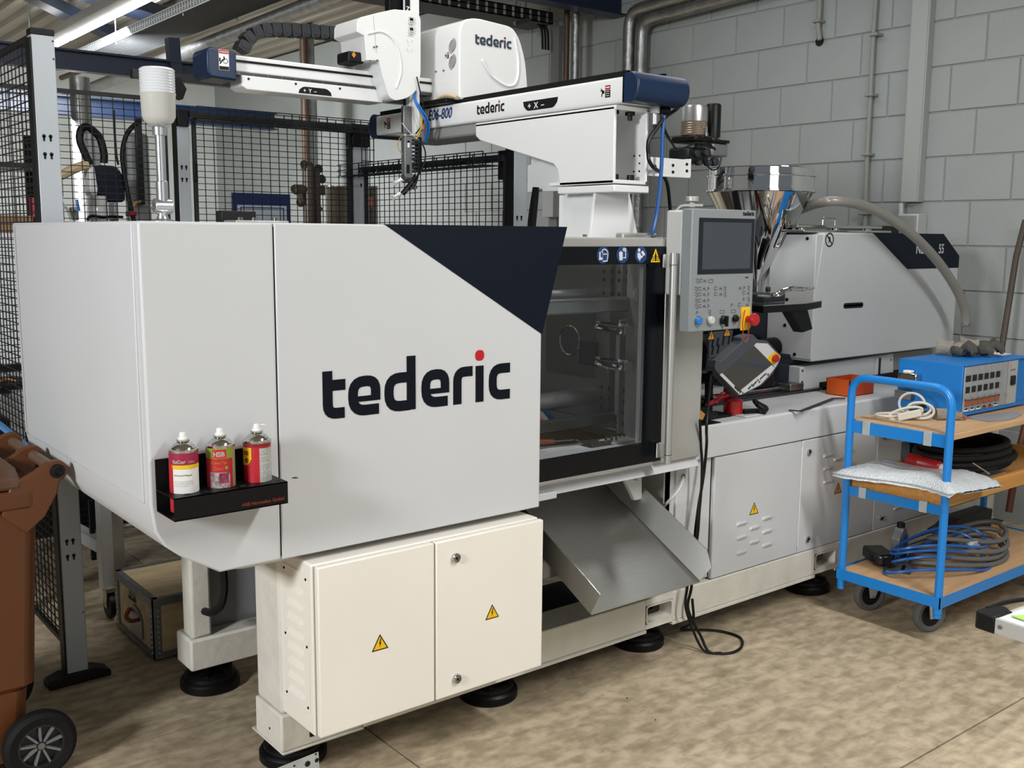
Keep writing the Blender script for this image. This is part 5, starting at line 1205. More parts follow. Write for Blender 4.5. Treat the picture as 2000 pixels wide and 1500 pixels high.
def coneP(px_, py_, off=.006):
    d = RW @ Vector((px_-1000, 750-py_, -FPX)); 
    best = None
    for i in range(400):
        t_ = (2.6+i*.002)/d.y; p_ = CAM+d*t_; h_ = (p_.z-zn)/(zc2-zn); r_ = rn+(hr*.99-rn)*h_
        if math.hypot(p_.x-hx_, p_.y-YHp) < r_+off: return p_
    return CAM+d*(3.0/d.y)
m = M(); a0, a1, a2 = coneP(1497, 466), coneP(1486, 500), coneP(1481, 525)
m.tube([a0, a1, a2], [.018, .014, .008], 10); m.build('side_hatch', mat('dark_chrome', '4a4a48', .12, 1), hp)
m = M(); m.tube(fillet([coneP(1535, 425), coneP(1512, 487), coneP(1522, 480), coneP(1545, 432)], .02), .003, 8); m.build('sight_slot_frame', CHROME, hp)
m = M(); q = at(1415, 352, Y=2.83); m.box(q.x-.01, q.x+.012, YHp-hr-.012, YHp-hr+.004, q.z-.035, q.z+.01); m.build('lid_clamp', CHR2, hp, bevel=.002)
# curved spiral hose from the hopper
hs_ = thing('suction_hose', 'grey ribbed suction hose arching from the hopper over the injection cover', 'hose', at(1585, 400, Y=2.66))
hp_pts = spline([at(1500, 428, Y=3.2), at(1560, 410, Y=3.0), at(1600, 396, Y=2.75), at(1640, 393, Y=2.66), at(1690, 403, Y=2.64), at(1740, 428, Y=2.62), at(1790, 466, Y=2.6), at(1835, 515, Y=2.6), at(1868, 565, Y=2.6), at(1884, 605, Y=2.6), at(1887, 637, Y=2.6)], 24)
pr = [.0215+(.0012 if i % 2 else -.0004) for i in range(len(hp_pts))]
M().tube(hp_pts, pr, 14).build('ribbed_tube', mat('hose_grey', '7f7e78', .3, .1, spec=.7), hs_, ang=80)
q = at(1887, 631, Y=2.6); M().cyl(q, q-Vector((0, 0, .014)), .0245, n=20).build('hose_clamp', STEEL, hs_)
M().cyl(q+Vector((-.04, -.01, -.006)), q+Vector((-.015, -.015, -.004)), .006, n=8).build('clamp_screw', CHR2, hs_)

# ================================================================== FENCE
FX, FY0, FY1 = .92, 3.57, 5.02; PW = .055
fc = thing('safety_fence', 'black mesh safety fence on grey posts around the area behind the machine', 'fence', (FX, FY0, 0))
KH = [(0, 0)]
def keyhole(x, y, z, par, f):
    m = M(); m.xf = f(x, y, z); m.poly([(.006*math.cos(i*.7), .006*math.sin(i*.7)) for i in range(9)], .0006); m.poly([(-.0035, 0), (.0035, 0), (.003, -.016), (-.003, -.016)], .0006); m.build('keyhole', BLK, par)
def post(x0, x1, y0, y1, h, sides=('F',), foot=False, rows=(.37,)):
    p = M().box(x0, x1, y0, y1, .03 if foot else 0, h).build('post', POST, fc, bevel=.003)
    M().box(x0-.001, x1+.001, y0-.001, y1+.001, h, h+.02).build('post_cap', BLK, p, bevel=.002)
    M().box(x0-.006, x0, y0, y1, .03, h-.01).build('clip_rail', BLK, p)
    return p
# post A: px 47-83 at top -> its front face
xa0, xa1 = at(56, 200, Y=FY0).x, at(92, 200, Y=FY0).x
xa0, xa1 = .895, .965
PA = post(xa0, xa1, FY0, FY0+.05, 2.165, foot=True)
for yy_ in (265, 300):
    for dx in (.022, .042): q = at(75, yy_, Y=FY0); keyhole(xa0+dx, FY0-.0004, q.z, PA, FF)
for yy_ in (1055, 1085):
    for dx in (.022, .042): q = at(140, yy_, Y=FY0); keyhole(xa0+dx, FY0-.0004, q.z, PA, FF)
m = M(); screws(m, [(xa1-.006, FY0, at(80, y_, Y=FY0).z) for y_ in (78, 113)]+[(xa1-.008, FY0, .25)], .003, 8, h=.001); m.build('screw', BLK, PA)
m = M(); m.prism([(-.10, 0), (.11, 0), (.11, .02), (.06, .042), (-.05, .042), (-.10, .026)], 'Y', -.035, .035)
ft = m.build('post_foot', BLK, fc, bevel=.006); ft.location = ((xa0+xa1)/2+0, FY0+.025, 0); ft.rotation_euler = (0, 0, math.radians(2))
def mesh(orig, u, L, z0, z1, frame_=True, name='mesh_panel', du=.05, dz=.03, wr=.0017, fr=.019):
    """welded mesh: frame plus wires"""
    o = Vector(orig); u = Vector(u)
    m = M()
    if frame_:
        for z in (z0, z1): m.bar(o+u*0+Vector((0, 0, z)), o+u*L+Vector((0, 0, z)), fr*.8, fr)
        for s2 in (0, L): m.bar(o+u*s2+Vector((0, 0, z0)), o+u*s2+Vector((0, 0, z1)), fr*.8, fr)
    pnl = m.build(name, WIRE, fc)
    m = M(); k = du
    while k < L: m.bar(o+u*k+Vector((0, 0, z0)), o+u*k+Vector((0, 0, z1)), wr*2); k += du
    z = z0+dz
    while z < z1: m.bar(o+Vector((0, 0, z)), o+u*L+Vector((0, 0, z)), wr*2); z += dz
    m.build('wire_mesh', WIRE, pnl, kind='stuff')
    return pnl
ZF = 2.16
mesh((.905, FY0+.06, 0), (0, 1, 0), 1.35, .14, ZF)
mesh((FX+.08, FY1, 0), (1, 0, 0), .84, .14, ZF+.02)
# post B
qb = at(347, 300, Y=FY1); xb0 = qb.x; PB = post(xb0, xb0+.06, FY1, FY1+.05, 2.12)
for y_ in (325, 349):
    for dx in (.018, .040): keyhole(xb0+dx, FY1-.0004, at(355, y_, Y=FY1).z, PB, FF)
m = M(); m.box(xb0+.0, xb0+.055, FY1-.02, FY1+.02, 2.06, 2.14); m.build('rail_bracket', BLK, fc, bevel=.003)
q = at(340, 165, Y=FY1); m = M(); m.prism([(q.x-.02, q.z-.05), (q.x+.03, q.z-.07), (q.x+.05, q.z-.02), (q.x+.02, q.z+.03), (q.x-.02, q.z+.03)], 'Y', FY1-.03, FY1+.03); m.build('rail_bracket', BLK, fc)
xc0 = at(692, 300, Y=FY1).x
mesh((xb0+.085, FY1, 0), (1, 0, 0), xc0-xb0-.11, .14, 2.10)
PC = post(xc0-.01, xc0+.09, FY1, FY1+.06, 2.02)
for dx in (.05, .08): keyhole(xc0+dx-.01, FY1-.0004, at(700, 360, Y=FY1).z, PC, FF)
M().box(xc0-.02, xc0+.09, FY1-.02, FY1+.06, 2.02, 2.14).build('corner_bracket', BLK, fc, bevel=.004)
M().box(xb0-.2, xc0+.4, FY1+.0, FY1+.04, 2.27, 2.31).build('top_rail', mat('dark_rail', '10151d', .35), fc)
M().box(xb0+.06, xc0, FY1-.02, FY1, 2.105, 2.135).build('tray_rail', WIRE, fc)
m = M(); m.box(xb0+.075, xb0+.095, FY1-.012, FY1+.012, at(375, 355, Y=FY1).z, at(375, 318, Y=FY1).z); m.build('door_lock_box', BLK, fc, bevel=.004)
# right panel going toward the camera (along Y) to post D
xr0 = 2.93; yD = 3.74
mesh((xr0, yD, 0), (0, 1, 0), FY1-yD-.04, .14, 1.90)
PD = post(xr0+.0, xr0+.075, yD-.06, yD-.005, 1.95)
pdx = [at(p_, 425, Y=yD-.06).x for p_ in (1019, 1027)]
for dx in (.02, .045): keyhole(xr0+dx, yD-.0604, at(1022, 424, Y=yD-.06).z, PD, FF)
m = M()
m.box(xr0-.0, xr0+.03, yD-.01, yD+.06, 1.80, 1.93); m.build('rail_bracket', BLK, fc, bevel=.003)
M().box(xr0-.02, xr0-.0, yD, FY1, 1.88, 1.91).build('tray_rail', WIRE, fc)
# wire basket trays on top of the fence
def basket(orig, u, L, n_, z, name='wire_tray'):
    o = Vector(orig); u = Vector(u); nn_ = Vector(n_); m = M(); wr_ = .0022
    for k in range(4): m.bar(o+nn_*(k*.03)+Vector((0, 0, z)), o+nn_*(k*.03)+u*L+Vector((0, 0, z)), wr_*2)
    for k in (0, 3):
        for j in (1, 2): m.bar(o+nn_*(k*.03)+Vector((0, 0, z+j*.03)), o+nn_*(k*.03)+u*L+Vector((0, 0, z+j*.03)), wr_*2)
    s2 = 0
    while s2 < L:
        a0 = o+u*s2; m.bar(a0+Vector((0, 0, z)), a0+Vector((0, 0, z+.06)), wr_*2); m.bar(a0+Vector((0, 0, z)), a0+nn_*.09+Vector((0, 0, z)), wr_*2); m.bar(a0+nn_*.09+Vector((0, 0, z)), a0+nn_*.09+Vector((0, 0, z+.06)), wr_*2); s2 += .1
    t_ = m.build(name, WIRE, fc, kind='stuff')
    s2 = .06
    while s2 < L-.05:      # J hooks
        a0 = o+u*s2-nn_*.004; pts_ = [a0+Vector((0, 0, z+.055)), a0+Vector((0, 0, z+.012)), a0+Vector((0, 0, z))+u*.012, a0+Vector((0, 0, z-.0))+u*.045, a0+Vector((0, 0, z+.02))+u*.052]
        M().tube(pts_, .0028, 5).build('tray_hook', WIRE, fc); s2 += .16
basket((xb0+.06, FY1-.11, 0), (1, 0, 0), xc0-xb0+.06, (0, 1, 0), 2.09)
basket((xr0-.115, yD+.02, 0), (0, 1, 0), FY1-yD+.05, (1, 0, 0), 1.86)
basket((xc0+.0, FY1-.1, 1.0-1.0), (0, 0, 1), .5, (0, 1, 0), 0) if 0 else None
m = M()
for k in range(4): m.bar((xc0+.0+k*.025, FY1-.08, 1.86), (xc0+k*.025, FY1-.08, 2.12), .004)
for k in range(4): m.bar((xc0, FY1-.08, 1.88+k*.06), (xc0+.08, FY1-.08, 1.88+k*.06), .004)
m.build('wire_tray', WIRE, fc, kind='stuff')
# thick black cables behind the pedestal
bk = thing('black_cables', 'two thick black cables hanging behind the fence post beside the robot pedestal', 'cables', at(1045, 370, Y=3.3))
cable('cable', [at(1048, 366, Y=3.25), at(1045, 400, Y=3.25), at(1041, 445, Y=3.25), at(1040, 480, Y=3.25)], .012, BLK, bk)
cable('cable', [at(1044, 366, Y=3.27), at(1038, 405, Y=3.27), at(1034, 440, Y=3.27), at(1034, 480, Y=3.27)], .008, BLK, bk)
wd_ = thing('wall_duct', 'pale vertical wiring duct low on the far right wall behind the robot pedestal', 'duct', at(1072, 430, X=5.5))
a0, a1 = at(1060, 340, X=5.5), at(1080, 424, X=5.5); M().box(5.5, 5.6, a1.y, a0.y, a1.z, 2.2).build('duct_body', mat('duct_white', ''), wd_, bevel=.003)

# ================================================================== BACKGROUND AREA BEHIND THE FENCE
# blue notice board
Yb_ = 6.2; a0, a1 = at(454, 376, Y=Yb_), at(568, 436, Y=Yb_)
bd = thing('notice_board', 'deep blue framed board with white sheet behind the middle mesh panel', 'board', (a0.x, Yb_, 0))
M().box(a0.x, a1.x, Yb_, Yb_+.02, .9, a0.z).build('panel', mat('deep_blue', '0c1f5c', .4), bd)
b0, b1 = at(463, 403, Y=Yb_), at(560, 436, Y=Yb_); M().box(b0.x, b1.x, Yb_-.004, Yb_, 1.0, at(463, 400, Y=Yb_).z).build('white_sheet', mat('sheet_white', 'b9c2cf', .4), bd)
m = M(); zt = at(470, 404, Y=Yb_).z; m.box(b0.x+.02, b1.x-.02, Yb_-.006, Yb_-.004, zt-.006, zt); m.box(b0.x+.02, b0.x+.026, Yb_-.006, Yb_-.004, 1.05, zt)
m.box(b1.x-.026, b1.x-.02, Yb_-.006, Yb_-.004, 1.05, zt); m.build('blue_border', mat('deep_blue', ''), bd)
for x_ in (a0.x+.03, a1.x-.03): M().box(x_-.02, x_+.02, Yb_+.02, Yb_+.05, 0, a0.z-.1).build('leg', STEEL, bd)
# stainless drums on a rack
for (xl, xr__, lab) in ((636, 684, 'left stainless steel drum seen through the middle mesh panel'), (706, 738, 'right stainless steel drum with orange label seen through the right mesh panel')):
    Yt = 7.6; p, q = at(xl, 400, Y=Yt), at(xr__, 400, Y=Yt); r_ = (xr__-xl)/2*mpp((xl+xr__)/2, 400, Yt); zt = at(xl, 363, Y=Yt).z
    dr = thing('steel_drum', lab, 'drum', ((p.x+q.x)/2, Yt, 0), 'stainless drums behind the fence')
    M().lathe([(0, .9), (r_, .9), (r_, zt-.02), (r_*1.03, zt-.015), (r_*1.03, zt), (r_*.97, zt), (r_*.97, zt-.03)], ((p.x+q.x)/2, Yt, 0), n=28).build('drum_body', mat('drum_steel', '8f8a80', .25, .9, var=.3, vs=3), dr)
    M().lathe([(0, 0), (r_*.9, 0), (r_*.9, .9)], ((p.x+q.x)/2, Yt, 0), n=20).build('drum_stand', DK, dr)
    if xl > 700: q = at(716, 385, Y=Yt-r_); M().box(q.x-.03, q.x+.05, Yt-r_-.012, Yt-r_-.002, q.z-.08, q.z).build('drum_label', mat('orange_label', 'b3643c', .6), dr)
# small articulated bench robot, dark and cream
YS = 6.1; s2_ = lambda x, y, Y=YS: at(x, y, Y=Y)
sr = thing('assembly_robot', 'small bench robot with dark blue housing and black cable loops behind the left mesh panel', 'robot', (s2_(215, 440).x, YS, 0))
m = M(); m.prism(roundpoly(pxY([(180, 325), (195, 322), (228, 324), (240, 340), (245, 372), (246, 395), (196, 395), (188, 372), (181, 345)], YS), .03), 'Y', YS, YS+.16); m.build('arm_housing', mat('gloss_navy', '171d29', .15), sr, bevel=.02, seg=3)
m = M(); m.prism(roundpoly(pxY([(174, 326), (184, 322), (192, 372), (188, 384), (176, 380)], YS-.01), .02), 'Y', YS-.01, YS+.1); m.build('arm_end', ROBW, sr, bevel=.01)
m = M(); m.cyl(s2_(193, 383), s2_(195, 440), .042, .05, 16); m.build('column', ROBW, sr)
m = M(); m.cyl((s2_(193, 440).x, YS, 0), s2_(193, 440), .07, n=16); m.build('pedestal', PGREYL, sr)
for pts_, r_ in (([(176, 322), (166, 300), (156, 275), (158, 255), (170, 248), (185, 258), (196, 272), (203, 300), (203, 318)], .022), ([(262, 434), (250, 380), (240, 320), (240, 290), (248, 262), (262, 245), (275, 238)], .014), ([(222, 215), (224, 260), (227, 300), (231, 322)], .007)):
    M().tube(spline([s2_(x, y) for x, y in pts_], 6), r_, 8).build('cable_loop', BLK, sr)
m = M(); m.tube(spline([s2_(172, 322), s2_(160, 324), s2_(140, 332), s2_(122, 341), s2_(113, 344)], 5), .026, 8); m.build('cream_hose', mat('cream_hose', 'cdb892', .6), sr)
for (x0_, x1_, y0_, y1_) in ((171, 182, 255, 360), (184, 198, 262, 326)): p, q = s2_(x0_, y0_, YS+.3), s2_(x1_, y1_, YS+.3); M().box(p.x, q.x, YS+.3, YS+.33, q.z, p.z).build('air_duct', mat('pale_metal', 'a9adad', .4, .3), sr)
m = M(); p, q = s2_(245, 225, YS+.5), s2_(298, 395, YS+.5); M().box(p.x, q.x, YS+.5, YS+.6, 0, p.z-.1).build('machine_cabinet', mat('pale_cabinet', '96989a', .5), label='pale tall cabinet behind the bench robot', cat='cabinet', bevel=.03)
p, q = s2_(262, 230, YS+.48), s2_(282, 400, YS+.48); M().box(p.x, q.x, YS+.46, YS+.49, q.z, p.z).build('dark_column', mat('dark_rail', ''), label='dark vertical linear axis in front of the pale tall cabinet', cat='axis', bevel=.005)
# cluttered bench below the robot
wb = thing('assembly_bench', 'cluttered assembly bench behind the left mesh panel', 'bench', (s2_(200, 430).x, YS-.3, 0))
p, q = at(98, 415, Y=5.7), at(330, 430, Y=5.7)
M().box(p.x, q.x, 5.6, 6.5, 1.55, 1.60).build('bench_top', DK, wb, bevel=.004)
for x_ in (p.x+.04, q.x-.04): M().box(x_-.03, x_+.03, 5.7, 5.76, 0, 1.50).build('leg', ALUW, wb)
rnd = random.Random(3)
for (x0_, y0_, x1_, y1_, cm_, nm, lb_) in ((110, 392, 127, 432, 'pale_metal', 'steel_bracket', 'pale upright bracket on the assembly bench near the fence post'), (145, 404, 155, 430, 'pale_metal', 'small_cylinder', 'small grey cylinder standing on the assembly bench'), (256, 412, 268, 422, 'signal_red', 'terminal_block', 'small red terminal block on the dark bench by the beacon'), (222, 395, 232, 432, 'pale_metal', 'sensor_head', 'white sensor head on the bench beside the robot column'), (100, 350, 125, 385, 'pale_metal', 'tool_head', 'pale tool head hanging under the cream hose')):
    p, q = s2_(x0_, y0_, 5.8), s2_(x1_, y1_, 5.8); M().box(p.x, q.x, 5.8, 5.9, q.z, p.z).build(nm, MATS.get(cm_) or PGREYL, label=lb_, cat='device', bevel=.006)
for k, (pts_, c2, lb_) in enumerate((([(120, 428), (112, 415), (128, 405), (138, 425), (140, 430)], 'cable_grey', 'thin grey wire looping on the assembly bench'), ([(150, 390), (152, 402), (155, 412)], 'air_hose_blue', 'short bright blue air line above the assembly bench'), ([(262, 405), (264, 397), (275, 393)], 'thin_orange', 'short orange wire above the red terminal block'), ([(170, 430), (178, 422), (200, 424), (220, 423), (240, 424)], 'black_plastic', 'black cable lying along the assembly bench'))):
    P = [s2_(x, y, 5.75) for x, y in pts_]; M().tube(spline(P, 5), .008, 6).build('loose_cable', MATS[c2], label=lb_, cat='cable')
# shelving with aerosol and boxes seen through the side panel of the fence
p = at(0, 430, X=1.3)
sh = thing('storage_rack', 'dark storage rack behind the side mesh panel at the left edge', 'rack', (1.5, 7.4, 0))
for x_ in (1.0, 1.85):
    for y_ in (7.2, 7.7): M().box(x_, x_+.04, y_, y_+.04, 0, 2.2).build('upright', DK, sh)
for z_ in (.5, 1.0, 1.5, 1.95): M().box(1.0, 1.9, 7.2, 7.75, z_, z_+.03).build('shelf', mat('dark_rail', ''), sh)
for (x_, z_, w_, h_, c2, nm, lb_) in ((1.82, 1.53, .07, .24, 'signal_red', 'aerosol_can', 'red and white aerosol can on the dark rack behind the side mesh'), (1.68, 1.53, .2, .12, 'birch_plywood', 'carton', 'small brown carton beside the red aerosol can'), (1.45, 1.53, .2, .16, 'machine_white', 'white_bucket', 'white tub on the dark rack behind the side mesh')):
    M().cyl((x_, 7.4, z_), (x_, 7.4, z_+h_), w_/2, n=14).build(nm, MATS[c2], label=lb_, cat='container') if nm != 'carton' else M().box(x_-.1, x_+.1, 7.3, 7.5, z_, z_+h_).build(nm, MATS[c2], label=lb_, cat='box')
# bright white machine side seen through the fence at the very left
M().box(.98, 1.6, 5.45, 5.5, .9, 1.54).build('white_cabinet', mat('bright_white', 'dfe3e6', .5), label='bright white cabinet panel behind the side mesh at the left edge', cat='cabinet', bevel=.01)
M().box(.98, 1.6, 5.45, 5.58, 0, .9).build('dark_cabinet_base', DK, label='dark base under the bright white cabinet panel', cat='cabinet')

# aluminium conveyor table left of the machine
cv_ = thing('conveyor_frame', 'aluminium profile table with blue edge strip at the left edge behind the bin', 'table', (.5, 4.2, 0))
a0, a1 = at(-40, 780, Y=4.25), at(45, 800, Y=4.25)
M().box(.94, 2.3, 4.25, 4.9, at(20, 832, Y=4.25).z, at(20, 768, Y=4.25).z).build('side_profile', ALUW, cv_, bevel=.006)
M().box(.94, 2.3, 4.24, 4.25, at(20, 805, Y=4.25).z-.004, at(20, 805, Y=4.25).z+.004).build('profile_groove', PGREY, cv_)
for x_ in (.95, 2.2): M().box(x_, x_+.045, 4.4, 4.445, 0, at(20, 832, Y=4.25).z).build('leg', ALUW, cv_)
m = M(); m.bar(at(-10, 822, Y=4.0), at(52, 872, Y=3.75), .016, .016); m.build('blue_strip', mat('pale_blue_strip', '5a8fc6', .3), cv_)
q = at(15, 752, Y=4.4); M().ell((q.x, 4.4, q.z-.0), .10, .07, .035).build('cable_bundle', BLK, label='black cable bundle lying on the aluminium table at the left edge', cat='cable')
M().tube(spline([at(-5, 745, Y=4.35), at(15, 741, Y=4.35), at(38, 748, Y=4.35), at(42, 758, Y=4.35)], 5), .006, 6).build('orange_cable', mat('thin_orange', ''), label='thin orange cable over the black bundle at the left edge', cat='cable')
M().box(1.0, 2.2, 4.92, 4.98, .3, .32).build('lower_mesh_floor', DK, label='dark platform under the aluminium table', cat='platform')
# aluminium trolley frame under the hood, with castor
tf = thing('profile_stand', 'grey aluminium profile stand on castors under the left end of the machine', 'stand', at(225, 1200, Z=0))
YF = 4.1; t_ = lambda x, y, Y=YF: at(x, y, Y=Y)
xs0, xs1 = t_(193, 1000).x, t_(222, 1000).x
M().box(xs0, xs0+.05, YF, YF+.05, .13, 1.0).build('post', ALUW, tf, bevel=.003)
M().box(xs0+.052, xs0+.10, YF+.02, YF+.07, .13, 1.0).build('post', ALU, tf, bevel=.003)
x2 = t_(150, 1000, 4.3).x; M().box(x2, x2+.05, 4.5, 4.55, .13, 1.0).build('post', ALUW, tf, bevel=.003)
for z_ in (.30, .78): M().bar((x2+.02, 4.5, z_), (xs0+.02, YF+.04, z_), .045, .05).build('cross_profile', ALUW, tf)
M().bar((xs0+.1, YF+.05, .42), (2.1, YF+.05, .42), .04, .05).build('cross_profile', ALUW, tf)
M().bar((xs0+.1, YF+.05, .36), (2.1, YF+.05, .36), .03, .012).build('cross_profile', CHR2, tf)
q = t_(177, 1035, 4.25); M().box(q.x, q.x+.018, 4.25, 4.27, q.z-.13, q.z+.12).build('rubber_handle', BLK, tf)
for (x_, y_) in ((xs0+.03, YF+.02), (x2+.03, 4.5)):
    m = M(); m.cyl((x_-.012, y_, .055), (x_+.012, y_, .055), .052, n=20); w_ = m.build('castor_wheel', BLK, tf, bevel=.004)
    m = M(); m.box(x_-.018, x_-.014, y_-.02, y_+.02, .05, .12); m.box(x_+.014, x_+.018, y_-.02, y_+.02, .05, .12); m.box(x_-.02, x_+.02, y_-.025, y_+.025, .115, .13); m.build('castor_fork', CHR2, w_)
# plywood crate
cr = thing('plywood_crate', 'plywood transport crate with grey metal edging on the floor under the machine', 'crate', (1.2, 3.6, 0))
X0, X1, Y0_, Y1_ = 1.2, 1.56, 3.585, 4.0; hb_ = .205
M().box(X0+.004, X1-.004, Y0_+.004, Y1_-.004, .015, hb_).build('box_body', PLY, cr)
M().box(X0, X1, Y0_, Y1_, hb_+.003, hb_+.028).build('box_lid', PLY, cr, bevel=.001)
EM = mat('edge_metal', '8b9094', .45, .7, var=.2, vs=20)
def edge(x0, x1, y0, y1, z0, z1, par): M().box(x0, x1, y0, y1, z0, z1).build('metal_edge', EM, par)
for z0_, z1_ in ((.008, .03), (hb_+.002, hb_+.03)):
    for (x0_, x1_, y0_, y1_) in ((X0-.003, X1+.003, Y0_-.003, Y0_+.002), (X0-.003, X0+.002, Y0_-.003, Y1_+.003)): edge(x0_, x1_, y0_, y1_, z0_, z1_, cr)
for (x0_, x1_, y0_, y1_) in ((X0-.002, X0+.02, Y0_, Y1_), (X0, X1, Y0_-.002, Y0_+.02), (X0, X1, Y1_-.02, Y1_), (X1-.02, X1, Y0_, Y1_)): edge(x0_, x1_, y0_, y1_, hb_+.028, hb_+.031, cr)
edge(X0-.002, X0+.002, Y0_-.002, Y0_+.03, .01, hb_, cr); edge(X0-.002, X0+.03, Y0_-.002, Y0_+.002, .01, hb_, cr); edge(X0-.002, X0+.002, Y1_-.03, Y1_+.002, .01, hb_, cr)
m = M(); screws(m, [(X0-.002, Y0_+.015, .03+k*.02) for k in range(9)]+[(X0-.002, Y1_-.015, .03+k*.02) for k in range(9)], .0045, 8, (-1, 0, 0), .003); m.build('rivet', GALV, cr)
m = M(); screws(m, [(X0+.017, Y0_-.002, .03+k*.02) for k in range(9)], .0045, 8, (0, -1, 0), .003); m.build('rivet', GALV, cr)
for z_ in (.04, hb_-.01):
    for dx in (.11, .135): M().lathe([(.004, 0), (.009, 0), (.009, .003), (.004, .003)], (X0+dx, Y0_-.002, z_), (0, -1, 0), 14).build('corner_clasp', GALV, cr)
yh = (Y0_+Y1_)/2-.02
m = M(); m.prism([(yh-.07, .045), (yh+.05, .045), (yh+.05, .135), (yh+.02, .16), (yh-.04, .15), (yh-.07, .12)], 'X', X0-.005, X0-.001); m.build('handle_plate', mat('plate_bright', '9fa3a5', .35, .7), cr)
m = M(); m.tube(spline([(X0-.008, yh+.045, .135), (X0-.03, yh+.02, .118), (X0-.03, yh-.03, .115), (X0-.008, yh-.055, .122)], 5), .008, 8); m.build('leather_handle', mat('red_brown_grip', '6a2c1a', .6), cr)
for dy in (.02, -.01): M().lathe([(.006, 0), (.013, 0), (.013, .003), (.006, .003)], (X0-.001, yh+dy+.03, .195), (-1, 0, 0), 14).build('latch_eye', EM, cr)
m = text('EUDETA', FL(X0-.0016, yh+.075, .168), .022, bold=.0006, sx=.8) if 0 else None
M().box(X0-.0015, X0, yh+.0, yh+.075, .168, .182).build('stencil_mark', mat('stencil', '2f2a22', .8), cr)

# ================================================================== BROWN WHEELED BIN
wbx = thing('wheeled_bin', 'brown plastic wheeled waste bin with dusty lid at the left edge', 'bin', (.4, 3.3, 0))
XBk, YB0, YB1 = .605, 3.03, 3.50
def ring(x0, x1, y0, y1, z): return [(x0, y0, z), (x1, y0, z), (x1, y1, z), (x0, y1, z)]
zL = .845
m = M(); rs = [ring(.20, .635, 3.035, 3.44, .05), ring(.185, .655, 3.02, 3.45, .26), ring(.18, .672, 3.01, 3.46, .275), ring(.15, .70, 2.985, 3.485, zL-.03)]
for k in range(3): m._a(rs[k]+rs[k+1], [(i, (i+1) % 4, (i+1) % 4+4, i+4) for i in range(4)])
m._a(rs[0], [(3, 2, 1, 0)]); m._a(rs[3], [(0, 1, 2, 3)])
M.build(m, 'bin_body', BROWN, wbx, bevel=.035, seg=4)
m = M(); m.prism(rrect(.12, .715, 2.965, 3.505, .05), 'Z', zL-.05, zL+.004); m.build('bin_rim', BROWN, wbx, bevel=.008, seg=2)
m = M(); m.prism([(2.965, zL+.006), (3.505, zL+.006), (3.505, zL+.035), (3.45, zL+.062), (3.03, zL+.062), (2.965, zL+.035)], 'X', .11, .655); m.build('bin_lid', BROWND, wbx, bevel=.012, seg=3)
m = M(); m.prism(rrect(.14, .52, 3.10, 3.36, .06), 'Z', zL+.06, zL+.085); m.build('lid_grip', BROWN, wbx, bevel=.012, seg=2)
# handle: three brackets and a bar
hxp = .748; hzp = zL+.045
for y_ in (2.98, 3.23, 3.48):
    pr = [(.60, zL-.06), (.63, zL+.03), (.66, zL+.035), (.69, zL+.05), (.72, zL+.07)]+[(hxp+.028*math.cos(a), hzp+.03*math.sin(a)) for a in [math.radians(100-20*k) for k in range(10)]]+[(.745, zL-.02), (.71, zL-.08), (.66, zL-.12)]
    M().prism(pr, 'Y', y_-.012, y_+.012).build('handle_bracket', BROWN, wbx, bevel=.004)
M().cyl((hxp, 2.985, hzp), (hxp, 3.485, hzp), .016, n=18).build('handle_bar', mat('worn_brown', '6e5b4b', .4, .2), wbx)
M().lathe([(0, .004), (.008, .004), (.01, .008), (.018, .006), (.02, 0)], (hxp, 2.967, hzp), (0, -1, 0), 20).build('handle_plug', BLK, wbx)
# wheel
wx, wz, wr_ = at(75, 1435, Y=3.0).x, .1, .1
for (yw, sg) in ((2.99, -1), (3.47, 1)):
    m = M(); m.lathe([(.062, -.02), (.085, -.024), (.097, -.016), (.1, -.006), (.1, .006), (.097, .016), (.085, .024), (.062, .02), (.062, -.02)], (wx, yw, wz), (0, -1, 0), 48)
    wh = m.build('wheel', RUB, wbx)
    m = M(); m.lathe([(0, -.01), (.06, -.01), (.063, -.018), (.063, .02), (.058, .02), (.056, .004), (0, .004)], (wx, yw, wz), (0, -1, 0), 32); m.lathe([(0, .018), (.013, .018), (.015, .004)], (wx, yw, wz), (0, -1, 0), 16); m.build('rim', mat('rim_dark', '1b1c1e', .45), wh)
    for k in range(9):
        a = k*2*math.pi/9+.2; c, s9 = math.cos(a), math.sin(a)
        m = M(); m.bar((wx+.012*c, yw-.010, wz+.012*s9), (wx+.058*c, yw-.012, wz+.058*s9), .006, .012, up=(0, 1, 0)); m.build('spoke', mat('spoke_grey', '6f7173', .45), wh)
M().cyl((wx, 2.97, wz), (wx, 3.52, wz), .01, n=10).build('axle', STEEL, wbx)

# ================================================================== SPRAY CAN SHELF AND CANS
YHf = YH; a0, a1 = at(307, 897, Y=YHf), at(307, 995, Y=YHf)
ss = thing('magnetic_shelf', 'black metal can holder stuck to the hood front', 'shelf', (a0.x, YHf, a1.z))
SD = .115; sxl, sxr = a0.x, a0.x+.34
SY = YHf-SD; pr_ = at(336, 1013, Y=SY); pr2 = at(563, 990, Y=SY); prt = at(338, 975, Y=SY)
sxl2 = pr_.x; sxr2 = pr2.x; sz0, sz1 = (pr_.z+pr2.z)/2, prt.z-.0
sxl = (sxl+sxl2)/2; sxr = sxr2
m = M(); m.box(sxl, sxr, YHf-.003, YHf, sz0, a0.z); m.build('back_plate', BLKM, ss)
m = M(); m.box(sxl, sxr, SY, SY+.0025, sz0, sz1); m.build('front_lip', BLKM, ss)
m = M(); m.box(sxl, sxr, SY, YHf-.003, sz1-.0025, sz1); top_ = m.build('deck', BLKM, ss)
m = M(); m.box(sxl, sxr, SY, YHf-.003, sz0, sz0+.0025); m.build('bottom_plate', BLKM, ss)
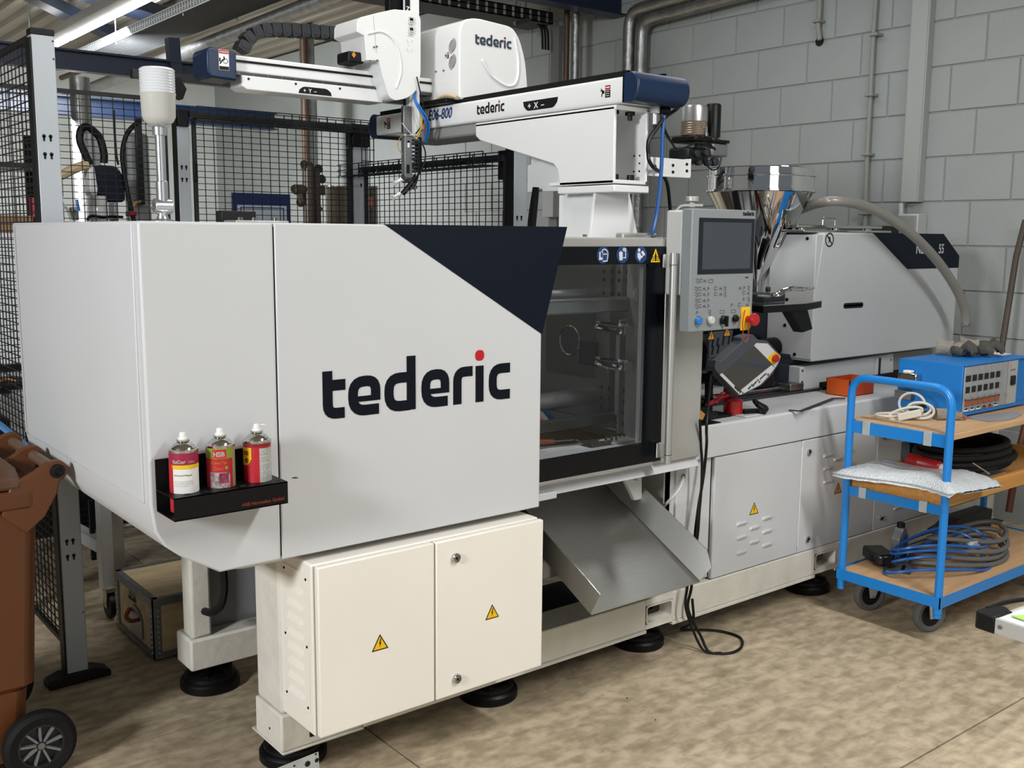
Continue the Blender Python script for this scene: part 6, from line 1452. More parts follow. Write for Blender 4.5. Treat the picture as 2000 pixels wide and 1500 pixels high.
for k in range(7): m = M(); m.lathe([(0, .0005), (.0055 if k % 3 else .008, .0005)], (sxl+.04+k*.045, SY+.022, sz1), n=14); m.build('tool_hole', mat('deep_black', '010102', .9), top_)
m = text('HSB Normalien GmbH', FF(sxr-.118, SY-.0004, sz0+.010), .0115, bold=.0001); m.build('lettering', mat('dark_orange_print', '7a2f14', .5), ss)
RC = .0328
def spray(px_, lab, paint, head):
    q0 = at(px_, 930, Y=SY+.055); x = q0.x; y = SY+.062; z0 = sz0+.004; ztop = z0+.165
    t = thing('spray_can', lab, 'spray can', (x, y, z0), 'spray cans on the magnetic shelf')
    M().lathe([(0, 0), (RC*.9, 0), (RC*1.0, .003), (RC*1.02, .004), (RC, .006), (RC, .012)], (x, y, z0), n=32).build('base_rim', STEEL, t)
    body = M().lathe([(RC, .006), (RC, .146)], (x, y, z0), n=48).build('can_body', paint, t)
    M().lathe([(RC, .158), (RC*1.04, .161), (RC*1.04, .165), (RC*.96, .166), (RC*.9, .166), (RC*.84, .170), (RC*.66, .176), (RC*.42, .181), (RC*.36, .182), (RC*.46, .183), (RC*.47, .186), (RC*.36, .187), (0, .187)], (x, y, z0-.015), n=40).build('shoulder', CHR2, t)
    M().lathe([(RC*.34, .186), (RC*.34, .190), (RC*.25, .193), (RC*.22, .201), (RC*.20, .203), (0, .204)], (x, y, z0-.015), n=20).build('nozzle', mat('nozzle_white', 'ddddd8', .4), t)
    if head: M().cyl((x, y, z0+.185), (x+.02, y-.003, z0+.184), .0022, n=8).build('spray_spout', mat('nozzle_white', ''), t)
    return t, body, x, y, z0
def wrap(m_, x, y, z0, ang):   # bend a flat drawing (u along circumference, v up) round the can; ang = facing direction
    for i, v in enumerate(m_.v):
        a = ang+v.x/RC; r = RC+.0003+v.z; m_.v[i] = Vector((x+r*math.cos(a), y+r*math.sin(a), z0+v.y*.91))
    return m_
BT_ = [0]
def band(u0, u1, v0, v1, t=.0002, n=14):
    m = M(); n = max(3, int(abs(u1-u0)/RC/.08)); BT_[0] += 1; t += (BT_[0] % 12)*.00002
    for k in range(n):
        a, b = u0+(u1-u0)*k/n, u0+(u1-u0)*(k+1)/n; m._a([(a, v0, t), (b, v0, t), (b, v1, t), (a, v1, t)], [(0, 1, 2, 3)])
    return m
def wtext(s, u, v, size, t_=.0004, **k):
    m = text(s, Matrix.Identity(4), size, .0001, **k)
    for i, p in enumerate(m.v): m.v[i] = Vector((p.x+u, p.y+v, t_))
    return m
FA = math.atan2(-1.0, -.42)      # direction from the cans toward the camera
wht = mat('label_white', 'd8d8d4', .4); mag = mat('label_magenta', '8f1f3f', .4); yel = mat('label_yellow', 'd9b614', .4)
t, b, x, y, z0 = spray(362, 'left spray can, magenta top over a white label', wht, 0)
def lab(m_, ma, nm='label_print'): return wrap(m_, x, y, z0, FA).build(nm, ma, b, ang=80)
lab(band(-.105, .105, .128, .160), mag); lab(band(-.03, .105, .118, .128), yel); lab(band(-.06, -.026, .006, .13), mat('label_red', 'b01c2a', .4))
lab(wtext('SuCor', -.025, .133, .0115, .0006, bold=.0004), wht, 'lettering'); lab(wtext('Uni', .012, .133, .0095, .0006), wht, 'lettering'); lab(wtext('Universal-Pflegeöl', -.023, .1, .0058, shear=.2), BLK, 'lettering')
for k in range(4): lab(band(-.023, .022-(.012 if k == 3 else 0), .086-k*.004, .0866-k*.004, .0004), PGREY)
t, b, x, y, z0 = spray(434, 'middle spray can, red with green band and photo print', mat('label_red', ''), 0)
lab(band(-.05, .03, .132, .160), mat('label_green', '7d8f2e', .4)); lab(band(.03, .07, .006, .160), mat('label_beige', '8a7a5c', .4)); lab(band(-.018, .014, .134, .156, .0004), mat('label_red', '')); lab(wtext('HSB', -.0165, .138, .0175, .0007, bold=.0006, sx=.86), wht, 'lettering')
og = mat('label_orange', 'd98a4a', .4); lab(wtext('GreenTec', -.024, .118, .0115, bold=.0003, sx=.85), og, 'lettering'); lab(wtext('Clean', -.018, .103, .0115, bold=.0003, sx=.9), og, 'lettering'); lab(band(.010, .017, .104, .112, .0004, 3), mat('leaf_green', '6f9a3a', .4))
lab(band(-.026, .022, .040, .096, .0004), mat('photo_print', '4a3c3e', .4, col2='b9a9aa', vs=90)); lab(band(-.004, .018, .068, .094, .0006, 8), mat('pink_print', 'a43a5c', .4, col2='402028', vs=120))
t, b, x, y, z0 = spray(506, 'right spray can, red with yellow shield and angled spout', mat('label_red', ''), 1)
lab(band(-.05, .05, .150, .160), mat('label_dark_red', '7c1420', .4)); m = M()
for k in range(10):
    a, c = -.05+k*.0035, -.05+(k+1)*.0035; d = .1 if k < 5 else .1+.012*((k-5)/5)**2*2; m._a([(a, d, .0003), (c, d, .0003), (c, .148, .0003), (a, .148, .0003)], [(0, 1, 2, 3)])
lab(m, yel); lab(wtext('HSB', -.044, .128, .0155, .0005, bold=.0006, sx=.8), mat('label_red', ''), 'lettering'); lab(wtext('40', -.036, .108, .0165, .0005, bold=.0008, sx=.8), mat('label_red', ''), 'lettering')
lab(band(.004, .05, .012, .146), mat('label_grey', '8f8f8c', .4, col2='b5b5b0', vs=200)); 
for v_ in (.125, .105, .085): lab(band(.006, .034, v_, v_+.001, .0004), wht)
lab(band(-.03, -.022, .012, .03, .0003, 3), BLK); lab(band(-.034, -.022, .044, .048, .0003, 3), BLK)

# ================================================================== ITEMS IN THE CLAMP BAY AND ON THE SILL
bl_ = lambda x, y, Y: at(x, y, Y=Y)
sd = thing('screwdriver', 'screwdriver with brown handle lying on the white sill behind the gate window', 'screwdriver', bl_(1070, 865, 2.58))
a0, a1, a2 = bl_(1040, 864, 2.58), bl_(1082, 862, 2.58), bl_(1120, 859, 2.58)
M().tube([a0, a0.lerp(a1, .5), a1], [.008, .009, .006], 10).build('handle', mat('screwdriver_brown', '7a3d22', .4), sd); M().cyl(a1, a2, .002, n=6).build('blade', STEEL, sd)
M().tube([bl_(1040, 876, 2.56), bl_(1138, 867, 2.56), bl_(1125, 859, 2.6)], .003, 6).build('hex_key', STEEL, label='bright steel hex key lying on the white sill behind the gate window', cat='hex key')
q = bl_(1170, 858, 2.58); z_ = .819
m = M(); m.prism(roundpoly([(q.x-.05, 2.565), (q.x+.05, 2.565), (q.x+.05, 2.58), (q.x-.025, 2.58), (q.x-.025, 2.61), (q.x+.03, 2.61), (q.x+.03, 2.625), (q.x-.05, 2.625)], .004), 'Z', z_, z_+.014)
m.build('clamp_shim', mat('shim_grey', '2f3234', .5, .3), label='dark grey U-shaped shim lying on the white sill behind the gate window', cat='shim')
M().tube([bl_(1040, 778, 2.9), bl_(1064, 800, 2.9), bl_(1090, 833, 2.9)], .012, 8).build('blue_tube', mat('bright_blue', '1f78c8', .4), label='bright blue tube leaning inside the clamp bay beside the hood', cat='tube')
M().bar(bl_(1040, 815, 2.8), bl_(1072, 836, 2.8), .04, .02).build('red_pad', mat('pink_red', 'b3263c', .5), label='pink-red strip below the blue tube inside the clamp bay', cat='strip')
for (ya, yb) in ((628, 648), (698, 718)):
    Yc = 2.56
    t = thing('hinge_catch', 'upper chrome gate catch seen through the window' if ya < 650 else 'lower chrome gate catch seen through the window', 'catch', bl_(1220, yb, Yc))
    M().bar(bl_(1168, ya+1, Yc), bl_(1222, ya+8, Yc), .022, .009).build('upper_arm', CHROME, t)
    m = M(); m.tube([bl_(1164, ya+10, Yc), bl_(1185, ya+15, Yc), bl_(1210, yb+0, Yc)], [.008, .012, .013], 10); m.build('lever', CHROME, t)
    q = bl_(1207, yb-2, Yc-.014); M().cyl(q, q+Vector((0, .01, 0)), .006, n=12).build('knob', BLK, t)
    q = bl_(1220, yb-3, Yc); M().box(q.x-.012, q.x+.03, Yc-.012, Yc+.095, q.z-.016, q.z+.016).build('mount', STEEL, t, bevel=.003)

# ================================================================== ITEMS ON THE BENCH
BZ = BT
pn = thing('hand_pendant', 'tilted grey handheld robot pendant with red stop button in a black holder', 'pendant', at(1440, 770, Y=2.55))
YQ = 2.50; pq = lambda x, y, d=0: (at(x, y, Y=YQ-d).x, at(x, y, Y=YQ-d).z)
zp_ = lambda u, v: (1360+u/6.25, 620+v/6.25)
def pz(pts, d=0): return [pq(*zp_(u, v), d) for u, v in pts]
m = M(); m.prism(roundpoly(pz([(555, 245), (630, 215), (690, 205), (760, 275), (870, 285), (1035, 465), (1020, 545), (930, 700), (800, 830), (570, 950), (520, 955), (225, 630), (235, 580), (245, 510), (300, 540), (360, 480), (560, 300)]), .008), 'Y', YQ, YQ+.045)
bdp = m.build('pendant_body', mat('pendant_grey', '3e444a', .5), pn, bevel=.006, seg=2)
m = M(); m.prism(pz([(710, 355), (915, 575), (540, 890), (315, 690)], .001), 'Y', YQ-.001, YQ); m.build('screen', mat('pendant_screen', '3c3b36', .12), bdp)
m = M(); m.prism(pz([(705, 345), (735, 312), (870, 318), (960, 415), (860, 500)], .001), 'Y', YQ-.0015, YQ)
m.build('white_facia', mat('facia_white', 'c4c6c6', .4), bdp)
M().prism(pz([(960, 415), (1025, 475), (1000, 545), (935, 575), (855, 500)], .001), 'Y', YQ-.0022, YQ).build('stop_plate', YEL, bdp)
M().prism(pz([(935, 580), (1000, 545), (960, 615)], .001), 'Y', YQ-.0018, YQ).build('white_facia', mat('facia_white', ''), bdp)
M().prism(pz([(920, 582), (955, 620), (880, 715), (780, 820), (580, 925), (540, 888)], .001), 'Y', YQ-.002, YQ).build('key_strip', mat('facia_white', ''), bdp)
M().prism(pz([(315, 680), (565, 930), (530, 945), (285, 700)], .001), 'Y', YQ-.002, YQ).build('brand_strip', mat('facia_white', ''), bdp)
u, v_ = pq(*zp_(942, 497)); m = M(); m.lathe([(0, .018), (.014, .016), (.017, .01), (.011, .006), (.011, 0)], (u, YQ-.002, v_), (0, -1, 0), 22); m.build('emergency_stop', mat('stop_red', ''), bdp)
a = pq(*zp_(450, 855)); b = pq(*zp_(525, 930)); ang = math.atan2(b[1]-a[1], b[0]-a[0])
m = logo(Matrix.Translation((a[0]+.002, YQ-.0026, a[1]-.0)) @ Matrix.Rotation(-ang, 4, 'Y') @ FF(0, 0, 0), math.hypot(b[0]-a[0], b[1]-a[1])/5.9, (0, 0)); m.build('lettering', BLK, bdp)
for k, (cu, cv) in enumerate(((650, 850), (705, 805), (745, 765), (780, 745), (820, 705), (635, 865), (690, 830), (672, 825), (720, 790), (800, 725), (765, 785), (840, 690))):
    u, v_ = pq(*zp_(cu, cv)); m = M(); m.xf = Matrix.Translation((u, YQ-.0024, v_)) @ Matrix.Rotation(math.radians(-42), 4, 'Y') @ FF(0, 0, 0); m.poly([(-.005, -.0035), (.005, -.0035), (.005, .0035), (-.005, .0035)], .0005); m.build('key_icon', mat('icon_dark', ''), bdp)
u, v_ = pq(*zp_(868, 697)); m = M(); m.xf = FF(u, YQ-.003, v_); m.poly([(-.005, -.004), (.005, -.004), (.005, .005), (-.005, .005)], .0006); m.build('red_key', RED, bdp)
# holder arm down to the bench
m = M(); m.bar(at(1405, 700, Y=2.58), at(1385, 745, Y=2.62), .03, .03); m.bar(at(1385, 745, Y=2.62), at(1383, 822, Y=2.62), .025, .02); m.build('holder_arm', BLKM, pn)
m = M(); q = at(1385, 825, Y=2.60); m.box(q.x-.05, q.x+.10, 2.57, 2.66, BZ, BZ+.012); m.build('holder_base', BLKM, pn, bevel=.002)
# black magnet stand beside it
ms = thing('magnet_stand', 'black magnetic base with knurled cylinder and amber tag on the bench edge', 'stand', at(1400, 828, Z=BZ))
q = at(1395, 828, Z=BZ); X_ = q.x-.02; Y_ = 2.545
M().box(X_-.10, X_+.03, Y_, Y_+.05, BZ+.0, BZ+.055).build('base_block', BLKM, ms, bevel=.004)
m = M(); m.cyl((X_+.03, Y_+.025, BZ+.028), (X_+.09, Y_+.02, BZ+.020), .014, .013, 18); m.cyl((X_+.088, Y_+.02, BZ+.020), (X_+.102, Y_+.02, BZ+.019), .010, .006, 14); m.build('knurled_cylinder', BLK, ms)
m = M(); m.cyl((X_-.01, Y_+.03, BZ+.055), (X_-.008, Y_+.03, BZ+.078), .009, n=12); m.build('knob', BLK, ms)
m = M(); q = at(1371, 812, Y=2.53); m.xf = Matrix.Translation((q.x, 2.535, q.z)) @ Matrix.Rotation(.4, 4, 'Y') @ FF(0, 0, 0); m.poly([(-.012, -.02), (.016, -.012), (.02, .012), (-.012, .018)], .001); m.build('amber_tag', mat('amber_tag_card', 'b8863c', .6), ms)
m = M(); m.lathe([(.02, -.006), (.028, -.006), (.028, .006), (.02, .006), (.02, -.006)], at(1370, 785, Y=2.66), (.8, -.6, 0), 20); m.build('hook_ring', BLK, ms)
M().box(X_-.12, X_+.06, 2.507, 2.60, BZ+.0, BZ+.003).build('mounting_plate', BLKM, ms)
# red pipe wrench stand / clamp
rw = thing('red_magnet_clamp', 'glossy red cylindrical clamp with a curved lever lying on the bench', 'clamp', at(1433, 811, Z=BZ))
q = at(1433, 810, Z=BZ); q = Vector((q.x, 2.60, BZ)); r_ = 18.5*mpp(1433, 800, 2.6)
M().lathe([(0, .001), (r_*.9, .001), (r_, .006), (r_, .045), (r_*1.03, .05), (r_*1.03, .058), (r_*.9, .064), (r_*.4, .068), (0, .068)], q, n=36).build('cup', REDP, rw)
m = M(); m.tube(spline([at(1380, 792, Y=2.60), at(1395, 783, Y=2.60), at(1412, 774, Y=2.62), at(1426, 772, Y=2.62), at(1434, 779, Y=2.62)], 6), [.008]*6+[.014]*6+[.018]*6+[.018]*7, 12); m.build('lever', REDP, rw)
M().prism([(q.x-.02, q.z+.06), (q.x+.03, q.z+.06), (q.x+.01, q.z+.13), (q.x-.012, q.z+.13)], 'Y', 2.60, 2.64).build('web', mat('dark_red', '6a1210', .5), rw, bevel=.004)
M().box(q.x-.02, q.x+.09, 2.52, 2.6, BZ, BZ+.006).build('white_pad', WHITE, label='low white pad under the red clamp on the bench', cat='pad', bevel=.002)
kt = thing('key_handle', 'black key with rounded loop handle lying right of the red clamp', 'key', at(1475, 808, Z=BZ))
a0, a1 = at(1452, 803, Y=2.56), at(1483, 812, Y=2.54)
M().bar((a0.x, 2.56, BZ+.016), (a1.x, 2.54, BZ+.014), .016, .02).build('shaft', BLK, kt, bevel=.003)
q = at(1483, 797, Y=2.58); m = M(); m.tube(spline([(q.x-.025, 2.57, BZ+.03), (q.x-.02, 2.59, BZ+.045), (q.x+.01, 2.59, BZ+.03), (q.x+.03, 2.57, BZ+.015), (q.x+.0, 2.55, BZ+.012), (q.x-.025, 2.57, BZ+.03)], 5), .009, 10); m.build('loop', BLK, kt)
M().box(a1.x-.02, a1.x+.02, 2.52, 2.56, BZ+.0, BZ+.02).build('foot', BLK, kt, bevel=.004)
sc_ = thing('scraper', 'bent black metal scraper lying on the white bench', 'scraper', at(1590, 795, Z=BZ+.004))
P = [at(1541, 801, Z=BZ+.005), at(1563, 803, Z=BZ+.005), at(1628, 778, Z=BZ+.008), at(1650, 778, Z=BZ+.008)]
m = M()
for i in range(3): m.bar(P[i], P[i+1], .014, .004)
m.build('blade', mat('scraper_black', '26282a', .4, .3), sc_)
ob = thing('orange_box', 'small open orange box standing on the bench behind the trolley handle', 'box', at(1660, 780, Z=BZ))
q = at(1631, 748, Y=2.60); q1 = at(1655, 784, Z=BZ)
OX, OY = at(1660, 783, Y=2.585).x, 2.585
ora = mat('box_orange', 'c4500c', .5); ord_ = mat('box_orange_dark', 'a8380c', .5)
hX = at(1715, 775, Y=2.585).x; bt = .075; bx0 = at(1634, 790, Y=2.64).x-.02
BXo = at(1659, 760, Y=OY).x
m = M(); m.box(BXo, BXo+.19, OY, OY+.003, BZ, BZ+bt); m.build('side_wall', ord_, ob)
m = M(); m.box(BXo, BXo+.003, OY, OY+.12, BZ, BZ+bt); m.build('side_wall', ora, ob)
m = M(); m.box(BXo, BXo+.19, OY+.117, OY+.12, BZ, BZ+bt); m.build('side_wall', ord_, ob)
m = M(); m.box(BXo+.187, BXo+.19, OY, OY+.12, BZ, BZ+bt); m.build('side_wall', ora, ob)
M().box(BXo, BXo+.19, OY, OY+.12, BZ, BZ+.003).build('bottom', DK, ob)
M().box(BXo+.003, BXo+.187, OY+.003, OY+.117, BZ+.003, BZ+.05).build('grey_contents', mat('dust_grey', '6b675f', .8), ob)
# black cables hanging from the bench corner to the floor loop
fcab = thing('floor_cable', 'pair of black cables hanging down the machine front and looping on the floor', 'cable', at(1366, 800, Y=2.44))
yy = 2.47
M().tube(spline([at(1392, 700, Y=2.56), at(1386, 760, Y=2.50), at(1380, 830, Y=2.43), at(1380, 870, Y=yy), at(1374, 930, Y=yy), at(1364, 990, Y=yy), at(1357, 1050, Y=yy), at(1354, 1110, Y=yy), at(1350, 1150, Y=yy), at(1344, 1190, Y=yy), Vector((2.86, 2.44, .06)), Vector((2.87, 2.40, .006)), Vector((2.93, 2.35, .006)), Vector((3.01, 2.365, .006)), Vector((3.075, 2.43, .006)), Vector((3.06, 2.52, .006)), Vector((2.99, 2.59, .006)), Vector((2.93, 2.60, .02)), Vector((2.87, 2.49, .10)), Vector((2.84, 2.47, .2))], 8), .0055, 8).build('cable', BLK, fcab)
M().tube(spline([at(1367, 820, Y=2.43), at(1369, 870, Y=yy-.02), at(1371, 900, Y=yy-.02), at(1370, 950, Y=yy-.02), at(1366, 1000, Y=yy-.02), at(1362, 1050, Y=yy-.02), at(1352, 1100, Y=yy-.02), at(1342, 1150, Y=yy-.02), at(1340, 1190, Y=yy-.02), Vector((2.84, 2.44, .05)), Vector((2.86, 2.41, .006)), Vector((2.90, 2.37, .006))], 8), .005, 8).build('cable', BLK, fcab)

# ================================================================== BLUE TROLLEY
TX0, TX1, TY0, TY1 = 3.6, 4.75, 1.915, 2.335; TR = .0155
tr = thing('shelf_trolley', 'bright blue tubular trolley with three plywood shelves on rubber castors', 'trolley', (TX0, TY0, 0))
zt_ = 1.0
for xx, nm in ((TX0, 'handle_frame'), (TX1, 'handle_frame')):
    pts = fillet([(xx, TY0, .12), (xx, TY0, zt_), (xx, TY1, zt_), (xx, TY1, .12)], .075, 8)
    M().tube(pts, TR, 16).build(nm, TBLUE, tr)
def shelf(z0, z1, top, trim, nm='shelf_board', xf=0):
    M().box(TX0+.018, TX1-.018, TY0-.0 if xf else TY0-.005, TY1+.005, z0, z1).build(nm, top, tr, bevel=.002)
    for xx in (TX0, TX1):
        r = M().box(xx-.003, xx+.003, TY0+.012, TY1-.012, z0-.03+trim, z1-.003+trim).build('end_rail', TBLUE, tr, bevel=.001)
        for fy in (.18, .80): y_ = TY0+(TY1-TY0)*(1-fy); M().box(xx-.006, xx+.006, y_-.016, y_+.016, z0-.032+trim, z1+trim).build('rail_clip', GALV, r, bevel=.001)
shelf(.806, .828, WOOD, 0)
# middle tray: pine frame
M().box(TX0+.02, TX1-.02, TY0+.0, TY1, .55, .562).build('shelf_board', WOODY, tr)
for (x0, x1, y0, y1) in ((TX0+.018, TX0+.033, TY0-.004, TY1+.004), (TX1-.033, TX1-.018, TY0-.004, TY1+.004), (TX0+.033, TX1-.033, TY0-.004, TY0+.014), (TX0+.033, TX1-.033, TY1-.014, TY1+.004)): M().box(x0, x1, y0, y1, .55, .61).build('tray_side', WOODY, tr, bevel=.002)
for xx in (TX0, TX1):
    r = M().box(xx-.003, xx+.003, TY0+.012, TY1-.012, .518, .555).build('end_rail', TBLUE, tr)
    for fy in (.18, .80): y_ = TY0+(TY1-TY0)*(1-fy); M().box(xx-.006, xx+.006, y_-.016, y_+.016, .516, .56).build('rail_clip', GALV, r, bevel=.001)
# bottom deck in an angle frame
M().box(TX0-.012, TX1+.012, TY0-.012, TY1+.012, .185, .199).build('shelf_board', WOOD, tr)
for (x0, x1, y0, y1) in ((TX0-.018, TX0-.014, TY0-.018, TY1+.018), (TX1+.014, TX1+.018, TY0-.018, TY1+.018), (TX0-.018, TX1+.018, TY0-.018, TY0-.014), (TX0-.018, TX1+.018, TY1+.014, TY1+.018)): M().box(x0, x1, y0, y1, .163, .205).build('deck_edge', TBLUE, tr)
for xx in (TX0, TX1):
    for y_ in (TY0, TY1): m = M(); m.cyl((xx, y_, .165), (xx, y_, .135), .017, n=16); m.cyl((xx, y_, .135), (xx, y_, .13), .009, n=10); m.build('post_cap', TBLUE, tr, bevel=.002)
m = M(); m.bar((TX0+.3, TY0+.02, .15), (TX0+.3, TY1-.02, .15), .03, .03); m.build('cross_bar', TBLUE, tr)
def castor(cx, cy, ang, swx, swy):
    ax = Vector((math.cos(ang), math.sin(ang), 0)); c = Vector((cx, cy, .072))
    m = M(); m.lathe([(.046, -.014), (.062, -.017), (.070, -.012), (.072, -.004), (.072, .004), (.070, .012), (.062, .017), (.046, .014), (.046, -.014)], c, ax, 40); w_ = m.build('castor_wheel', mat('grey_rubber', '565656', .6), tr)
    m = M(); m.lathe([(0, -.012), (.047, -.012), (.047, .012), (0, .012)], c, ax, 28); m.build('wheel_hub', BLK, w_)
    m = M(); top = Vector((swx, swy, .155))
    side = Vector((-ax.y, ax.x, 0))
    for sgn in (-1, 1):
        o = c+ax*.023*sgn; t2 = top+ax*.023*sgn
        pts = [o-side*.012-Vector((0, 0, .012)), o+side*.012-Vector((0, 0, .012)), t2+side*.034, t2-side*.034]
        n = ax*.0015
        m._a([p-n for p in pts]+[p+n for p in pts], [(3, 2, 1, 0), (4, 5, 6, 7), (0, 1, 5, 4), (1, 2, 6, 5), (2, 3, 7, 6), (3, 0, 4, 7)])
    m.cyl(top+Vector((0, 0, -.004)), top+Vector((0, 0, .012)), .035, n=20)
    m.build('castor_fork', GALV, w_)
    m = M(); m.cyl(c-ax*.029, c+ax*.029, .007, n=6); m.build('axle_bolt', CHR2, w_)
an = math.atan2(-.93, -.36)
castor(3.735, 2.02, an, 3.70, 1.99); castor(3.757, 2.30, an, 3.72, 2.27); castor(4.62, 2.0, an, 4.62, 2.0); castor(4.62, 2.27, an, 4.62, 2.27)

# ---- on the top shelf
cx_, cy_, ce0, ce1 = 3.981, 2.075, .832, 1.043
bb = thing('temperature_controller', 'bright blue metal box with a row of grey control modules on the top shelf', 'controller', (cx_, cy_, ce0))
cabx = M().box(cx_, cx_+.56, cy_+.004, 2.364, ce0+.002, ce1).build('housing', BBLUE, bb, bevel=.003)
M().box(cx_+.0, cx_+.56, cy_-.008, 2.364, ce1-.003, ce1+.001).build('top_cover', BBLUE, bb, bevel=.001)
M().box(cx_+.001, cx_+.56, cy_-.002, cy_+.004, ce0+.004, ce0+.022).build('lower_rim', BBLUE, bb)
mx = at(1892, 760, Y=cy_).x; stp = (at(1959, 760, Y=cy_).x-at(1893, 760, Y=cy_).x)/6
for k in range(7):
    x0 = cx_+.004+k*.0485; x1 = x0+.046
    f = M().box(x0, x1, cy_-.004, cy_+.002, ce0+.02, ce1-.006).build('module', mat('module_grey', '8f9496', .5), bb, bevel=.001)
    M().box(x1, x1+.0022, cy_-.009, cy_, ce0+.02, ce1-.006).build('module_rib', ALU, bb)
    if k == 6: continue
    H_ = ce1-ce0
    M().box(x0+.004, x1-.004, cy_-.0055, cy_-.004, ce0+H_*.68, ce0+H_*.80).build('display', BLK, f)
    M().box(x0+.009, x1-.006, cy_-.0055, cy_-.004, ce0+H_*.46, ce0+H_*.58).build('display', BLK, f)
    M().box(x0+.01, x1-.006, cy_-.008, cy_-.004, ce0+H_*.20, ce0+H_*.34).build('rocker_switch', mat('switch_orange', '9c4a22', .35), f, bevel=.002)
    M().box(x0+.004, x1-.003, cy_-.016, cy_-.004, ce0+H_*.345, ce0+H_*.37).build('switch_guard', ALU, f)
    M().box(x0+.014, x1-.014, cy_-.006, cy_-.004, ce0+H_*.135, ce0+H_*.16).build('module_latch', BLK, f)
    M().box(x0+.006, x1-.006, cy_-.0052, cy_-.004, ce0+H_*.105, ce0+H_*.13).build('module_label', mat('label_red', '') if k in (3, 4) else ROBW, f)
x0 = cx_+.36; pw = M().box(x0, x0+.085, cy_-.004, cy_+.002, ce0+.02, ce1-.006).build('supply_panel', mat('panel_speckle', '9fa3a3', .5), bb)
M().box(x0+.025, x0+.06, cy_-.012, cy_-.004, ce0+.10, ce0+.14).build('main_switch', BLK, pw, bevel=.002)
for k in range(3): M().cyl((x0+.025+k*.015, cy_-.006, ce0+.165), (x0+.025+k*.015, cy_-.004, ce0+.165), .0035, n=10).build('indicator', mat('brass', ''), pw)
m = M(); m.xf = FF(x0+.02, cy_-.0046, ce0+.185); m.poly([(-.007, -.006), (.007, -.006), (0, .008)], .0005); m.build('caution_sticker', ORSIGN, pw)
m = M(); m.xf = FF(x0+.018, cy_-.0046, ce0+.06); m.poly([(.010*math.cos(i*.45), .010*math.sin(i*.45)) for i in range(14)], .0005); m.build('round_sticker', mat('sticker_tan', 'b79a78', .5), pw)
# connector on the left side
p = at(1783, 736, X=cx_-.01); cn = M().box(cx_-.045, cx_, p.y-.035, p.y+.05, p.z-.018, p.z+.018).build('connector_housing', CHR2, bb, bevel=.004)
M().prism([(p.y-.022, p.z), (p.y-.012, p.z+.011), (p.y+.032, p.z+.011), (p.y+.042, p.z), (p.y+.032, p.z-.011), (p.y-.012, p.z-.011)], 'X', cx_-.047, cx_-.044).build('connector_face', mat('pin_brown', '4a3a28', .5), cn)
M().box(cx_-.04, cx_-.01, p.y-.005, p.y+.03, p.z+.018, p.z+.028).build('lever', ROBW, cn, bevel=.003)
M().box(cx_-.002, cx_, p.y-.035, p.y+.05, p.z-.05, p.z-.022).build('type_plate', mat('plate_navy', '152c4a', .4), bb)
p = at(1772, 770, X=cx_-.01); M().box(cx_-.035, cx_, p.y-.03, p.y+.045, p.z-.02, p.z+.016).build('connector_housing', STEEL, bb, bevel=.003)
# gloves
gm = mat('glove_fabric', '8c867a', .9, var=.35, vs=30, bump=.5, bs=60); gd = mat('glove_dark', '4a4843', .9, var=.3, vs=25, bump=.4, bs=60)
gz = ce1+.002
def glove(cx, cy, rot, lab, dark, sc=1.0):
    t = thing('work_glove', lab, 'glove', (cx, cy, gz)); R = Matrix.Translation((cx, cy, gz)) @ Matrix.Rotation(rot, 4, 'Z') @ Matrix.Scale(sc, 4) @ Matrix.Scale(1.7, 4, (0, 0, 1))
    m = M(); m.xf = R
    m.tube([(-.075, 0, .022), (-.05, .002, .021), (-.02, 0, .019), (0, 0, .018)], [.026, .021, .019, .022], 12)
    m.build('cuff', gm, t)
    m = M(); m.xf = R; m.ell((.025, 0, .019), .038, .034, .019); m.build('palm', gd if dark else gm, t)
    for k, (dy, ln_, dz) in enumerate(((-.030, .05, .012), (-.012, .062, .016), (.008, .06, .015), (.026, .05, .012))):
        m = M(); m.xf = R; m.tube([(.04, dy*.8, .018), (.06, dy, .024+dz*.6), (.06+ln_*.5, dy*1.1, .02), (.055+ln_*.7, dy*1.1, .010)], [.0115, .0115, .0105, .008], 9); m.build('finger', gd, t)
    m = M(); m.xf = R; m.tube([(.0, -.025, .016), (.025, -.05, .018), (.05, -.052, .012)], [.012, .011, .009], 9); m.build('thumb', gd, t)
glove(4.27, 2.28, math.radians(-75), 'left pale work glove lying cuff-up on the blue box', False, .95)
glove(4.36, 2.22, math.radians(-50), 'right dark-fingered work glove lying on the blue box', True, 1.05)
M().box(4.46, 4.55, 2.16, 2.24, gz-.001, gz+.001).build('paper_scrap', mat('paper', 'd6d0c4', .7), label='white paper scrap beside the gloves on the blue box', cat='paper')
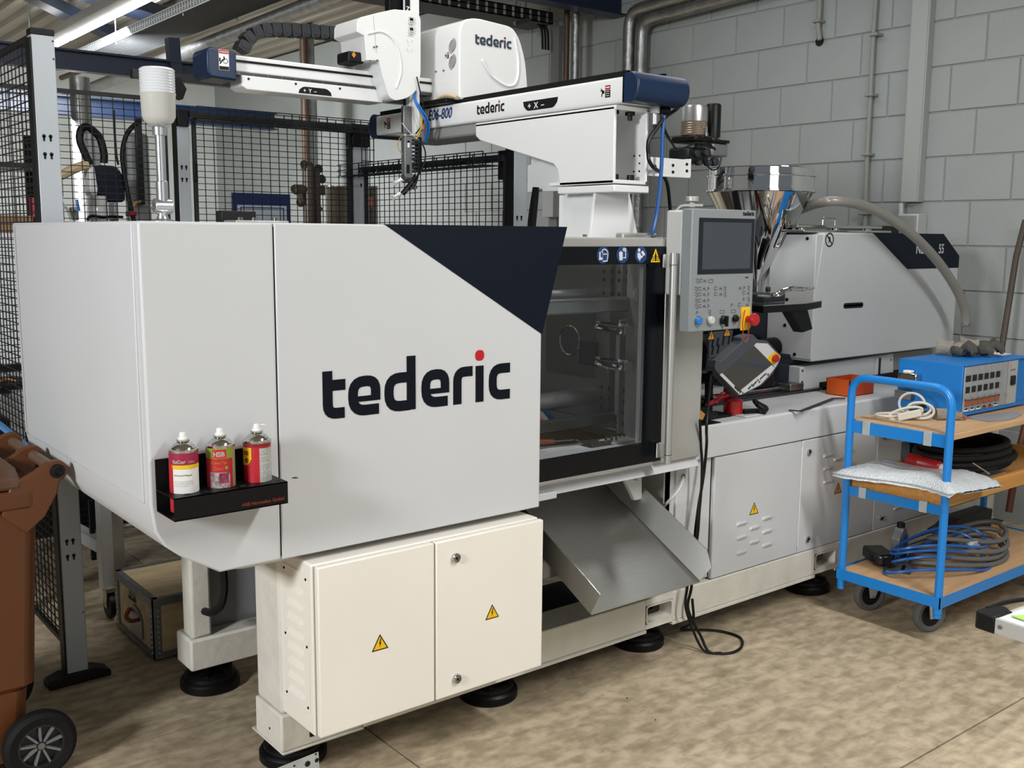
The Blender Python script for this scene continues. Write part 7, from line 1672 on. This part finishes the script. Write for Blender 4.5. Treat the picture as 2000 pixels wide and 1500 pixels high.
# grey flat cable coil
gc = thing('power_cord', 'light grey coiled power cord on the top shelf in front of the blue box', 'cord', (3.8, 2.18, .83))
gcm = mat('cord_grey', 'c0beb4', .45)
def loop3(c, rx, ry, tx, ty, n=28, turns=1.0):
    c = Vector(c); u = Vector(tx).normalized(); v = Vector(ty).normalized()
    return [c+u*rx*math.cos(2*math.pi*turns*i/n)+v*ry*math.sin(2*math.pi*turns*i/n) for i in range(n+1)]
for (c0_, rx, ry, tx, ty) in (((3.80, 2.15, .868), .050, .032, (.5, -.85, 0), (0, .1, 1)), ((3.805, 2.16, .868), .046, .026, (.4, -.9, .2), (0, 0, 1)), ((3.74, 2.25, .842), .055, .03, (1, -.6, 0), (.5, 1, .05)), ((3.82, 2.2, .885), .05, .045, (.3, -1, 0), (0, 0, 1)), ((3.76, 2.19, .855), .065, .02, (.7, -.8, .3), (0, .3, 1))):
    M().tube(loop3(c0_, rx, ry, tx, ty), .0055, 8).build('cord_loop', gcm, gc)
M().bar((3.72, 2.2, .84), (3.79, 2.14, .862), .012, .03).build('plug', gcm, gc, bevel=.004)
M().bar((3.79, 2.17, .875), (3.82, 2.14, .888), .014, .02).build('black_connector', BLK, gc)
t = thing('work_glove', 'crumpled grey and red work glove between the cord and the blue box', 'glove', (3.9, 2.08, .83))
m = M(); m.tube([(3.86, 2.12, .85), (3.90, 2.09, .852), (3.935, 2.05, .845)], [.026, .022, .016], 10); m.build('palm', gm, t); m = M(); m.tube([(3.92, 2.06, .858), (3.945, 2.035, .838)], .008, 8); m.build('finger', mat('rust_red', '8a4a32', .8), t)
m = M(); P = [(3.99, 1.965, .8295), (4.10, 1.935, .8295), (4.26, 1.96, .8295), (4.28, 1.99, .835), (4.22, 2.0, .838), (4.1, 2.06, .8295), (4.0, 2.07, .8295)]
m._a(P+[(x, y, z+.0012) for x, y, z in P], [tuple(range(6, -1, -1)), tuple(range(7, 14))]+[(i, (i+1) % 7, (i+1) % 7+7, i+7) for i in range(7)])
m.build('plastic_sheet', mat('grey_sheet', '8b8f94', .4), label='grey plastic sheet sticking out under the blue box', cat='sheet')

# ---- middle tray
bagz = .612
bg = thing('bubble_wrap_bag', 'clear bubble wrap bag stretched across the middle tray and out over its end', 'bag', (3.7, 2.05, bagz))
m = M(); nx, ny = 26, 22; rnd = random.Random(5); vs = []
for j in range(ny+1):
    for i in range(nx+1):
        u, v = i/nx, j/ny
        x = 3.525+.30*u+.04*math.sin(v*5); y = 1.86+.47*v-.05*u*(1-v)
        e = min(u, 1-u, v, 1-v)*2
        z = bagz+.012+.038*min(1, e*2.2)**.6*(1+.25*math.sin(6*v+2*u))+rnd.uniform(-.002, .002)-.014*max(0, (.12-u))*8
        vs.append((x, y, z))
fs = [(j*(nx+1)+i, j*(nx+1)+i+1, (j+1)*(nx+1)+i+1, (j+1)*(nx+1)+i) for j in range(ny) for i in range(nx)]
m._a(vs, fs); m._a([(x, y, bagz+.004+(.0 if x > 3.6 else .008)) for x, y, z in vs], [f[::-1] for f in fs]); bgo = m.build('film', mat('bubble_plastic', 'c2c8cc', .15, spec=1.0, bump=.7, bs=120, trans=0), bg, ang=80)
rp = thing('red_power_plug', 'dark red industrial power plug lying on the bubble wrap', 'plug', (3.8, 2.1, .66))
a0, a1 = at(1773, 905, Y=2.20), at(1838, 920, Y=2.04); a0 = Vector((a0.x, 2.20, a0.z)); a1 = Vector((a1.x, 2.04, a1.z))
a0, a1 = at(1774, 902, X=3.78)+Vector((0, 0, .008)), at(1838, 918, X=3.78)+Vector((0, 0, .008))
prm = mat('plug_red', '8f1216', .4); m = M(); L_2 = (a1-a0).length
m.lathe([(0, 0), (.028, .0), (.030, .004), (.030, L_2*.35), (.027, L_2*.38), (.026, L_2*.95), (.02, L_2), (0, L_2)], a0, a1-a0, 28); m.build('plug_body', prm, rp)
m = M(); m.cyl(a1, a1+(a1-a0)*.1, .018, n=16); m.build('plug_collar', gcm, rp)
bkc = thing('black_cable_coil', 'thick black cable coil lying on the middle tray', 'cable', (4.15, 2.1, .6))
for k, (rx, ry, z, dx) in enumerate(((.26, .15, .625, 0), (.25, .145, .65, .01), (.265, .15, .675, -.01), (.24, .14, .70, .0), (.27, .16, .645, .02))):
    M().tube(loop3((4.13+dx, 2.13, z), rx, ry, (1, 0, 0), (0, 1, 0), 40), .0135, 10).build('cable_loop', RUB, bkc)
M().tube(spline([(4.05, 2.30, .80), (4.08, 2.28, .76), (4.2, 2.27, .72), (4.35, 2.2, .69), (4.40, 2.13, .66)], 8), .013, 10).build('cable_tail', RUB, bkc)
m = M(); m.tube(spline([(4.0, 2.1, .635), (4.08, 2.16, .66), (4.2, 2.14, .66), (4.3, 2.06, .64)], 6), .003, 6); m.build('white_wire', wht, label='thin white wire inside the black cable coil', cat='wire')
sk = thing('socket_block', 'pair of dark grey socket housings behind the red plug on the middle tray', 'socket', at(1798, 885, Y=2.30))
for (x0_, x1_, y0_, y1_, ma) in ((1777, 1794, 866, 890, mat('socket_grey', '35383a', .5)), (1795, 1818, 860, 886, BLK)):
    p, q = at(x0_, y0_, Y=2.28), at(x1_, y1_, Y=2.28); M().box(p.x, q.x, 2.28, 2.32, .613, p.z).build('socket', ma, sk, bevel=.004)
M().tube([(4.0, 1.95, .618), (3.935, 1.99, .665)], .003, 6).build('hex_key', mat('brass_key', '8a7658', .4, .6), label='small bronze hex key on the middle tray near the trolley post', cat='hex key')
m = M(); m.box(3.88, 4.10, 1.93, 1.98, .611, .618); m.build('clear_strip', FILM, label='clear plastic strip on the front edge of the middle tray', cat='strip')

# ---- bottom deck
Zb = .2
bt_ = thing('black_canister', 'flat black plastic oil canister lying on the bottom shelf', 'canister', (3.8, 2.28, Zb))
m = M(); R = Matrix.Translation((3.80, 2.29, Zb+.0)) @ Matrix.Rotation(math.radians(-125), 4, 'Z')
m.xf = R; m.prism(roundpoly([(-.08, -.045), (.05, -.045), (.075, -.02), (.075, .02), (.05, .045), (-.08, .045)], .015), 'Z', .004, .055); m.build('canister_body', mat('gloss_black', '101113', .25), bt_, bevel=.014, seg=3)
m = M(); m.xf = R; m.cyl((.07, 0, .03), (.105, 0, .028), .017, n=16); m.build('cap', BLK, bt_)
gb = thing('grey_oil_bottle', 'upright silver-grey oil bottle with black cap on the bottom shelf', 'bottle', (3.95, 2.29, Zb))
q = at(1757, 1075, Z=Zb); bx_, by_ = 3.92, 2.28; q2 = at(1760, 1022, Y=by_); hb2 = q2.z-Zb; bx_ = at(1757, 1050, Y=by_).x
m = M(); m.prism(roundpoly([(bx_-.035, Zb), (bx_+.035, Zb), (bx_+.035, Zb+hb2*.6), (bx_+.022, Zb+hb2*.80), (bx_+.018, Zb+hb2*.9), (bx_-.008, Zb+hb2*.9), (bx_-.012, Zb+hb2*.8), (bx_-.035, Zb+hb2*.6)], .008), 'Y', by_-.02, by_+.02); m.build('bottle_body', mat('silver_plastic', '74787b', .35, .4), gb, bevel=.008, seg=3)
m = M(); m.cyl((bx_+.005, by_, Zb+hb2*.89), (bx_+.005, by_, Zb+hb2*1.02), .017, n=18); m.build('cap', BLK, gb)
m = M(); m.xf = FF(bx_+.0, by_-.0205, Zb+hb2*.35); m.poly([(0, 0), (.03, 0), (.03, .05), (0, .05)], .0005); m.build('bottle_label', mat('label_blue', '28518c', .4), gb)
gp_ = thing('grey_plate', 'flat grey plate with an oval slot lying on the bottom shelf', 'plate', (3.8, 2.2, Zb))
R = Matrix.Translation((3.79, 2.19, Zb+.004)) @ Matrix.Rotation(math.radians(20), 4, 'Z') @ Matrix.Rotation(math.radians(-12), 4, 'Y'); m = M(); m.xf = R
m.poly([(-.05, -.05), (.05, -.05), (.06, .06), (-.04, .06)], .006); m.build('plate_body', mat('plate_grey', '606468', .4, .4), gp_); m = M(); m.xf = R @ Matrix.Translation((0, -.015, .006)); m.poly(rrect(-.022, .022, -.007, .007, .006), .001); m.build('slot', BLK, gp_)
bh_ = thing('blue_hose_coil', 'coiled bright blue air hose on the bottom shelf hanging toward the front', 'hose', (3.95, 2.1, Zb))
bhm = mat('coil_blue', '1b5da8', .35)
for (c0_, rx, ry, z) in (((3.93, 2.10), .27, .125, .212), ((3.98, 2.14), .24, .10, .235), ((3.99, 2.15), .22, .12, .262), ((4.0, 2.13), .24, .11, .285)):
    pts = loop3((c0_[0], c0_[1], z), rx, ry, (1, -.25, 0), (.25, 1, 0), 40); pts = [p+Vector((0, 0, .025*math.sin(i*.3)+.01)) for i, p in enumerate(pts)]; M().tube(pts, .006, 8).build('hose_loop', bhm, bh_)
gy = thing('grey_cable_coil', 'thick dark grey cable coil on the bottom shelf', 'cable', (4.1, 2.1, Zb)); gym = mat('cable_dark_grey', '5d5e5c', .5)
for (c0_, rx, ry, z) in (((4.10, 2.10), .27, .12, .215), ((4.12, 2.12), .25, .13, .235), ((4.15, 2.11), .24, .12, .26), ((4.2, 2.12), .22, .10, .285)):
    pts = loop3((c0_[0], c0_[1], z), rx, ry, (1, -.15, 0), (.15, 1, 0), 40); pts = [p+Vector((0, 0, .018*math.sin(i*.3+1)+.008)) for i, p in enumerate(pts)]; M().tube(pts, .0105, 9).build('cable_loop', gym, gy)
q = at(1900, 1062, Y=2.05); cn_ = thing('cable_connector', 'silver rectangular connector with white label lying on the cable coils', 'connector', q)
M().box(q.x-.04, q.x+.03, 2.03, 2.06, q.z-.017, q.z+.017).build('connector_body', mat('connector_pale', 'b9bcc0', .4, .3), cn_, bevel=.003); M().cyl((q.x-.04, 2.045, q.z), (q.x-.085, 2.045, q.z), .008, n=10).build('cable_gland', CHR2, cn_)
q = at(1960, 1095, Y=2.0); M().box(q.x-.02, q.x+.035, 2.0, 2.05, q.z-.02, q.z+.04).build('alloy_connector', mat('cast_alu', ''), label='cast alloy connector housing at the right of the grey cable coil', cat='connector', bevel=.004)
q = at(1840, 1035, Y=2.32); m = M(); m.prism(roundpoly([(q.x-.09, q.z-.05), (q.x+.28, q.z-.06), (q.x+.30, q.z+.07), (q.x+.0, q.z+.07), (q.x-.07, q.z+.04), (q.x-.14, q.z+.03), (q.x-.08, q.z+.0)], .015), 'Y', 2.24, 2.32); m.build('black_bag', mat('bag_black', '0c0d0e', .6), label='black bag-like case standing behind the coils on the bottom shelf', cat='bag', bevel=.01)
M().box(q.x-.02, q.x+.5, 2.28, 2.33, .2, q.z-.03).build('black_case', mat('bag_black', ''), label='black case base under the black bag on the bottom shelf', cat='case', bevel=.006)
M().bar(at(1905, 1020, Y=2.3), at(2000, 1075, Y=2.15), .004, .08).build('thin_board', mat('thin_board_wood', '54483a', .7), label='thin dark board leaning across the bottom shelf', cat='board')
p, q = at(1915, 1035, Y=2.2), at(1985, 1068, Y=2.1)
M().bar(p, q, .03, .028).build('pine_slat', WOODY, label='lower pine slat lying over the cables on the bottom shelf', cat='slat')
p, q = at(1932, 1024, Y=2.26), at(2005, 1056, Y=2.16)
M().bar(p, q, .03, .03).build('pine_slat', WOODY, label='upper pine slat just above the other slat on the bottom shelf', cat='slat')
# brown cardboard behind the trolley
M().box(4.95, 5.5, 2.9, 3.0, 0, .62).build('cardboard_sheet', mat('cardboard', '8f8675', .8, var=.25, vs=3), label='pale brown cardboard standing behind the trolley', cat='cardboard')

# ================================================================== TABLE CORNER AND SMALL BITS IN FRONT
tz = .78
c0_ = at(1915, 1200, Z=tz); c1_ = at(1950, 1226, Z=tz)
cr0 = at(1916, 1200, Z=tz)
tb_ = thing('work_table', 'corner of a pale work table with aluminium edge and black corner cap', 'table', (c1_.x, c1_.y, 0))
u = (at(2010, 1165, Z=tz)-at(1935, 1180, Z=tz)).normalized()
fx = at(1948, 1206, Z=tz); v_ = (at(2060, 1242, Z=tz)-fx).normalized(); v_.z = 0; u = Vector((-v_.y, v_.x, 0)); u = u if u.x > 0 else -u
R = Matrix.Identity(4)
for i in range(3): R[i][0] = v_[i]; R[i][1] = u[i]; R[i][2] = (0, 0, 1)[i]; R[i][3] = (fx.x, fx.y, tz)[i]
m = M(); m.xf = R; m.box(.0, .9, .0, .7, -.028, -.002); m.build('table_top', mat('table_white', 'c6c9ca', .5), tb_)
m = M(); m.xf = R; m.box(.0, .9, -.008, .0, -.032, 0); m.box(-.008, 0, .06, .7, -.032, 0); m.build('edge_profile', ALUW, tb_, bevel=.001)
m = M(); m.xf = R; m.prism(roundpoly([(-.045, -.010), (.0, -.010), (.0, .05), (-.02, .07), (-.045, .05)], [.012, 0, .01, .01, .012]), 'Z', -.034, .003); m.build('corner_cap', BLK, tb_, bevel=.003)
m = M(); m.xf = R; m.tube(spline([(-.04, .03, .0), (-.035, .10, .002), (-.01, .17, .002), (.06, .22, .002), (.3, .24, .002)], 6), .005, 8); m.build('edge_seal', BLK, tb_)
m = M(); m.xf = R; m.cyl((.012, -.009, -.015), (.012, -.011, -.015), .0045, n=12); m.build('rivet', STEEL, tb_)
m = M(); m.xf = R; m.box(.075, .14, .02, .07, -tz, -.03); m.build('leg', mat('leg_grey', '9a9fa2', .4, .2), tb_, bevel=.003)
m = M(); m.xf = R; m.box(.075, .5, .01, .03, -.10, -.032); m.build('under_rail', BLK, tb_)
gl = M(); gl.xf = R; gl.poly([(.012, .03), (.30, .015), (.32, .14), (.06, .12)], .002); gl.xf = R @ Matrix.Translation((0, 0, .001)); gl.build('green_leaflet', mat('lime_green', '9bc25a', .5), label='lime green leaflet on the corner of the pale work table', cat='leaflet')
m = M(); m.xf = R
for (x_, y_, r_, z_) in ((.075, .09, .024, .016), (.11, .11, .032, .024), (.15, .09, .034, .026), (.12, .07, .026, .014), (.19, .12, .04, .03)): m.ell((x_, y_, z_), r_, r_*.9, r_*.8, 12, 8)
m.build('crumpled_tissue', mat('tissue', 'dfe2e2', .7, bump=.6, bs=40), label='crumpled white tissue lying on the lime green leaflet', cat='tissue')
# punched steel bracket at the bottom edge
pb = thing('punched_bracket', 'punched galvanised steel bracket standing at the bottom edge of the picture', 'bracket', at(600, 1500, Z=0.0))
Yb2 = 2.30; bp = [at(540, 1502, Y=Yb2), at(622, 1469, Y=Yb2), at(625, 1520, Y=Yb2), at(540, 1545, Y=Yb2)]
m = M(); m.prism([(p.x, max(p.z, 0.0)) for p in bp], 'Y', Yb2, Yb2+.003); m.build('bracket_plate', GALV, pb)
m = M(); m.box(bp[0].x, bp[2].x, Yb2, Yb2+.05, 0, .003); m.build('bracket_foot', GALV, pb)
for (x_, y_, r_) in ((619, 1485, .006), (601, 1492, .008), (575, 1496, .003), (617, 1473, .003)): q = at(x_, y_, Y=Yb2-.001); m = M(); m.lathe([(0, 0), (r_, 0)], (q.x, Yb2-.0008, q.z), (0, -1, 0), 14); m.build('punched_hole', mat('deep_black', ''), pb)
for (x_, y_) in ((1280, 1408), (1225, 1365)): q = at(x_, y_, Z=.0); M().ell((q.x, q.y, .004), .003, .002, .002, 6, 4).build('debris_crumb', DK, label='tiny dark crumb on the concrete in front of the machine' if x_ == 1280 else 'small dark flake on the concrete near the cable loop', cat='debris')
